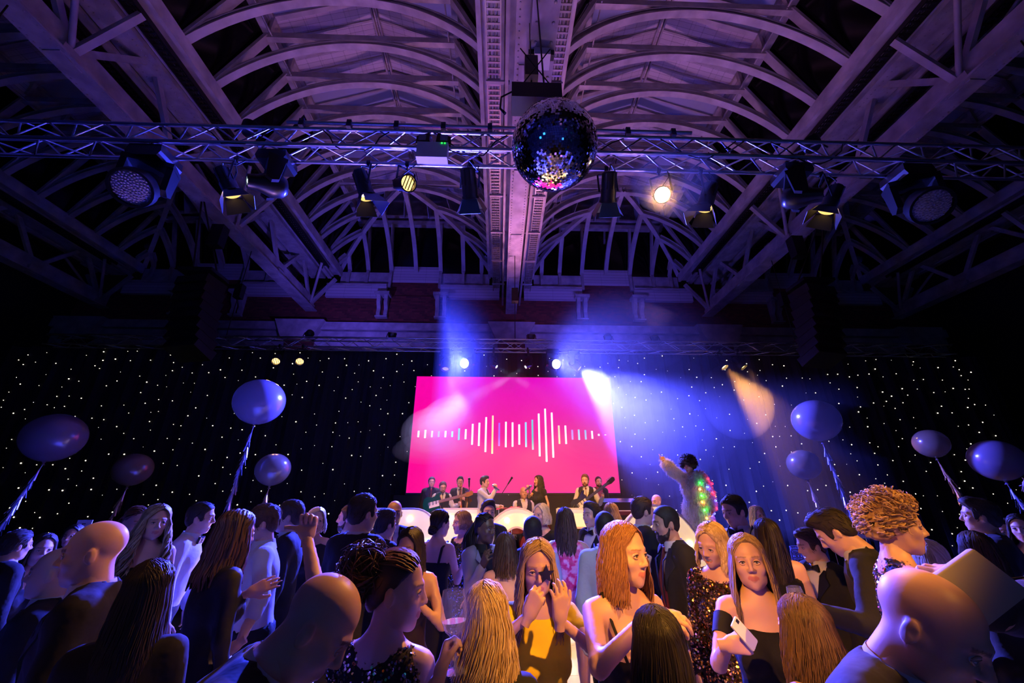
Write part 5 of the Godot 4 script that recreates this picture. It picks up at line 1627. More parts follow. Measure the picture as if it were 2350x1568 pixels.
func dress_up(T: Node3D, wear: Dictionary, P: Dictionary, joint: Callable, b: Basis, s: float, fem: bool, arms: Array, legs: Array, neck: Vector3, head: Vector3, hd: Basis, lo: Vector3, hi: Vector3, cell: float, near: bool, ar: float, bodyf: Field) -> void:
	var kind: String = wear.get("kind", "suit")
	var main: Color = wear.get("c", Color(0.012, 0.012, 0.015))
	var rough: float = wear.get("rough", 0.85)
	var nz := FastNoiseLite.new()
	nz.seed = int(absf(P.head.x * 977) + absf(P.head.z * 331))
	nz.frequency = 7.0
	var wrinkle := 0.010 if near else 0.007
	var hipj: Vector3 = joint.call(0.0, 0, 0)
	if kind in ["suit", "shirt", "vest"]:
		# trousers
		var tf := Field.new(Vector3(lo.x, -0.02, lo.z), Vector3(hi.x, hipj.y + 0.16, hi.z), cell * 1.5)
		tf.ell(joint.call(0.02, 0, 0), b, Vector3(0.178, 0.16, 0.134) * s, 0.05)
		for l in legs:
			tf.cap(l[0], l[1], 0.088 * s, 0.066 * s, 0.04)
			tf.cap(l[1], l[2] - Vector3(0, 0.03, 0), 0.066 * s, 0.058 * s, 0.03)
		tf.cut(b.y, b.y.dot(hipj) + 0.07 * s)
		part(T, "trousers", net_mesh(tf.net()), cloth(wear.get("trousers", Color(0.012, 0.012, 0.015)), 0.85))
		for l in legs:
			var sh := MB.new()
			sh.ball(l[2] + Vector3(l[3] * 0.01, -0.05 * s, 0.06 * s), Vector3(0.05, 0.045, 0.135) * s, 12)
			part(T, "shoe", sh.mesh(), mat("shoe", Color(0.015, 0.013, 0.013), 0.3))
		# shirt
		var sc: Color = wear.get("shirt", Color(0.72, 0.72, 0.74))
		var only := kind != "suit"
		var sf := Field.new(lo, hi, cell)
		torso(sf, joint, b, s, fem, 0.012 if only else 0.004, false)
		var cuff: float = 0.35 if wear.get("rolled", false) else 0.97
		if only:
			for a in arms:
				sf.cap(a[0], a[1], ar * 1.36 * s, ar * 1.25 * s, 0.03)
				sf.cap(a[1], a[1].lerp(a[2], cuff), ar * 1.25 * s, ar * (1.25 if cuff < 0.5 else 0.92) * s, 0.02)
			sf.rough(nz, wrinkle)
		sf.carve(neck + b.y * 0.05 * s, neck + b.y * 0.3 * s, (0.054 if fem else 0.062) * s, 0.1 * s)
		sf.cut(-b.y, -(b.y.dot(hipj)) + (0.02 * s if not only else 0.03 * s))
		if only: sf.cut(b.y, b.y.dot(neck) + 0.02 * s)
		part(T, "shirt", net_mesh(sf.net()), cloth(sc, 0.8))
		# collar: a turned band open at the throat
		var col := MB.new()
		var nr := (0.058 if fem else 0.068) * s
		var cb := Transform3D(b, neck - b.y * 0.005 * s + b.z * 0.002 * s)
		col.lathe(PackedVector2Array([Vector2(nr * 1.12, -0.025 * s), Vector2(nr * 1.02, 0.03 * s), Vector2(nr * 1.05, 0.036 * s), Vector2(nr * 1.22, -0.012 * s), Vector2(nr * 1.28, -0.03 * s)]), cb, 28, PI / 2 + 0.16, PI / 2 + TAU - 0.16)
		part(T, "collar", col.mesh(), cloth(sc, 0.8))
		if wear.get("bow", false): bow_tie(T, neck + b.z * nr * 1.22 - b.y * 0.018 * s, b, s, wear.get("tie", Color(0.01, 0.01, 0.012)))
		elif wear.has("tie"):
			var ti := MB.new()
			var fz := 0.128 if not only else 0.135
			var p0: Vector3 = neck + b.z * nr * 1.2 - b.y * 0.02 * s
			var p1 := sf.land(joint.call(0.36, 0, 0.05), b.z, 0.012); var p2 := sf.land(joint.call(0.14, 0, 0.05), b.z, 0.014)
			ti.bar(p0 + b.y * 0.015 * s, p0 - b.y * 0.02 * s, 0.035 * s, 0.02 * s, b.z)
			ti.tube(PackedVector3Array([p0, p1, p2]), PackedFloat32Array([0.016 * s, 0.028 * s, 0.036 * s]), 8, true, 0.3)
			part(T, "necktie", ti.mesh(), cloth(wear.tie, 0.6))
		if kind == "suit" or kind == "vest":
			var jf := Field.new(lo, hi, cell)
			torso(jf, joint, b, s, fem, 0.024, false)
			if kind == "suit":
				for a in arms:
					jf.cap(a[0], a[1], ar * 1.42 * s, ar * 1.3 * s, 0.035)
					jf.cap(a[1], a[1].lerp(a[2], 0.93), ar * 1.32 * s, ar * 1.08 * s, 0.02)
				jf.ell(joint.call(-0.06, 0, 0), b, Vector3(0.18, 0.19, 0.135) * s, 0.05)
				jf.cap(joint.call(0.505, 0.125, -0.015), joint.call(0.505, -0.125, -0.015), 0.055 * s, 0.055 * s, 0.04)
				jf.rough(nz, wrinkle)
			jf.carve(neck + b.y * 0.035 * s, neck + b.y * 0.3 * s, 0.072 * s, 0.1 * s)
			var open: float = wear.get("open", 0.09)
			jf.carve(joint.call(0.56, 0, 0.1), joint.call(0.24 if kind == "suit" else 0.3, 0, 0.175), open * s, 0.012 * s)
			jf.cut(-b.y, -(b.y.dot(hipj)) + (0.15 * s if kind == "suit" else -0.03 * s))
			if kind == "vest":
				for q in [-1.0, 1.0]:
					var a0: Vector3 = joint.call(0.44, q * 0.225, 0)
					jf.carve(a0, joint.call(0.5, q * 0.26, 0), 0.075 * s, 0.1 * s)
			part(T, "jacket" if kind == "suit" else "waistcoat", net_mesh(jf.net()), cloth(main, rough, wear.get("shine", 0.3)))
			if kind == "suit":
				for q in [-1.0, 1.0]:
					var lp := MB.new()
					var inn := [[0.545, 0.07], [0.49, 0.082], [0.42, 0.073], [0.35, 0.05], [0.27, 0.014]]
					var out := [[0.545, 0.1], [0.485, 0.125], [0.435, 0.15], [0.36, 0.085], [0.27, 0.018]]
					for e in 4:
						var c4 := PackedVector3Array()
						for w in [inn[e], out[e], out[e + 1], inn[e + 1]]: c4.append(jf.land(joint.call(w[0], q * w[1], 0.09), b.z, 0.006))
						lp.quad(c4[0], c4[1], c4[2], c4[3], (b.z + b.x * q * 0.3).normalized())
						lp.quad(c4[0] - b.z * 0.008, c4[1] - b.z * 0.008, c4[2] - b.z * 0.008, c4[3] - b.z * 0.008, -b.z)
						lp.quad(c4[1], c4[2], c4[2] - b.z * 0.012, c4[1] - b.z * 0.012, b.x * q)
					part(T, "lapel", lp.mesh(), cloth(wear.get("lapel", main), 0.5, 0.3))
				if wear.get("cuffs", true):
					for a in arms:
						var cf := MB.new()
						cf.rod(a[1].lerp(a[2], 0.9), a[1].lerp(a[2], 0.985), ar * 0.92 * s, 12, ar * 0.86 * s)
						part(T, "shirt_cuff", cf.mesh(), cloth(sc, 0.8))
				if wear.get("square", false):
					var ps := MB.new()
					var at := jf.land(joint.call(0.36, 0.1, 0.1), b.z, 0.003)
					ps.prism(PackedVector2Array([Vector2(-0.03, -0.01), Vector2(0.03, 0.0), Vector2(0.02, 0.03), Vector2(0.005, 0.015), Vector2(-0.015, 0.032)]), 0.006, Transform3D(b, at))
					part(T, "pocket_square", ps.mesh(), cloth(Color(0.75, 0.75, 0.78), 0.8))
		if wear.get("braces", false):
			for q in [-1.0, 1.0]:
				var p := PackedVector3Array(); var rr := PackedFloat32Array()
				for e in [[0.02, 0.075, 0.135], [0.2, 0.085, 0.14], [0.38, 0.095, 0.145], [0.48, 0.1, 0.095], [0.545, 0.1, -0.01], [0.49, 0.085, -0.1], [0.36, 0.06, -0.14], [0.2, 0.03, -0.125], [0.02, 0.07, -0.13]]:
					p.append(sf.land(joint.call(e[0], q * e[1], e[2] * 0.5), b.z * signf(e[2]) if absf(e[2]) > 0.02 else b.y, 0.004)); rr.append(0.019 * s)
				var br := MB.new()
				br.tube(p, rr, 8, true, 0.28)
				part(T, "brace", br.mesh(), cloth(wear.get("brace_c", Color(0.012, 0.012, 0.014)), 0.7))
	elif kind == "fur": fur_coat(T, joint, b, s, arms, legs, lo, hi, cell, ar)
	elif kind == "dress":
		var top: float = wear.get("top", 0.44)          # how high the bodice reaches
		var hem: float = wear.get("hem", 0.45)
		var df := Field.new(lo, hi, cell)
		torso(df, joint, b, s, true, 0.011, false)
		var sit: bool = P.get("sit", false)
		if not sit:
			var flare: float = wear.get("flare", 0.0)
			df.cap(Vector3(0.055, 0.92, 0.0) * s, Vector3(0.07 * s, hem * s, 0.01), 0.122 * s, (0.105 + flare) * s, 0.06)
			df.cap(Vector3(-0.055, 0.92, 0.0) * s, Vector3(-0.07 * s, hem * s, 0.01), 0.122 * s, (0.105 + flare) * s, 0.06)
			df.cut(Vector3.DOWN, -hem * s)
		else:
			for l in legs: df.cap(l[0], l[1], 0.1 * s, 0.085 * s, 0.05)
		if wear.get("sleeves", false):
			for a in arms:
				var sl: float = wear.sleeves
				df.cap(a[0], a[1].lerp(a[0], maxf(0.0, 1.0 - sl * 2.0)), ar * 1.32 * s, ar * 1.15 * s, 0.04)
				if sl > 0.5: df.cap(a[1], a[1].lerp(a[2], sl * 2.0 - 1.0), ar * 1.15 * s, ar * 0.85 * s, 0.02)
		if wear.get("wrinkled", true): df.rough(nz, wrinkle * 0.7)
		if wear.get("vneck", 0.0) > 0.0: df.carve(joint.call(0.6, 0, 0.1), joint.call(0.56 - wear.vneck, 0, 0.15), 0.1 * s, 0.012 * s)
		if wear.get("backless", 0.0) > 0.0: df.carve(joint.call(0.62, 0, -0.16), joint.call(0.56 - wear.backless, 0, -0.16), 0.13 * s, 0.1 * s)
		if top < 0.5:
			df.cut(b.y, b.y.dot(joint.call(top, 0, 0)))
			if wear.get("offshoulder", false):
				for a in arms:
					var bd := MB.new()
					bd.rod(a[0].lerp(a[1], 0.2), a[0].lerp(a[1], 0.55), ar * 1.22 * s, 16, ar * 1.12 * s)
					part(T, "sleeve_band", bd.mesh(), cloth(main, rough))
		else: df.carve(neck + b.y * 0.02 * s + b.z * 0.02 * s, neck + b.y * 0.25 * s, wear.get("scoop", 0.085) * s, 0.11 * s)
		var dm: Material = wear["mat"] if wear.has("mat") else cloth(main, rough, wear.get("shine", 0.2))
		var net := df.net()
		var d := part(T, "dress", net_mesh(net), dm)
		if wear.get("sequins", 0) > 0: sequins(d, net, wear.sequins, wear.seq_c, wear.get("seq_r", 0.0055), nz.seed)
		if wear.get("straps", false):
			for q in [-1.0, 1.0]:
				var p := PackedVector3Array(); var rr := PackedFloat32Array()
				for e in [[top - 0.02, 0.085, 0.112], [0.46, 0.1, 0.085], [0.528, 0.105, 0.005], [0.5, 0.1, -0.06], [top - 0.02, 0.08, -0.095]]:
					p.append(bodyf.land(joint.call(e[0], q * e[1], e[2] * 0.5), b.z * signf(e[2]) if absf(e[2]) > 0.02 else b.y, 0.004)); rr.append(wear.get("strap_r", 0.009) * s)
				var st := MB.new()
				st.tube(p, rr, 8, true, 0.4)
				part(T, "strap", st.mesh(), cloth(wear.get("strap_c", main), rough))
		if not sit:
			for l in legs:
				var sh := MB.new()
				sh.ball(l[2] + Vector3(l[3] * 0.01, -0.055 * s, 0.06 * s), Vector3(0.04, 0.032, 0.115) * s, 12)
				part(T, "shoe", sh.mesh(), mat("shoe", Color(0.015, 0.013, 0.013), 0.3))

func fur_coat(T: Node3D, joint: Callable, b: Basis, s: float, arms: Array, legs: Array, lo: Vector3, hi: Vector3, cell: float, ar: float) -> void:
	var suit := Field.new(lo, hi, cell)
	torso(suit, joint, b, s, true, 0.008, false)
	suit.cut(b.y, b.y.dot(joint.call(0.44, 0, 0)))
	var sn := suit.net()
	var su := part(T, "bodysuit", net_mesh(sn), cloth(Color(0.015, 0.012, 0.015), 0.5))
	sequins(su, sn, 2500, [Color(0.5, 0.3, 0.3), Color(0.15, 0.1, 0.12)], 0.006, 9)
	for l in legs:
		var bt := MB.new()
		bt.tube(PackedVector3Array([l[0] - Vector3(0, 0.1, 0), l[1], l[2], l[2] + Vector3(0, -0.07, 0.0)]), PackedFloat32Array([0.078 * s, 0.056 * s, 0.042 * s, 0.045 * s]), 14)
		bt.ball(l[2] + Vector3(0, -0.06, 0.06) * s, Vector3(0.045, 0.035, 0.12) * s, 12)
		part(T, "boot", bt.mesh(), mat("teal_boot", Color(0.08, 0.25, 0.3), 0.5))
		var fr := MB.new()
		for k in 40:
			var a := TAU * k / 40
			var p: Vector3 = l[1].lerp(l[2], 0.35) + Vector3(cos(a), 0, sin(a)) * 0.05 * s
			fr.tube(PackedVector3Array([p, p + Vector3(cos(a) * 0.03, -0.06 - 0.03 * (k % 3), sin(a) * 0.03)]), PackedFloat32Array([0.006, 0.002]), 4)
		part(T, "boot_fringe", fr.mesh(), mat("teal_boot", Color(0.08, 0.25, 0.3), 0.5))
	var f := Field.new(lo - Vector3.ONE * 0.08, hi + Vector3.ONE * 0.08, cell * 1.3)
	torso(f, joint, b, s, true, 0.03, false)
	f.cap(joint.call(0.0, 0.05, 0), joint.call(-0.27, 0.07, 0), 0.14 * s, 0.15 * s, 0.06)
	f.cap(joint.call(0.0, -0.05, 0), joint.call(-0.27, -0.07, 0), 0.14 * s, 0.15 * s, 0.06)
	for a in arms:
		f.cap(a[0], a[1], ar * 1.9 * s, ar * 1.9 * s, 0.05)
		f.cap(a[1], a[1].lerp(a[2], 0.85), ar * 1.9 * s, ar * 1.8 * s, 0.03)
	f.cut(-b.y, -(b.y.dot(joint.call(-0.33, 0, 0))))
	f.carve(joint.call(0.62, 0, 0.12), joint.call(0.3, 0, 0.2), 0.085 * s, 0.06 * s)
	f.carve(joint.call(0.3, 0, 0.22), joint.call(-0.4, 0, 0.26), 0.075 * s, 0.12 * s)
	f.carve(joint.call(0.56, 0, 0.0), joint.call(0.75, 0, 0.02), 0.07 * s, 0.1 * s)
	var net := f.net()
	var coat := part(T, "fur_coat", net_mesh(net), cloth(Color(0.72, 0.70, 0.72), 0.95))
	var mm := MultiMesh.new()
	mm.transform_format = MultiMesh.TRANSFORM_3D
	var tuft := MB.new()
	tuft.tube(PackedVector3Array([Vector3.ZERO, Vector3(0, 0.45, 0.1), Vector3(0, 0.85, 0.35), Vector3(0, 1.0, 0.6)]), PackedFloat32Array([0.07, 0.06, 0.035, 0.004]), 4, false)
	mm.mesh = tuft.mesh()
	var rg := RandomNumberGenerator.new()
	rg.seed = 31
	var cnt := 12000
	mm.instance_count = cnt
	var vs: PackedVector3Array = net[0]; var ns: PackedVector3Array = net[1]
	for k in cnt:
		var q := rg.randi_range(0, vs.size() - 1)
		var n := (ns[q] + Vector3(rg.randfn(0, 0.35), -0.5 + rg.randfn(0, 0.3), rg.randfn(0, 0.35))).normalized()
		var z := (Vector3.DOWN - n * n.dot(Vector3.DOWN)).normalized()
		var l := rg.randf_range(0.03, 0.06)
		mm.set_instance_transform(k, Transform3D(Basis(n.cross(z) * l, n * l, z * l), vs[q] + Vector3(rg.randfn(0, 0.006), rg.randfn(0, 0.006), 0)))
	var mi := MultiMeshInstance3D.new()
	mi.name = "fur_tufts"
	mi.multimesh = mm
	mi.material_override = mat("white_fur", Color(0.8, 0.78, 0.8), 0.8)
	tag(mi, "shaggy white fur", "", "", "stuff")
	coat.add_child(mi)
	var lc := [Color(1, 0.1, 0.15), Color(0.15, 1, 0.25), Color(0.25, 0.35, 1), Color(1, 0.6, 0.2)]
	var k := 0
	for e in [[0.46, 0.15, 0.02], [0.4, 0.13, 0.13], [0.33, 0.17, 0.08], [0.3, 0.11, 0.15], [0.24, 0.17, 0.06], [0.2, 0.13, 0.14], [0.12, 0.17, 0.06], [0.1, 0.12, 0.15], [0.0, 0.19, 0.06], [-0.02, 0.13, 0.16], [-0.1, 0.19, 0.08], [-0.14, 0.14, 0.16], [-0.2, 0.2, 0.05], [-0.24, 0.15, 0.15], [-0.08, 0.22, -0.03], [0.18, 0.19, -0.02], [0.38, 0.19, -0.02]]:
		var p := f.land(joint.call(e[0], e[1] * 0.7, e[2] * 0.5), (b.z * e[2] + b.x * e[1]).normalized(), 0.035)
		var sm := SphereMesh.new()
		sm.radius = 0.02; sm.height = 0.04; sm.radial_segments = 12; sm.rings = 6
		part(coat, "coat_light", sm, glow("coat_light_%d" % (k % 4), lc[k % 4], 3.0), Transform3D(Basis(), p))
		omni(coat, "coat_light_glow", p + (b.z * e[2] + b.x * e[1]).normalized() * 0.03, lc[k % 4], 0.012, 0.02)
		k += 1

func bow_tie(T: Node3D, at: Vector3, b: Basis, s: float, c: Color) -> void:
	var m := MB.new()
	for q in [-1.0, 1.0]:
		m.prism(PackedVector2Array([Vector2(0, -0.008), Vector2(q * 0.058, -0.028), Vector2(q * 0.062, 0.0), Vector2(q * 0.056, 0.027), Vector2(0, 0.009)]), 0.018 * s, Transform3D(b * Basis.from_scale(Vector3.ONE * s), at - b.z * 0.006))
	m.ball(at + b.z * 0.006, Vector3(0.013, 0.015, 0.014) * s, 10)
	part(T, "bow_tie", m.mesh(), cloth(c, 0.6))

func sequins(parent: Node3D, net: Array, count: int, colors: Array, r: float, seed_: int) -> void:
	var rg := RandomNumberGenerator.new()
	rg.seed = seed_ + 5
	var mm := MultiMesh.new()
	mm.transform_format = MultiMesh.TRANSFORM_3D
	mm.use_colors = true
	var c := CylinderMesh.new()
	c.top_radius = r; c.bottom_radius = r; c.height = 0.0008; c.radial_segments = 7; c.rings = 0
	mm.mesh = c
	mm.instance_count = count
	var vs: PackedVector3Array = net[0]; var ns: PackedVector3Array = net[1]; var ix: PackedInt32Array = net[2]
	for k in count:
		var q := 3 * rg.randi_range(0, ix.size() / 3 - 1)
		var u := rg.randf(); var v := rg.randf()
		if u + v > 1.0: u = 1 - u; v = 1 - v
		var p := vs[ix[q]] + (vs[ix[q + 1]] - vs[ix[q]]) * u + (vs[ix[q + 2]] - vs[ix[q]]) * v
		var n := (ns[ix[q]] + Vector3(rg.randfn(0, 0.3), rg.randfn(0, 0.3), rg.randfn(0, 0.3))).normalized()
		var x := n.cross(Vector3(0.3, 0.2, 0.9)).normalized()
		mm.set_instance_transform(k, Transform3D(Basis(x, n, x.cross(n)), p + ns[ix[q]] * 0.002))
		mm.set_instance_color(k, colors[rg.randi_range(0, colors.size() - 1)])
	var mi := MultiMeshInstance3D.new()
	mi.name = "sequins"
	mi.multimesh = mm
	var m := mat("sequin", Color.WHITE, 0.16, 1.0)
	m.vertex_color_use_as_albedo = true
	mi.material_override = m
	tag(mi, "shiny round sequins", "", "", "stuff")
	parent.add_child(mi)

# ---------- hair, in the head's own axes
func hair_mat() -> StandardMaterial3D:
	if M.has("hair"): return M.hair
	var m := mat("hair", Color.WHITE, 0.5)
	m.vertex_color_use_as_albedo = true
	return m

func short_hair_mat() -> StandardMaterial3D:
	if M.has("short_hair"): return M.short_hair
	var m := mat("short_hair", Color.WHITE, 0.68)
	m.vertex_color_use_as_albedo = true
	return m

var caps := {}
func hair_cap(style: String, fem: bool, near: bool) -> Array:
	var key := "%s%s%s" % [style, fem, near]
	if caps.has(key): return caps[key]
	var f := Field.new(Vector3(-0.19, -0.18, -0.22), Vector3(0.19, 0.24, 0.16), (0.0105 if style == "under" else 0.0068) if near else 0.0115)
	var w := 0.95 if fem else 1.0
	var I := Basis()
	var t := 0.012
	if style == "crop": t = 0.0065
	if style == "curls": t = 0.03
	if style == "afro": t = 0.06
	if style == "under": t = 0.006
	f.ell(Vector3(0, 0.037, -0.015), I, Vector3(0.075 * w + t, 0.086 + t, 0.096 + t), 0.02)
	if style != "crop": f.ell(Vector3(0, -0.025, -0.045), I, Vector3(0.064 * w + t * 0.8, 0.06, 0.06 + t * 0.6), 0.03)
	else: f.ell(Vector3(0, -0.025, -0.04), I, Vector3(0.063 * w + t, 0.055, 0.06), 0.03)
	if style == "quiff": f.ell(Vector3(0.01, 0.105, 0.04), I, Vector3(0.058, 0.034, 0.05), 0.03)
	if style == "top": f.ell(Vector3(0.0, 0.1, 0.0), I, Vector3(0.062, 0.035, 0.085), 0.03)
	var n := FastNoiseLite.new()
	n.seed = style.length() * 13
	n.frequency = 26.0 if style in ["curls", "afro"] else 42.0
	if style != "under": f.rough(n, 0.03 if style in ["curls", "afro"] else 0.004)
	f.cut(Vector3(0, -0.677, 0.736), (0.002 if style != "curls" else 0.014) if style not in ["under", "afro"] else (-0.010 if style == "under" else 0.045))
	f.cut(Vector3(0, -1, 0), 0.075 if style != "afro" else 0.13)
	for s in ([-1.0, 1.0] if style != "afro" else []): f.carve(Vector3(s * 0.12, -0.02, -0.012), Vector3(s * 0.07, -0.02, -0.012), 0.022, 0.022, 0.006)
	if style in ["short", "quiff", "top", "crop"]:
		for s in [-1.0, 1.0]: f.ell(Vector3(s * 0.068, 0.006, 0.022), I, Vector3(0.011, 0.042, 0.02), 0.012)
	caps[key] = f.net()
	return caps[key]

func hair(T: Node3D, P: Dictionary, ht: Transform3D, near: bool, yaw: Basis) -> void:
	var lod: int = P.get("lod", 0)
	var style: String = P.get("hair", "short")
	if style == "bald": return
	var c: Color = P.get("hairc", Color(0.02, 0.012, 0.008))
	var c2: Color = P.get("hairc2", c * 1.6)
	c2.a = 1.0
	var fem: bool = P.get("sex", "m") == "f"
	var rg := RandomNumberGenerator.new()
	rg.seed = int(absf(P.head.x * 311) + absf(P.head.z * 177)) + 3
	if style in ["short", "crop", "quiff", "top", "curls", "afro"]:
		var src := hair_cap("short" if style == "short" else style, fem, near)
		var r := [PackedVector3Array(), PackedVector3Array(), PackedInt32Array()]
		add_net(r, src, ht, false)
		var cols := PackedColorArray()
		for k in r[0].size(): cols.append(c.lerp(c2, rg.randf() * rg.randf()))
		part(T, "hair", net_mesh(r, cols), short_hair_mat())
		if style != "crop" and (lod > 0 or style in ["curls", "afro"]):   # loose strands over the shell
			var lk := MB.new()
			lk.tinted = true
			for k in ((800 if near else 300) if not style in ["curls", "afro"] else 800):
				var src_v: PackedVector3Array = src[0]; var q := rg.randi_range(0, src_v.size() - 1)
				var nn: Vector3 = src[1][q]; var v := src_v[q]
				if v.y < -0.02 or nn.z > 0.8: continue
				var gv := Vector3(rg.randfn(0, 0.25), -0.3 if v.y > 0.06 else -0.8, -0.8 if v.y > 0.06 else -0.3)
				var fl := (gv - nn * gv.dot(nn)).normalized()
				lk.tint = c.lerp(c2, rg.randf())
				if style in ["curls", "afro"]:
					var cp := PackedVector3Array(); var cr := PackedFloat32Array()
					var ph := rg.randf() * TAU; var q1 := nn.cross(fl).normalized()
					var cl := rg.randf_range(0.03, 0.06) * (1.0 if style == "curls" else 1.3)
					for w in 8:
						var z := w / 7.0
						cp.append(ht * (v + (fl * 0.75 + nn * 0.35 - nn * z * 0.3) * cl * z + (q1 * cos(ph + z * 7.0) + nn * sin(ph + z * 7.0)) * 0.011))
						cr.append(0.0042 * (1.0 - 0.6 * z))
					lk.tube(cp, cr, 4, false)
					continue
				var l := rg.randf_range(0.02, 0.042) * (1.6 if style == "curls" else 2.2 if style == "afro" else 1.0)
				lk.tube(PackedVector3Array([ht * v, ht * (v + fl * l * 0.5 + nn * 0.003), ht * (v + fl * l - nn * l * 0.16)]), PackedFloat32Array([0.0018, 0.002, 0.0005]), 3, false)
			part(T, "loose_strands", lk.mesh(), hair_mat())
	else:
		var under := hair_cap("under", fem, near)
		var r := [PackedVector3Array(), PackedVector3Array(), PackedInt32Array()]
		add_net(r, under, ht, false)
		var cols := PackedColorArray()
		cols.resize(r[0].size())
		cols.fill(c * 0.7)
		var scalp := net_mesh(r, cols)
		var lk := MB.new()
		lk.tinted = true
		var L: float = P.get("hairlen", 0.3) * ht.basis.y.length()
		var n: int = P.get("locks", [160, 320, 1700][lod])
		var curl: float = P.get("curl", 0.006)
		var back: float = P.get("faceopen", 62.0)
		var down := ht.basis.orthonormalized().inverse() * Vector3.DOWN    # gravity in the head's axes
		down = (down * 0.8 + Vector3.DOWN * 0.2).normalized()
		var thick := 0.0066 if n < 600 else 0.0033
		if style == "updo": L = 0.0
		for k in n:
			var t := rg.randf()
			var az := deg_to_rad(rg.randf_range(back, 360.0 - back))     # from the face round the back
			var fringe := rg.randf() < 0.22
			if fringe: az = deg_to_rad(rg.randf_range(back - 4.0, back + 34.0) * (1.0 if rg.randf() < 0.5 else -1.0))
			var layer := rg.randf_range(0.002, 0.010) * (1.5 if style == "wavy" else 1.0)
			lk.tint = c.lerp(c2, rg.randf() * (0.4 + 0.6 * rg.randf()))
			var pts := PackedVector3Array(); var rad := PackedFloat32Array()
			var rx := 0.0745 + layer; var ry := 0.087 + layer; var rz := 0.096 + layer
			var cen := Vector3(0, 0.036, -0.014)
			var part_side: float = P.get("parting", 0.012)
			var hairline: float = P.get("hairline", 44.0)
			var steps := 4
			# from the parting over the skull down to the level of the ears
			var az0 := az
			var sd := 1.0 if sin(az0) > 0 else -1.0
			var turn := acos(clampf(cos(az0), -1, 1))                    # 0 at the face, PI at the back
			var phi := lerpf(deg_to_rad(hairline), deg_to_rad(150.0), clampf((turn - deg_to_rad(back)) / (PI - deg_to_rad(back)) + rg.randf_range(-0.12, 0.2), 0, 1))
			var d0 := Vector3(part_side / rx + sd * rg.randf_range(0.0, 0.3) * absf(sin(az0)), sin(phi), cos(phi)).normalized()
			var d1 := Vector3(sin(az0) * cos(-0.1), sin(-0.1), cos(az0) * cos(-0.1))
			if fringe:
				phi = deg_to_rad(rg.randf_range(hairline - 4.0, hairline + 45.0))
				d0 = Vector3(part_side / rx + sd * rg.randf_range(0.0, 0.55), sin(phi), cos(phi)).normalized()
			elif rg.randf() < 0.35: d0 = d0.slerp(d1, rg.randf() * 0.6)
			for q in steps:
				var dd := d0.slerp(d1, q / float(steps - 1))
				pts.append(cen + dd * Vector3(rx, ry, rz) * (1.0 if q > 0 else 0.985)); rad.append(thick if near else 0.0105)
			if style in ["updo", "bun"]:
				# gathered at the back of the head
				var bun: Vector3 = P.get("bun", Vector3(0, -0.02, -0.115))
				var e := pts[0]
				pts = PackedVector3Array([e]); rad = PackedFloat32Array([rad[0]])
				for q in range(1, 6):
					var w := q / 5.0
					var m := e.lerp(bun, w)
					var d := (m - cen) / Vector3(rx, ry, rz)
					if d.length() < 1.0: m = cen + (d.normalized() * Vector3(rx, ry, rz))
					pts.append(m); rad.append(0.006 if near else 0.010)
				if rg.randf() < 0.62:
					var a := rg.randf() * TAU; var br: float = P.get("bunr", 0.042)
					var e1 := Vector3(rg.randfn(0, 1), rg.randfn(0, 1), rg.randfn(0, 1)).normalized()
					var e2 := e1.cross(Vector3(rg.randfn(0, 1), rg.randfn(0, 1), rg.randfn(0, 1))).normalized()
					var bc := bun + Vector3(rg.randfn(0, curl), rg.randfn(0, curl), rg.randfn(0, curl) - br * 0.3)
					var bq := br * rg.randf_range(0.55, 1.0)
					for q in range(1, 9):
						var w := a + q * 0.62
						pts.append(bc + (e1 * cos(w) + e2 * sin(w)) * bq); rad.append((thick if near else 0.010) * (1.0 - 0.07 * q))
			elif style == "pony":
				var bun: Vector3 = P.get("bun", Vector3(0, 0.07, -0.12))
				var e := pts[0]
				pts = PackedVector3Array([e]); rad = PackedFloat32Array([rad[0]])
				for q in range(1, 5):
					var w := q / 4.0
					var m := e.lerp(bun, w)
					var d := (m - cen) / Vector3(rx, ry, rz)
					if d.length() < 1.0: m = cen + (d.normalized() * Vector3(rx, ry, rz))
					pts.append(m); rad.append(0.0075)
				var sp := Vector3(rg.randfn(0, 0.018), 0, rg.randfn(0, 0.014))
				for q in range(1, 6): 
					pts.append(bun + Vector3(0, 0, -0.03) * minf(q, 2.0) + down * L * q / 5.0 + sp * minf(q * 0.6, 1.6)); rad.append(0.008 * (1.0 - 0.16 * q))
			else:
				var e := pts[steps - 1]
				var out := Vector3(sin(az0), 0, cos(az0))
				var len := L * rg.randf_range(0.72, 1.05)
				var ph := rg.randf() * TAU
				var m := 5 if curl < 0.015 else 7
				for q in range(1, m + 1):
					var w := q / float(m)
					var p: Vector3 = e + down * len * w + out * (0.008 * sin(w * PI) + P.get("spread", 0.02) * w)
					p += Vector3(cos(ph + w * 9.0), 0, sin(ph + w * 9.0)) * curl * (0.3 + w)
					# lie outside the neck and on the shoulders
					var hz := Vector2(p.x, p.z + 0.03)
					if p.y < -0.14:
						var need := 0.06 + minf(0.055, (-0.14 - p.y) * 0.9)
						if hz.length() < need:
							hz = hz.normalized() * need
							p.x = hz.x; p.z = hz.y - 0.03
					pts.append(p); rad.append((thick if near else 0.0105) * (1.15 - 0.75 * w * w))
			for q in pts.size(): pts[q] = ht * pts[q]
			for q in rad.size(): rad[q] *= ht.basis.y.length()
			lk.tube(pts, rad, 3, false, 0.75)
		var hm := part(T, "hair", lk.mesh(), hair_mat())
		part(hm, "scalp_hair", scalp, hair_mat())
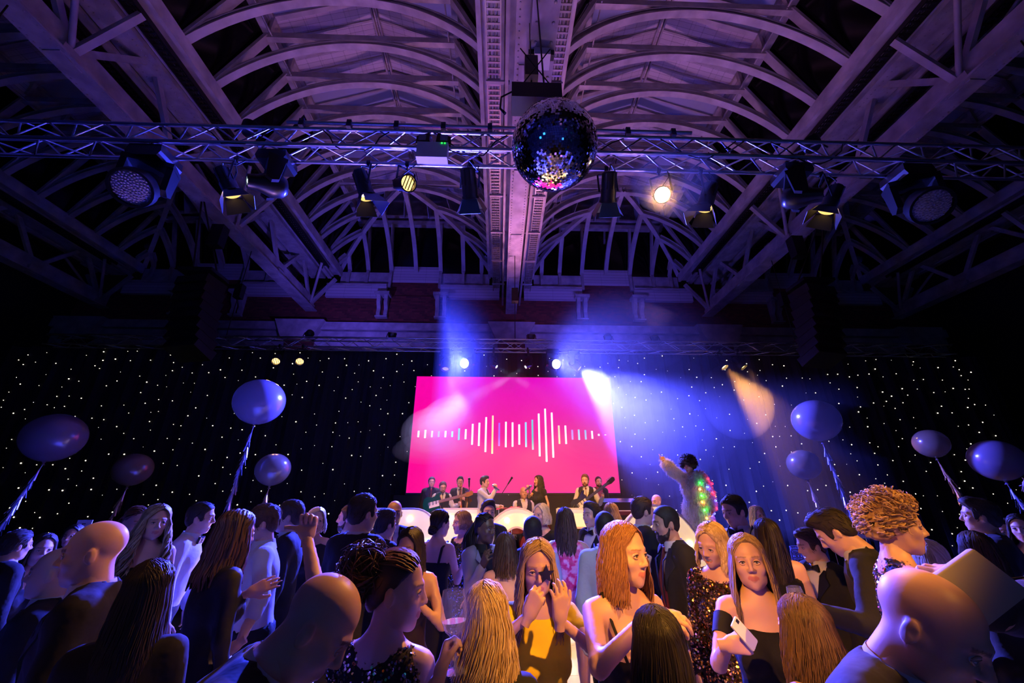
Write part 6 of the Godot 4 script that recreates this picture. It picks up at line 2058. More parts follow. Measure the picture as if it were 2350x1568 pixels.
	if P.has("beard"):
		var f := Field.new(Vector3(-0.09, -0.15, -0.03), Vector3(0.09, -0.005, 0.12), 0.006)
		f.ell(Vector3(0, -0.078, 0.036), Basis(), Vector3(0.053, 0.044, 0.05), 0.025)
		f.cap(Vector3(0, -0.108, 0.062), Vector3(0, -0.118, 0.06), 0.024, 0.02, 0.02)
		for q in [-1.0, 1.0]: f.cap(Vector3(q * 0.066, -0.02, -0.002), Vector3(q * 0.047, -0.085, 0.03), 0.012, 0.018, 0.02)
		f.cap(Vector3(-0.022, -0.056, 0.083), Vector3(0.022, -0.056, 0.083), 0.008, 0.008, 0.01)
		f.carve(Vector3(-0.016, -0.069, 0.096), Vector3(0.016, -0.069, 0.096), 0.013, 0.013, 0.004)
		var n := FastNoiseLite.new()
		n.frequency = 60.0
		f.rough(n, 0.005)
		var r := [PackedVector3Array(), PackedVector3Array(), PackedInt32Array()]
		add_net(r, f.net(), ht, false)
		var cols := PackedColorArray()
		for k in r[0].size(): cols.append((P.beard as Color).lerp(c2, rg.randf() * 0.3))
		part(T, "beard", net_mesh(r, cols), hair_mat())

func tie_dye() -> StandardMaterial3D:
	if M.has("tie_dye"): return M.tie_dye
	var m := mat("tie_dye", Color.WHITE, 0.8)
	var t := noise_tex(0.018, 21, 3, 256)
	var g := Gradient.new()
	g.offsets = PackedFloat32Array([0.0, 0.42, 0.55, 1.0])
	g.colors = PackedColorArray([Color(0.75, 0.05, 0.28), Color(0.9, 0.18, 0.45), Color(0.95, 0.6, 0.72), Color(0.98, 0.85, 0.88)])
	t.color_ramp = g
	m.albedo_texture = t
	m.uv1_triplanar = true
	m.uv1_scale = Vector3.ONE * 2.4
	return m

func phone(label: String, at: Vector3, turn: Vector3, c: Color) -> void:
	var t := thing("phone", label, "phone", at)
	t.rotation_degrees = turn
	t.scale = Vector3.ONE * 0.75
	var m := MB.new()
	var p := PackedVector2Array()
	for k in 16:
		var a := TAU * k / 16 + 0.001
		p.append(Vector2(signf(cos(a)) * 0.026 + cos(a) * 0.009, signf(sin(a)) * 0.06 + sin(a) * 0.009))
	m.prism(p, 0.008, Transform3D(Basis(), Vector3(0, 0, -0.004)))
	part(t, "case", m.mesh(), mat("phone_" + c.to_html(false), c, 0.35))
	block(t, "screen", Vector3(-0.031, -0.064, -0.0046), Vector3(0.031, 0.064, -0.004), M.black_plastic)
	block(t, "camera", Vector3(0.008, 0.042, 0.004), Vector3(0.026, 0.06, 0.0055), M.black_plastic)

func notebook(at: Vector3) -> void:
	var t := thing("notebook", "cream notebook with rounded spine held before the bald man in grey", "notebook", at)
	t.rotation_degrees = Vector3(-25, -12, 28)
	t.scale = Vector3(0.72, 0.72, 1.2)
	block(t, "pages", Vector3(-0.1, -0.068, -0.012), Vector3(0.1, 0.066, 0.012), mat("paper", Color(0.86, 0.82, 0.72), 0.8))
	for s in [-1.0, 1.0]: block(t, "cover", Vector3(-0.105, -0.074, s * 0.014 - 0.002), Vector3(0.105, 0.07, s * 0.014 + 0.002), mat("cream_cover", Color(0.72, 0.68, 0.58), 0.7))
	rod(t, "spine", Vector3(-0.105, 0.07, 0), Vector3(0.105, 0.07, 0), 0.0165, M.cream_cover)

func microphone(label: String, a: Vector3, b: Vector3) -> void:
	var t := thing("microphone", label, "microphone", a)
	var d := (b - a).normalized()
	var m := MB.new()
	m.rod(-d * 0.1, d * 0.06, 0.013, 12, 0.02)
	part(t, "handle", m.mesh(), mat("mic_silver", Color(0.5, 0.5, 0.52), 0.3, 0.9))
	var h := MB.new()
	h.ball(d * 0.085, Vector3.ONE * 0.027, 14)
	part(t, "grille", h.mesh(), M.chrome)

func fur_performer(T: Node3D) -> void:
	var st := thing("podium", "black podium under the fur-coated performer", "podium", Vector3(T.position.x, 0, T.position.z))
	block(st, "top", Vector3(-0.3, 0.79, -0.45), Vector3(0.45, 0.85, 0.45), M.stage_black)
	block(st, "skirt", Vector3(-0.28, 0.0, -0.43), Vector3(0.43, 0.79, 0.43), M.drape)

const BALLOONS := [
	["giant pearl balloon above the heavy man in black, its tassel in blue light", Vector3(-7.22, 2.81, -6.71), 0.78, 1.55, Vector3(-0.25, 0, 0.1), false],
	["giant balloon glowing blue beside the star cloth above the white shirts", Vector3(-4.69, 3.65, -7.68), 0.9, 1.75, Vector3(-0.05, 0, 0.1), false],
	["small gold-tinged balloon above the wavy blonde woman", Vector3(-7.09, 2.42, -8.20), 0.62, 1.2, Vector3(-0.1, 0, 0.1), true],
	["small gold-tinged balloon above the man with the pocket square", Vector3(-4.39, 2.42, -8.13), 0.62, 1.2, Vector3(-0.05, 0, 0.1), true],
	["giant pearl balloon with a long blue tassel above the navy dinner suit", Vector3(6.45, 3.38, -7.83), 0.85, 1.7, Vector3(0.1, 0, 0.1), false],
	["small gold-tinged balloon beneath the giant pearl one by the bent dark head", Vector3(6.38, 2.56, -8.40), 0.62, 1.1, Vector3(0.08, 0, 0.1), true],
	["small gold balloon with a gold tassel above the man in blue light", Vector3(8.97, 2.96, -8.09), 0.58, 1.0, Vector3(0.1, 0, 0.1), true],
	["giant dark balloon with gold and blue highlights at the far tables", Vector3(8.09, 2.47, -6.40), 0.66, 1.1, Vector3(0.15, 0, 0.1), false],
]
const TABLES := [
	[Vector3(-5.81, 0, -6.29), "round table in black cloth in the dark beside the blue tassel", "5"],
	[Vector3(4.68, 0, -5.59), "round table in black cloth behind the navy dinner suit and curly blonde hair", "24"],
	[Vector3(7.87, 0, -6.61), "round table in black cloth beside the man in blue light", "23"],
]
const CHAIRS := [
	[Vector3(6.49, 0, -9.75), 3.491, "clear chair with its back to the long dark hair", "clear chairs by the tables"],
	[Vector3(6.05, 0, -8.86), 2.967, "clear chair next to the smiling man with a bow tie", "clear chairs by the tables"],
	[Vector3(4.70, 0, -6.87), 2.618, "clear chair pushed beside the round table with card 24", "clear chairs by the tables"],
	[Vector3(4.17, 0, -6.80), 2.094, "clear chair lit blue behind the young woman with the phone", "clear chairs by the tables"],
	[Vector3(2.91, 0, -4.31), 1.047, "low clear chair lit blue behind the woman with brown blonde hair", "clear chairs by the tables"],
	[Vector3(3.50, 0, -5.11), 1.396, "clear chair lit blue under the man in the navy dinner suit", "clear chairs by the tables"],
	[Vector3(3.32, 0, -5.61), 1.745, "clear chair lit blue beneath the wine glass", "clear chairs by the tables"],
	[Vector3(11.86, 0, -11.83), 3.316, "clear chair beyond the curly blonde hair", "clear chairs by the tables"],
	[Vector3(11.66, 0, -11.29), 3.665, "clear chair at the table with card 23", "clear chairs by the tables"],
]
const SAX := Vector3(-0.903, 1.79, -9.45)
var GUITARS := [["green electric guitar with a maple neck played by the bearded man with glasses", Transform3D(Vector3(0.932, 0.218, 0.29), Vector3(-0.15, 0.959, -0.24), Vector3(-0.33, 0.18, 0.927), Vector3(-1.26, 1.81, -8.48)), Color(0.02, 0.25, 0.2), Color(0.6, 0.4, 0.2)], ["dark brown electric guitar played by the man with the red tie", Transform3D(Vector3(0.722, 0.535, 0.439), Vector3(-0.496, 0.843, -0.211), Vector3(-0.483, -0.0657, 0.873), Vector3(1.71, 1.83, -8.55)), Color(0.06, 0.03, 0.025), Color(0.12, 0.07, 0.05)]]
const HAZE := [
	[Vector3(-1.67, 3.47, -9.74), Vector3(1.49, 1.08, 0.81), 0, 0.121, 0.2],
	[Vector3(-1.67, 3.47, -9.74), Vector3(1.1, 0.8, 0.6), 0, 0.165, 0.2],
	[Vector3(-1.67, 3.47, -9.74), Vector3(0.68, 0.5, 0.37), 0, 0.275, 0.2],
	[Vector3(-1.31, 3.79, -9.7), Vector3(1.49, 0.94, 0.81), 0, 0.121, 0.45],
	[Vector3(-1.31, 3.79, -9.7), Vector3(1.1, 0.7, 0.6), 0, 0.165, 0.45],
	[Vector3(-1.31, 3.79, -9.7), Vector3(0.68, 0.43, 0.37), 0, 0.275, 0.45],
	[Vector3(-0.86, 4.23, -9.85), Vector3(1.35, 0.68, 0.81), 0, 0.099, 0.6],
	[Vector3(-0.86, 4.23, -9.85), Vector3(1.0, 0.5, 0.6), 0, 0.135, 0.6],
	[Vector3(-0.86, 4.23, -9.85), Vector3(0.62, 0.31, 0.37), 0, 0.225, 0.6],
	[Vector3(-1.47, 3.05, -9.68), Vector3(2.16, 0.81, 0.81), 0, 0.077, 0.1],
	[Vector3(-1.47, 3.05, -9.68), Vector3(1.6, 0.6, 0.6), 0, 0.105, 0.1],
	[Vector3(-1.47, 3.05, -9.68), Vector3(0.99, 0.37, 0.37), 0, 0.175, 0.1],
	[Vector3(2.25, 4.65, -9.91), Vector3(1.35, 1.22, 0.81), 0, 0.088, -0.5],
	[Vector3(2.25, 4.65, -9.91), Vector3(1.0, 0.9, 0.6), 0, 0.12, -0.5],
	[Vector3(2.25, 4.65, -9.91), Vector3(0.62, 0.56, 0.37), 0, 0.2, -0.5],
	[Vector3(2.55, 4.0, -9.81), Vector3(1.49, 2.03, 0.81), 0, 0.088, 0.1],
	[Vector3(2.55, 4.0, -9.81), Vector3(1.1, 1.5, 0.6), 0, 0.12, 0.1],
	[Vector3(2.55, 4.0, -9.81), Vector3(0.68, 0.93, 0.37), 0, 0.2, 0.1],
	[Vector3(2.16, 3.22, -9.69), Vector3(2.29, 1.08, 0.81), 0, 0.077, -0.3],
	[Vector3(2.16, 3.22, -9.69), Vector3(1.7, 0.8, 0.6), 0, 0.105, -0.3],
	[Vector3(2.16, 3.22, -9.69), Vector3(1.05, 0.5, 0.37), 0, 0.175, -0.3],
	[Vector3(0.24, 4.64, -9.72), Vector3(1.08, 0.54, 0.81), 0, 0.088, 0.1],
	[Vector3(0.24, 4.64, -9.72), Vector3(0.8, 0.4, 0.6), 0, 0.12, 0.1],
	[Vector3(0.24, 4.64, -9.72), Vector3(0.5, 0.25, 0.37), 0, 0.2, 0.1],
	[Vector3(3.35, 3.79, -9.86), Vector3(2.43, 2.43, 1.62), 0, 0.035, 0],
	[Vector3(3.35, 3.79, -9.86), Vector3(1.8, 1.8, 1.2), 0, 0.048, 0],
	[Vector3(3.35, 3.79, -9.86), Vector3(1.12, 1.12, 0.74), 0, 0.08, 0],
	[Vector3(3.77, 3.23, -9.69), Vector3(2.97, 2.7, 1.62), 0, 0.029, 0.2],
	[Vector3(3.77, 3.23, -9.69), Vector3(2.2, 2.0, 1.2), 0, 0.039, 0.2],
	[Vector3(3.77, 3.23, -9.69), Vector3(1.36, 1.24, 0.74), 0, 0.065, 0.2],
	[Vector3(4.44, 3.89, -9.76), Vector3(3.24, 2.97, 1.62), 0, 0.02, -0.2],
	[Vector3(4.44, 3.89, -9.76), Vector3(2.4, 2.2, 1.2), 0, 0.027, -0.2],
	[Vector3(4.44, 3.89, -9.76), Vector3(1.49, 1.36, 0.74), 0, 0.045, -0.2],
	[Vector3(3.42, 6.14, -10.0), Vector3(4.0, 2.2, 1.0), 0, 0.05, 0.0],
	[Vector3(2.9, 3.9, -8.8), Vector3(8.4, 5.4, 3.2), 3, 0.02, 0.0],
	[Vector3(6.12, 4.25, -9.8), Vector3(1.8, 2.0, 1.2), 0, 0.1, 0.0],
	[Vector3(2.3, 5.75, -3.95), Vector3(1.2, 1.0, 0.7), 0, 0.1, 0.0],
]
func build_people() -> void:
	person({"label": "bald man in a dark jacket bowing his head beside the woman with raised arm", "head": Vector3(-0.506, 1.52, -1.35), "yaw": 104.0, "lean": 38.0, "hpitch": 40.0, "hair": "bald", "wear": {"kind": "suit", "bow": true}, "mouth": 0.0, "lod": 2})
	person({"label": "woman with a curly bun and gold sequin top raising her arm", "head": Vector3(-0.34, 1.57, -1.56), "yaw": 168.0, "lean": 2.0, "hyaw": -72.0, "hpitch": 4.0, "hair": "bun", "bun": Vector3(-0, 0.055, -0.105), "bunr": 0.062, "curl": 0.022, "hairc": Color(0.05, 0.02, 0.012), "hairc2": Color(0.16, 0.06, 0.035), "wear": {"kind": "dress", "c": Color(0.1, 0.07, 0.04), "top": 0.55, "scoop": 0.1, "sequins": 9000, "seq_r": 0.004, "seq_c": [Color(0.75, 0.58, 0.34), Color(0.35, 0.24, 0.13), Color(0.55, 0.45, 0.35)]}, "left": {"to": Vector3(-0.781, 1.71, -1.81), "pole": Vector3(0.2, -1.00, 0.3), "hand": "thumb", "fdir": Vector3(-0.12, 0.95, -0.1), "wback": Vector3(-0.3, -0.1, -1.00)}, "right": {"up": Vector3(0.15, -1.00, 0.1), "fore": Vector3(0.05, -1.00, 0.4)}, "sex": "f", "lod": 2})
	person({"label": "woman with long golden blonde hair seen from behind holding a wine glass", "head": Vector3(-0.0389, 1.47, -1.62), "yaw": 176.0, "hpitch": 4.0, "hair": "wavy", "curl": 0.02, "hairlen": 0.46, "spread": 0.035, "hairc": Color(0.32, 0.2, 0.1), "hairc2": Color(0.75, 0.58, 0.38), "wear": {"kind": "dress", "c": Color(0.02, 0.02, 0.025), "top": 0.55, "sleeves": 0.5}, "left": {"to": Vector3(-0.17, 1.37, -1.46), "pole": Vector3(0.6, -1.00, -0.2), "hand": "grip", "fdir": Vector3(0.1, 0.7, -0.6), "wback": Vector3(-1.00, 0, 0.3)}, "sex": "f", "lod": 2})
	person({"label": "woman in a bright yellow top with a black star over one eye", "head": Vector3(0.185, 1.56, -2.10), "yaw": 3.0, "hpitch": 8.0, "hyaw": -4.0, "hair": "wavy", "curl": 0.012, "hairlen": 0.34, "faceopen": 58.0, "star": true, "hairc": Color(0.26, 0.16, 0.07), "hairc2": Color(0.6, 0.44, 0.2), "wear": {"kind": "dress", "c": Color(0.96, 0.84, 0.03), "top": 0.55, "vneck": 0.14, "sleeves": 0.22, "hem": 0.8}, "right": {"to": Vector3(0.12, 1.43, -1.83), "pole": Vector3(-1.00, -0.8, 0.1), "hand": "grip", "fdir": Vector3(0.45, 0.85, 0.05), "wback": Vector3(-0.4, 0.1, 0.9)}, "left": {"to": Vector3(0.241, 1.42, -1.81), "pole": Vector3(1.00, -0.9, 0.1), "hand": "relaxed", "fdir": Vector3(0.05, 1.00, 0.1), "wback": Vector3(0.3, 0, 0.95)}, "sex": "f", "lod": 2})
	person({"label": "strawberry blonde woman in a black strap dress resting her hand on a dark-haired head", "head": Vector3(0.548, 1.64, -1.90), "yaw": 18.0, "hyaw": 18.0, "hpitch": 2.0, "hair": "long", "hairlen": 0.21, "faceopen": 56.0, "hairc": Color(0.22, 0.09, 0.035), "hairc2": Color(0.42, 0.2, 0.08), "wear": {"kind": "dress", "c": Color(0.012, 0.012, 0.015), "top": 0.36, "straps": true, "vneck": 0.2, "hem": 0.1}, "right": {"to": Vector3(0.526, 1.48, -1.60), "pole": Vector3(-1.00, -0.9, 0.3), "hand": "relaxed", "fdir": Vector3(0.9, -0.1, 0.4), "wback": Vector3(0, 0.8, 0.6)}, "left": {"up": Vector3(0.25, -1.00, 0.15), "fore": Vector3(0.1, -1.00, 0.5)}, "sex": "f", "lod": 2})
	person({"label": "woman with sleek black hair seen from behind under a resting hand", "head": Vector3(0.5, 1.43, -1.48), "yaw": 184.0, "hair": "long", "hairlen": 0.36, "hairc": Color(0.008, 0.006, 0.006), "hairc2": Color(0.03, 0.022, 0.02), "wear": {"kind": "dress", "c": Color(0.012, 0.012, 0.015), "top": 0.43, "straps": true}, "sex": "f", "lod": 2})
	person({"label": "laughing blonde woman in a long-sleeved bronze sequin dress", "head": Vector3(1.32, 1.60, -2.68), "yaw": -40.0, "hyaw": -18.0, "hpitch": 16.0, "hroll": -6.0, "mouth": 0.6, "hair": "long", "hairlen": 0.15, "faceopen": 56.0, "hairc": Color(0.42, 0.27, 0.1), "hairc2": Color(0.8, 0.6, 0.3), "wear": {"kind": "dress", "c": Color(0.09, 0.045, 0.02), "top": 0.55, "scoop": 0.07, "sleeves": 1.0, "sequins": 16000, "seq_r": 0.006, "hem": 0.1, "seq_c": [Color(0.85, 0.42, 0.12), Color(0.35, 0.13, 0.05), Color(0.95, 0.62, 0.3), Color(0.2, 0.09, 0.05)]}, "sex": "f", "lod": 1})
	person({"label": "smiling young woman in a black off-shoulder dress holding a phone", "head": Vector3(1.21, 1.58, -2.12), "yaw": -22.0, "hyaw": -6.0, "hpitch": -2.0, "hroll": 4.0, "hair": "long", "hairlen": 0.32, "faceopen": 60.0, "hairc": Color(0.2, 0.12, 0.06), "hairc2": Color(0.4, 0.27, 0.15), "wear": {"kind": "dress", "c": Color(0.012, 0.012, 0.015), "top": 0.43, "offshoulder": true, "hem": 0.5}, "right": {"to": Vector3(0.914, 1.32, -1.87), "pole": Vector3(-0.35, -1.00, -0.3), "hand": "grip", "fdir": Vector3(0.8, 0.1, 0.3), "wback": Vector3(-0.2, 0.3, 0.9)}, "left": {"up": Vector3(0.15, -1.00, 0.05), "fore": Vector3(-0.1, -1.00, 0.4)}, "sex": "f", "lod": 2})
	person({"label": "woman with brown blonde hair and bare shoulders seen from behind", "head": Vector3(1.08, 1.43, -1.63), "yaw": 192.0, "hair": "long", "hairlen": 0.3, "hairc": Color(0.06, 0.03, 0.015), "hairc2": Color(0.2, 0.11, 0.055), "wear": {"kind": "dress", "c": Color(0.04, 0.01, 0.012), "top": 0.42, "straps": true}, "sex": "f", "lod": 2})
	person({"label": "bald man in a grey suit turned from the camera beside the white notebook", "head": Vector3(1.07, 1.56, -1.13), "yaw": 30.0, "lean": 24.0, "hpitch": 32.0, "hair": "bald", "wear": {"kind": "suit", "c": Color(0.16, 0.14, 0.13), "trousers": Color(0.1, 0.09, 0.085)}, "lod": 2})
	person({"label": "woman with short curly blonde hair and a sequin halter top turned away", "head": Vector3(1.96, 1.74, -2.08), "yaw": 64.0, "hyaw": -6.0, "hpitch": 4.0, "hair": "curls", "hairc": Color(0.28, 0.15, 0.05), "hairc2": Color(0.75, 0.5, 0.22), "wear": {"kind": "dress", "c": Color(0.06, 0.05, 0.07), "top": 0.55, "scoop": 0.06, "sequins": 9000, "seq_r": 0.006, "seq_c": [Color(0.8, 0.5, 0.85), Color(0.5, 0.45, 0.6), Color(0.9, 0.75, 0.5), Color(0.3, 0.28, 0.4)]}, "sex": "f", "lod": 1})
	person({"label": "dark-haired man in a navy dinner suit bending his head over a wine glass", "head": Vector3(2.20, 1.66, -2.79), "yaw": -132.0, "lean": 18.0, "hpitch": 36.0, "hair": "quiff", "hairc": Color(0.012, 0.008, 0.006), "hairc2": Color(0.035, 0.022, 0.015), "wear": {"kind": "suit", "c": Color(0.015, 0.018, 0.04)}, "left": {"to": Vector3(1.77, 1.28, -2.54), "pole": Vector3(0.3, -1.00, -0.3), "hand": "grip", "fdir": Vector3(-0.8, 0.3, 0.3), "wback": Vector3(0.2, 0.2, 0.9)}, "lod": 1})
	person({"label": "smiling young man with a fade haircut and bow tie beside the clear chairs", "head": Vector3(2.48, 1.52, -3.43), "yaw": -84.0, "hyaw": -14.0, "hpitch": 12.0, "mouth": 0.5, "hair": "top", "hairc": Color(0.05, 0.025, 0.012), "hairc2": Color(0.12, 0.06, 0.03), "wear": {"kind": "suit", "bow": true, "open": 0.12}, "right": {"up": Vector3(0.1, -1.00, 0.3), "fore": Vector3(0.1, 0.1, 1.00), "hand": "grip"}, "lod": 1})
	person({"label": "woman with long dark hair seen from behind near the man in blue light", "head": Vector3(3.20, 1.54, -2.86), "yaw": 170.0, "hair": "long", "hairlen": 0.3, "hairc": Color(0.03, 0.015, 0.01), "hairc2": Color(0.1, 0.055, 0.03), "wear": {"kind": "dress", "c": Color(0.02, 0.02, 0.035), "top": 0.43}, "sex": "f", "lod": 1})
	person({"label": "man with a tall quiff in profile lit blue by the dark table", "head": Vector3(4.02, 1.73, -3.47), "yaw": -136.0, "hpitch": -4.0, "hair": "quiff", "skin": "fair", "hairc": Color(0.012, 0.008, 0.006), "hairc2": Color(0.035, 0.022, 0.015), "wear": {"kind": "suit", "c": Color(0.02, 0.03, 0.07)}, "lod": 1})
	person({"label": "man in a dark suit at the frame edge holding a cream notebook", "head": Vector3(1.76, 1.81, -1.24), "yaw": -100.0, "hair": "short", "wear": {"kind": "suit", "c": Color(0.012, 0.013, 0.02)}, "right": {"to": Vector3(1.27, 1.59, -1.17), "pole": Vector3(-0.2, -1.00, 0.2), "hand": "grip", "fdir": Vector3(-0.5, 0.7, -0.2), "wback": Vector3(0.4, 0.1, 0.9)}, "lod": 2})
	person({"label": "blonde woman in blue light sitting before the dark-haired woman", "head": Vector3(3.24, 1.43, -3.24), "sit": true, "yaw": 150.0, "hair": "long", "hairlen": 0.3, "hairc": Color(0.42, 0.33, 0.22), "hairc2": Color(0.72, 0.62, 0.48), "wear": {"kind": "dress", "c": Color(0.05, 0.06, 0.2), "top": 0.43}, "sex": "f", "lod": 1})
	person({"label": "woman with very long dark hair seen from behind beside the lace dress", "head": Vector3(-1.36, 1.52, -1.82), "yaw": 205.0, "hair": "long", "hairlen": 0.5, "hairc": Color(0.012, 0.008, 0.006), "hairc2": Color(0.035, 0.022, 0.015), "wear": {"kind": "dress", "c": Color(0.012, 0.012, 0.015), "top": 0.5, "scoop": 0.09, "sleeves": 0.4}, "sex": "f", "lod": 2})
	person({"label": "heavy man with cropped hair in a black jacket turned toward the dark tables", "head": Vector3(-1.79, 1.64, -2.01), "yaw": -62.0, "lean": 6.0, "hpitch": 6.0, "hair": "bald", "wear": {"kind": "suit"}, "lod": 2})
	person({"label": "balding man sitting low behind the heavy man in black", "head": Vector3(-2.96, 1.41, -3.09), "sit": true, "yaw": -64.0, "hair": "bald", "wear": {"kind": "suit"}, "lod": 1})
	person({"label": "woman with long wavy blonde hair in a black strapless top facing the camera", "head": Vector3(-2.75, 1.69, -3.54), "yaw": 42.0, "hyaw": 12.0, "hair": "wavy", "curl": 0.024, "hairlen": 0.4, "faceopen": 56.0, "spread": 0.05, "hairc": Color(0.16, 0.09, 0.045), "hairc2": Color(0.6, 0.46, 0.3), "wear": {"kind": "dress", "c": Color(0.012, 0.012, 0.015), "top": 0.41}, "sex": "f", "lod": 1})
	person({"label": "man in a white shirt and black bow tie in profile leaning toward the lace dress", "head": Vector3(-2.80, 1.70, -4.14), "yaw": 108.0, "lean": 10.0, "hpitch": 2.0, "mouth": 0.3, "hair": "short", "hairc": Color(0.012, 0.008, 0.006), "hairc2": Color(0.035, 0.022, 0.015), "wear": {"kind": "shirt", "bow": true}, "lod": 1})
	person({"label": "woman with pinned-up reddish hair behind the wavy blonde woman", "head": Vector3(-3.30, 1.67, -4.02), "yaw": 70.0, "hpitch": 10.0, "hair": "updo", "hairc": Color(0.12, 0.05, 0.025), "hairc2": Color(0.25, 0.12, 0.06), "wear": {"kind": "dress", "c": Color(0.03, 0.01, 0.02), "top": 0.43}, "sex": "f", "lod": 1})
	person({"label": "woman with long chestnut hair in a black lace dress turned toward the white shirt", "head": Vector3(-1.56, 1.67, -2.64), "yaw": 146.0, "hpitch": 6.0, "hair": "long", "hairlen": 0.3, "hairc": Color(0.035, 0.015, 0.009), "hairc2": Color(0.12, 0.055, 0.03), "wear": {"kind": "dress", "c": Color(0.014, 0.012, 0.013), "top": 0.55, "scoop": 0.08, "sleeves": 0.9, "rough": 0.6}, "left": {"to": Vector3(-1.37, 1.38, -2.57), "pole": Vector3(0.2, -1.00, -0.2), "hand": "flat", "fdir": Vector3(0.8, 0.35, -0.1), "wback": Vector3(-0.2, 0.3, 0.9)}, "sex": "f", "lod": 1})
	person({"label": "man in a crumpled white shirt with rolled sleeves hidden behind chestnut hair", "head": Vector3(-1.83, 1.69, -3.39), "yaw": -62.0, "lean": 6.0, "hpitch": 8.0, "hair": "short", "hairc": Color(0.055, 0.026, 0.014), "hairc2": Color(0.12, 0.06, 0.03), "wear": {"kind": "shirt", "rolled": true}, "left": {"to": Vector3(-1.56, 1.05, -2.93), "pole": Vector3(0.6, -0.6, -0.8), "hand": "relaxed", "fdir": Vector3(-0.75, -0.55, 0.3), "wback": Vector3(-0.3, 0.5, 0.8)}, "lod": 1})
	person({"label": "man in a black suit with a white pocket square in profile near the thumbs-up hand", "head": Vector3(-1.91, 1.72, -3.96), "yaw": -72.0, "hair": "short", "hairc": Color(0.035, 0.018, 0.01), "hairc2": Color(0.08, 0.04, 0.02), "wear": {"kind": "suit", "square": true, "bow": true, "open": 0.12}, "lod": 1})
	person({"label": "tall man with glasses in a black suit seen from behind", "head": Vector3(-1.05, 1.76, -3.37), "yaw": 160.0, "hyaw": -20.0, "hair": "short", "glasses": true, "hairc": Color(0.012, 0.008, 0.006), "hairc2": Color(0.035, 0.022, 0.015), "wear": {"kind": "suit"}, "lod": 1})
	person({"label": "man with a short beard behind the tall man with glasses", "head": Vector3(-1.68, 1.67, -4.84), "yaw": -80.0, "hair": "short", "beard": Color(0.03, 0.018, 0.012), "hairc": Color(0.055, 0.026, 0.014), "hairc2": Color(0.12, 0.06, 0.03), "wear": {"kind": "suit"}, "lod": 1})
	person({"label": "man with shaved sides and a dark top of hair seen from behind", "head": Vector3(-1.07, 1.64, -4.14), "yaw": 140.0, "hair": "top", "hairc": Color(0.012, 0.008, 0.006), "hairc2": Color(0.035, 0.022, 0.015), "wear": {"kind": "suit"}, "lod": 1})
	person({"label": "bald man with a pink tie facing the dancers before the letter D", "head": Vector3(-1.18, 1.72, -4.87), "yaw": 18.0, "hair": "bald", "skin": "brown", "tone": 1.3, "wear": {"kind": "suit", "tie": Color(0.5, 0.05, 0.2)}, "lod": 1})
	person({"label": "dark-haired woman in a wine red dress with her elbow out beside the curly bun", "head": Vector3(-0.596, 1.56, -2.98), "yaw": -8.0, "hyaw": -10.0, "hpitch": 10.0, "hair": "long", "hairlen": 0.3, "skin": "tan", "hairc": Color(0.012, 0.008, 0.006), "hairc2": Color(0.035, 0.022, 0.015), "wear": {"kind": "dress", "c": Color(0.1, 0.008, 0.014), "top": 0.42, "straps": true, "hem": 0.3, "rough": 0.6}, "left": {"up": Vector3(0.45, -1.00, 0.25), "fore": Vector3(-0.75, 0.75, 0.5), "hand": "grip"}, "sex": "f", "lod": 1})
	person({"label": "fair-haired woman behind the thumbs-up hand", "head": Vector3(-1.86, 1.66, -4.45), "yaw": 30.0, "hair": "long", "hairlen": 0.14, "hairc": Color(0.42, 0.33, 0.22), "hairc2": Color(0.72, 0.62, 0.48), "wear": {"kind": "dress", "c": Color(0.1, 0.1, 0.14), "top": 0.55}, "sex": "f", "lod": 1})
	person({"label": "woman with a low dark bun and a black strap dress holding up a phone", "head": Vector3(-0.572, 1.64, -4.27), "yaw": 158.0, "hyaw": -20.0, "hair": "bun", "bun": Vector3(-0.02, -0.05, -0.1), "bunr": 0.038, "hairc": Color(0.012, 0.008, 0.006), "hairc2": Color(0.035, 0.022, 0.015), "wear": {"kind": "dress", "c": Color(0.012, 0.012, 0.015), "top": 0.38, "straps": true, "strap_r": 0.014, "hem": 0.05}, "right": {"to": Vector3(-0.288, 1.38, -4.01), "pole": Vector3(-0.5, -1.00, -0.2), "hand": "grip", "fdir": Vector3(0.1, 0.95, 0.1), "wback": Vector3(0.6, 0, 0.8)}, "sex": "f", "lod": 1})
	person({"label": "woman with a blonde bob in a dark blue sequin dress near the low bun", "head": Vector3(-0.425, 1.62, -4.92), "yaw": -48.0, "hyaw": -12.0, "hair": "long", "hairlen": 0.1, "faceopen": 58.0, "hairc": Color(0.2, 0.12, 0.06), "hairc2": Color(0.4, 0.27, 0.15), "wear": {"kind": "dress", "c": Color(0.012, 0.016, 0.04), "top": 0.55, "scoop": 0.07, "sleeves": 1.0, "sequins": 7000, "seq_r": 0.006, "hem": 0.1, "seq_c": [Color(0.06, 0.16, 0.7), Color(0.1, 0.1, 0.2), Color(0.55, 0.5, 0.6), Color(0.04, 0.06, 0.3)]}, "sex": "f", "lod": 1})
	person({"label": "dark-skinned woman with a high ponytail in a white jacket and long earrings", "head": Vector3(-0.117, 1.62, -3.84), "yaw": 38.0, "hyaw": 12.0, "hair": "pony", "hairlen": 0.34, "skin": "dark", "earrings": true, "hairc": Color(0.012, 0.008, 0.006), "hairc2": Color(0.035, 0.022, 0.015), "wear": {"kind": "suit", "c": Color(0.62, 0.62, 0.66), "lapel": Color(0.62, 0.62, 0.66), "shirt": Color(0.012, 0.012, 0.014), "open": 0.12, "cuffs": false}, "right": {"up": Vector3(0.2, -1.00, 0.5), "fore": Vector3(-0.1, 0.9, 0.6), "hand": "relaxed"}, "sex": "f", "lod": 1})
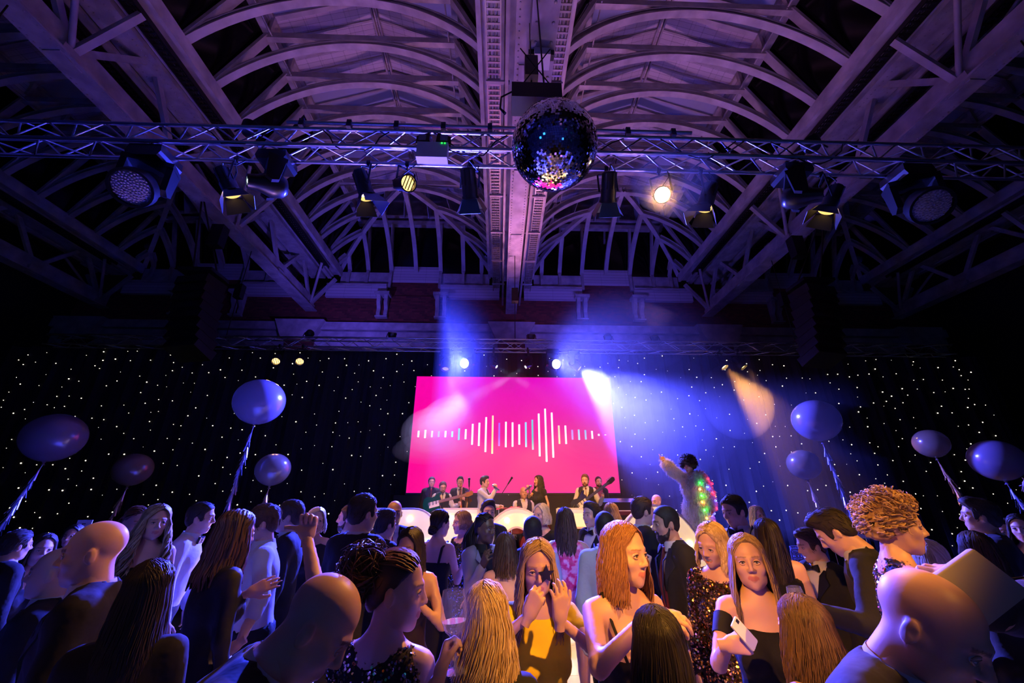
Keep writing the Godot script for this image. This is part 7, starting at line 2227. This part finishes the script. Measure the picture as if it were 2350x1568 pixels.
	person({"label": "man with swept dark hair behind the high ponytail", "head": Vector3(-0.126, 1.72, -5.23), "yaw": 12.0, "hair": "quiff", "hairc": Color(0.012, 0.008, 0.006), "hairc2": Color(0.035, 0.022, 0.015), "wear": {"kind": "suit"}, "lod": 1})
	person({"label": "woman with long brown hair and a bare back", "head": Vector3(0.056, 1.50, -3.48), "yaw": 184.0, "hair": "long", "hairlen": 0.26, "hairc": Color(0.055, 0.026, 0.014), "hairc2": Color(0.12, 0.06, 0.03), "wear": {"kind": "dress", "c": Color(0.03, 0.03, 0.04), "top": 0.28}, "sex": "f", "lod": 1})
	person({"label": "man with a shaved dark head in a white shirt and waistcoat seen from behind", "head": Vector3(0.301, 1.60, -3.85), "yaw": 182.0, "hair": "crop", "skin": "dark", "hairc": Color(0.012, 0.008, 0.006), "hairc2": Color(0.035, 0.022, 0.015), "wear": {"kind": "vest", "c": Color(0.012, 0.012, 0.015)}, "lod": 1})
	person({"label": "blonde woman with pearl earrings in a black dress before the round letter", "head": Vector3(0.516, 1.69, -5.22), "yaw": -46.0, "hair": "long", "hairlen": 0.13, "faceopen": 58.0, "earrings": true, "mouth": 0.3, "hairc": Color(0.42, 0.33, 0.22), "hairc2": Color(0.72, 0.62, 0.48), "wear": {"kind": "dress", "c": Color(0.012, 0.012, 0.015), "top": 0.55, "scoop": 0.1, "sleeves": 0.2}, "sex": "f", "lod": 1})
	person({"label": "woman with long brown hair in a pink tie-dye top seen from behind", "head": Vector3(0.65, 1.66, -4.18), "yaw": 172.0, "hair": "long", "hairlen": 0.3, "hairc": Color(0.055, 0.026, 0.014), "hairc2": Color(0.12, 0.06, 0.03), "wear": {"kind": "dress", "c": Color(0.6, 0.06, 0.22), "top": 0.55, "scoop": 0.1, "hem": 0.82, "mat": tie_dye()}, "right": {"to": Vector3(0.984, 1.45, -4.22), "pole": Vector3(-0.2, -1.00, -0.4), "hand": "flat", "fdir": Vector3(0.9, 0.25, -0.2), "wback": Vector3(0, 1.00, 0.2)}, "sex": "f", "lod": 1})
	person({"label": "grinning man with a bow tie and open jacket facing the pink tie-dye top", "head": Vector3(1.05, 1.70, -4.84), "yaw": -58.0, "mouth": 0.6, "hair": "quiff", "hairc": Color(0.012, 0.008, 0.006), "hairc2": Color(0.035, 0.022, 0.015), "wear": {"kind": "suit", "bow": true, "open": 0.12, "c": Color(0.02, 0.02, 0.022)}, "lod": 1})
	person({"label": "man with a shaved head in a white shirt and braces seen from behind", "head": Vector3(0.876, 1.64, -3.54), "yaw": 168.0, "hair": "crop", "hairc": Color(0.012, 0.008, 0.006), "hairc2": Color(0.035, 0.022, 0.015), "wear": {"kind": "shirt", "braces": true}, "right": {"up": Vector3(0.1, -1.00, 0.3), "fore": Vector3(0.5, 0.8, 0.6), "hand": "fist"}, "lod": 1})
	person({"label": "woman with tousled blonde hair before the second letter D", "head": Vector3(1.46, 1.69, -5.51), "yaw": 165.0, "hair": "wavy", "curl": 0.018, "hairlen": 0.24, "hairc": Color(0.3, 0.19, 0.09), "hairc2": Color(0.62, 0.45, 0.26), "wear": {"kind": "dress", "c": Color(0.3, 0.28, 0.3), "top": 0.5}, "sex": "f", "lod": 1})
	person({"label": "man with thick dark hair in a black suit facing the laughing bearded man", "head": Vector3(1.49, 1.75, -4.35), "yaw": 96.0, "hpitch": 4.0, "hair": "short", "hairc": Color(0.03, 0.014, 0.01), "hairc2": Color(0.07, 0.03, 0.02), "wear": {"kind": "suit"}, "lod": 1})
	person({"label": "bearded man in a navy suit and lanyard laughing with open mouth", "head": Vector3(1.34, 1.68, -3.44), "yaw": -88.0, "lean": 8.0, "hpitch": 6.0, "mouth": 1.0, "hair": "crop", "skin": "tan", "beard": Color(0.015, 0.01, 0.008), "lanyard": true, "hairc": Color(0.012, 0.008, 0.006), "hairc2": Color(0.035, 0.022, 0.015), "wear": {"kind": "suit", "c": Color(0.012, 0.016, 0.035), "tie": Color(0.35, 0.03, 0.06)}, "lod": 1})
	person({"label": "man in a white shirt with black bow tie and braces under the fur coat", "head": Vector3(2.20, 1.76, -3.94), "yaw": -58.0, "hyaw": -16.0, "hpitch": 12.0, "hair": "short", "hairc": Color(0.012, 0.008, 0.006), "hairc2": Color(0.035, 0.022, 0.015), "wear": {"kind": "shirt", "bow": true, "braces": true}, "lod": 1})
	person({"label": "woman with very long dark hair behind the smiling young woman", "head": Vector3(2.06, 1.60, -3.28), "yaw": 160.0, "lean": 4.0, "hair": "long", "hairlen": 0.5, "hairc": Color(0.012, 0.008, 0.006), "hairc2": Color(0.035, 0.022, 0.015), "wear": {"kind": "dress", "c": Color(0.02, 0.02, 0.03), "top": 0.43}, "sex": "f", "lod": 1})
	person({"label": "woman with long pink-lit hair far back by the star cloth", "head": Vector3(3.72, 1.66, -6.05), "yaw": 8.0, "hair": "long", "hairlen": 0.3, "hairc": Color(0.42, 0.33, 0.22), "hairc2": Color(0.72, 0.62, 0.48), "wear": {"kind": "dress", "c": Color(0.2, 0.05, 0.15), "top": 0.43}, "sex": "f", "lod": 0})
	person({"label": "bald man far back beyond the round letter beside the podium", "head": Vector3(3.23, 1.83, -8.60), "ground": 0.0, "yaw": -60.0, "hair": "bald", "wear": {"kind": "suit"}, "lod": 0})
	person({"label": "bandsman in a dark suit with a pink tie behind the green guitar", "head": Vector3(-1.61, 2.26, -10.00), "ground": 0.7, "yaw": 12.0, "hair": "short", "hairc": Color(0.012, 0.008, 0.006), "hairc2": Color(0.035, 0.022, 0.015), "wear": {"kind": "suit", "c": Color(0.02, 0.018, 0.03), "shirt": Color(0.03, 0.02, 0.03), "tie": Color(0.6, 0.05, 0.15)}, "lod": 0})
	person({"label": "bearded guitarist with glasses in a black waistcoat playing a green guitar", "head": Vector3(-1.17, 2.11, -8.75), "ground": 0.7, "yaw": 16.0, "hpitch": 14.0, "hair": "short", "glasses": true, "beard": Color(0.12, 0.06, 0.03), "hairc": Color(0.055, 0.026, 0.014), "hairc2": Color(0.12, 0.06, 0.03), "wear": {"kind": "vest", "c": Color(0.02, 0.02, 0.025), "tie": Color(0.012, 0.012, 0.015)}, "left": {"up": Vector3(0.4, -1.00, 0.2), "fore": Vector3(0.35, 0.35, 1.00), "hand": "grip"}, "right": {"up": Vector3(0.35, -1.00, 0), "fore": Vector3(-0.6, -0.15, 1.00), "hand": "grip"}, "lod": 1})
	person({"label": "saxophonist in a dark suit and black tie before the pink screen", "head": Vector3(-0.905, 2.25, -9.70), "ground": 0.7, "yaw": 5.0, "hair": "quiff", "hairc": Color(0.012, 0.008, 0.006), "hairc2": Color(0.035, 0.022, 0.015), "wear": {"kind": "suit", "c": Color(0.02, 0.018, 0.03), "tie": Color(0.012, 0.012, 0.015)}, "left": {"up": Vector3(0.2, -1.00, 0.2), "fore": Vector3(-0.4, 0.4, 1.00), "hand": "grip"}, "right": {"up": Vector3(0.2, -1.00, 0.2), "fore": Vector3(-0.5, -0.1, 1.00), "hand": "grip"}, "lod": 0})
	person({"label": "male singer in a white shirt and dark tie with a microphone at his mouth", "head": Vector3(-0.302, 2.22, -8.90), "ground": 0.7, "yaw": 66.0, "mouth": 0.4, "hair": "quiff", "hairc": Color(0.012, 0.008, 0.006), "hairc2": Color(0.035, 0.022, 0.015), "wear": {"kind": "shirt", "tie": Color(0.03, 0.03, 0.05)}, "right": {"to": Vector3(-0.0569, 2.08, -8.68), "pole": Vector3(-0.2, -1.00, 0.2), "hand": "grip", "fdir": Vector3(-0.2, 0.6, 0.3), "wback": Vector3(0.3, 0, 1.00)}, "left": {"up": Vector3(0.2, -1.00, 0.1), "fore": Vector3(0.1, -0.1, 1.00), "hand": "grip"}, "lod": 1})
	person({"label": "female singer in a black wrap dress singing with a microphone", "head": Vector3(0.836, 2.24, -8.90), "ground": 0.7, "yaw": -48.0, "hyaw": -20.0, "hpitch": -6.0, "mouth": 1.0, "hair": "wavy", "curl": 0.014, "hairlen": 0.3, "skin": "tan", "hairc": Color(0.012, 0.008, 0.006), "hairc2": Color(0.035, 0.022, 0.015), "wear": {"kind": "dress", "c": Color(0.02, 0.018, 0.018), "top": 0.55, "vneck": 0.13, "sleeves": 0.15}, "right": {"to": Vector3(0.629, 2.06, -8.66), "pole": Vector3(-0.6, -1.00, -0.2), "hand": "grip", "fdir": Vector3(-0.3, 0.7, 0.2), "wback": Vector3(-0.2, 0, 1.00)}, "left": {"up": Vector3(0.35, -1.00, -0.05), "fore": Vector3(0.25, -1.00, 0.15)}, "sex": "f", "lod": 1})
	person({"label": "drummer in a black waistcoat sitting behind the female singer", "head": Vector3(0.581, 2.02, -9.85), "ground": 0.7, "sit": true, "yaw": 10.0, "hair": "bald", "skin": "tan", "wear": {"kind": "vest", "c": Color(0.02, 0.02, 0.025)}, "lod": 0})
	person({"label": "bearded guitarist with a red tie and grey waistcoat beside the keyboard", "head": Vector3(1.83, 2.25, -8.80), "ground": 0.7, "yaw": -14.0, "hyaw": -8.0, "mouth": 0.3, "hair": "quiff", "beard": Color(0.1, 0.04, 0.02), "hairc": Color(0.12, 0.05, 0.025), "hairc2": Color(0.3, 0.14, 0.07), "wear": {"kind": "vest", "c": Color(0.05, 0.05, 0.055), "tie": Color(0.35, 0.02, 0.05)}, "left": {"up": Vector3(0.4, -1.00, 0.2), "fore": Vector3(0.35, 0.6, 1.00), "hand": "grip"}, "right": {"up": Vector3(0.35, -1.00, 0), "fore": Vector3(-0.6, -0.15, 1.00), "hand": "grip"}, "lod": 1})
	person({"label": "bandsman with a trimmed beard and open collar before the pink screen", "head": Vector3(2.38, 2.27, -9.90), "ground": 0.7, "yaw": 2.0, "hair": "crop", "beard": Color(0.03, 0.02, 0.015), "hairc": Color(0.012, 0.008, 0.006), "hairc2": Color(0.035, 0.022, 0.015), "wear": {"kind": "suit", "c": Color(0.015, 0.015, 0.025), "shirt": Color(0.5, 0.2, 0.3), "open": 0.11}, "lod": 0})
	person({"label": "guest in the dark beside the blue tassel of the dim table", "head": Vector3(-4.06, 1.50, -3.84), "sit": false, "yaw": 160.0, "sex": "m", "hair": "short", "hairlen": 0.25, "wear": {"kind": "suit"}, "hairc": Color(0.012, 0.008, 0.006), "hairc2": Color(0.035, 0.022, 0.015), "lod": 1})
	person({"label": "seated guest in the dark behind the heavy man in black", "head": Vector3(-4.52, 1.40, -4.51), "sit": true, "yaw": 60.0, "sex": "f", "hair": "long", "hairlen": 0.25, "wear": {"kind": "dress", "c": Color(0.05, 0.03, 0.05), "top": 0.43}, "hairc": Color(0.012, 0.008, 0.006), "hairc2": Color(0.035, 0.022, 0.015), "lod": 0})
	person({"label": "seated guest in the dark by the card with number 5", "head": Vector3(-4.67, 1.49, -4.93), "sit": false, "yaw": 20.0, "sex": "f", "hair": "long", "hairlen": 0.25, "wear": {"kind": "dress", "c": Color(0.05, 0.03, 0.05), "top": 0.43}, "hairc": Color(0.012, 0.008, 0.006), "hairc2": Color(0.035, 0.022, 0.015), "lod": 0})
	person({"label": "seated guest with a warm-lit cheek by the card with number 23", "head": Vector3(4.84, 1.61, -3.87), "sit": false, "yaw": -60.0, "sex": "f", "hair": "long", "hairlen": 0.25, "wear": {"kind": "dress", "c": Color(0.05, 0.03, 0.05), "top": 0.43}, "hairc": Color(0.012, 0.008, 0.006), "hairc2": Color(0.035, 0.022, 0.015), "lod": 0})
	person({"label": "seated guest beyond the profile in blue light", "head": Vector3(5.06, 1.56, -4.22), "sit": false, "yaw": -20.0, "sex": "m", "hair": "short", "hairlen": 0.25, "wear": {"kind": "suit"}, "hairc": Color(0.012, 0.008, 0.006), "hairc2": Color(0.035, 0.022, 0.015), "lod": 0})
	fur_performer(person({"label": "performer in a shaggy white fur coat with coloured lights pointing upward", "head": Vector3(3.15, 2.40, -6.75), "ground": 0.85, "sex": "f", "yaw": -40.0, "hyaw": -12.0, "hpitch": 18.0, "skin": "tan", "hair": "afro", "hairc": Color(0.012, 0.008, 0.006), "hairc2": Color(0.035, 0.022, 0.015), "wear": {"kind": "fur"}, "right": {"to": Vector3(2.62, 2.51, -6.60), "pole": Vector3(-0.3, -0.8, 0.3), "hand": "point", "fdir": Vector3(-0.35, 0.9, 0.1), "wback": Vector3(0.2, 0, 1.00)}, "left": {"up": Vector3(0.3, -1.00, 0.1), "fore": Vector3(0.1, -1.00, 0.3)}, "lod": 1}))
	held_things()

func held_things() -> void:
	wine_glass(Vector3(-0.126, 1.37, -1.48), "wine glass held up by the golden blonde woman", Basis(Vector3.BACK, 0.08), Color(0.75, 0.7, 0.5))
	wine_glass(Vector3(1.64, 1.20, -2.45), "stemmed glass held by the man in the navy dinner suit", Basis(Vector3.BACK, 0.1), Color(0.3, 0.28, 0.5))
	phone("phone with a white back held by the young woman in the off-shoulder dress", Vector3(0.942, 1.38, -1.78), Vector3(-20, 20, 35), Color(0.8, 0.8, 0.78))
	phone("small phone held up by the woman with the low bun", Vector3(-0.279, 1.46, -3.95), Vector3(0, 30, 20), Color(0.5, 0.55, 0.65))
	notebook(Vector3(1.18, 1.65, -1.09))
	microphone("silver microphone in the male singer's hand", Vector3(-0.0658, 2.10, -8.62), Vector3(-0.177, 2.18, -8.72))
	microphone("black microphone in the female singer's hand", Vector3(0.596, 2.09, -8.58), Vector3(0.743, 2.20, -8.70))
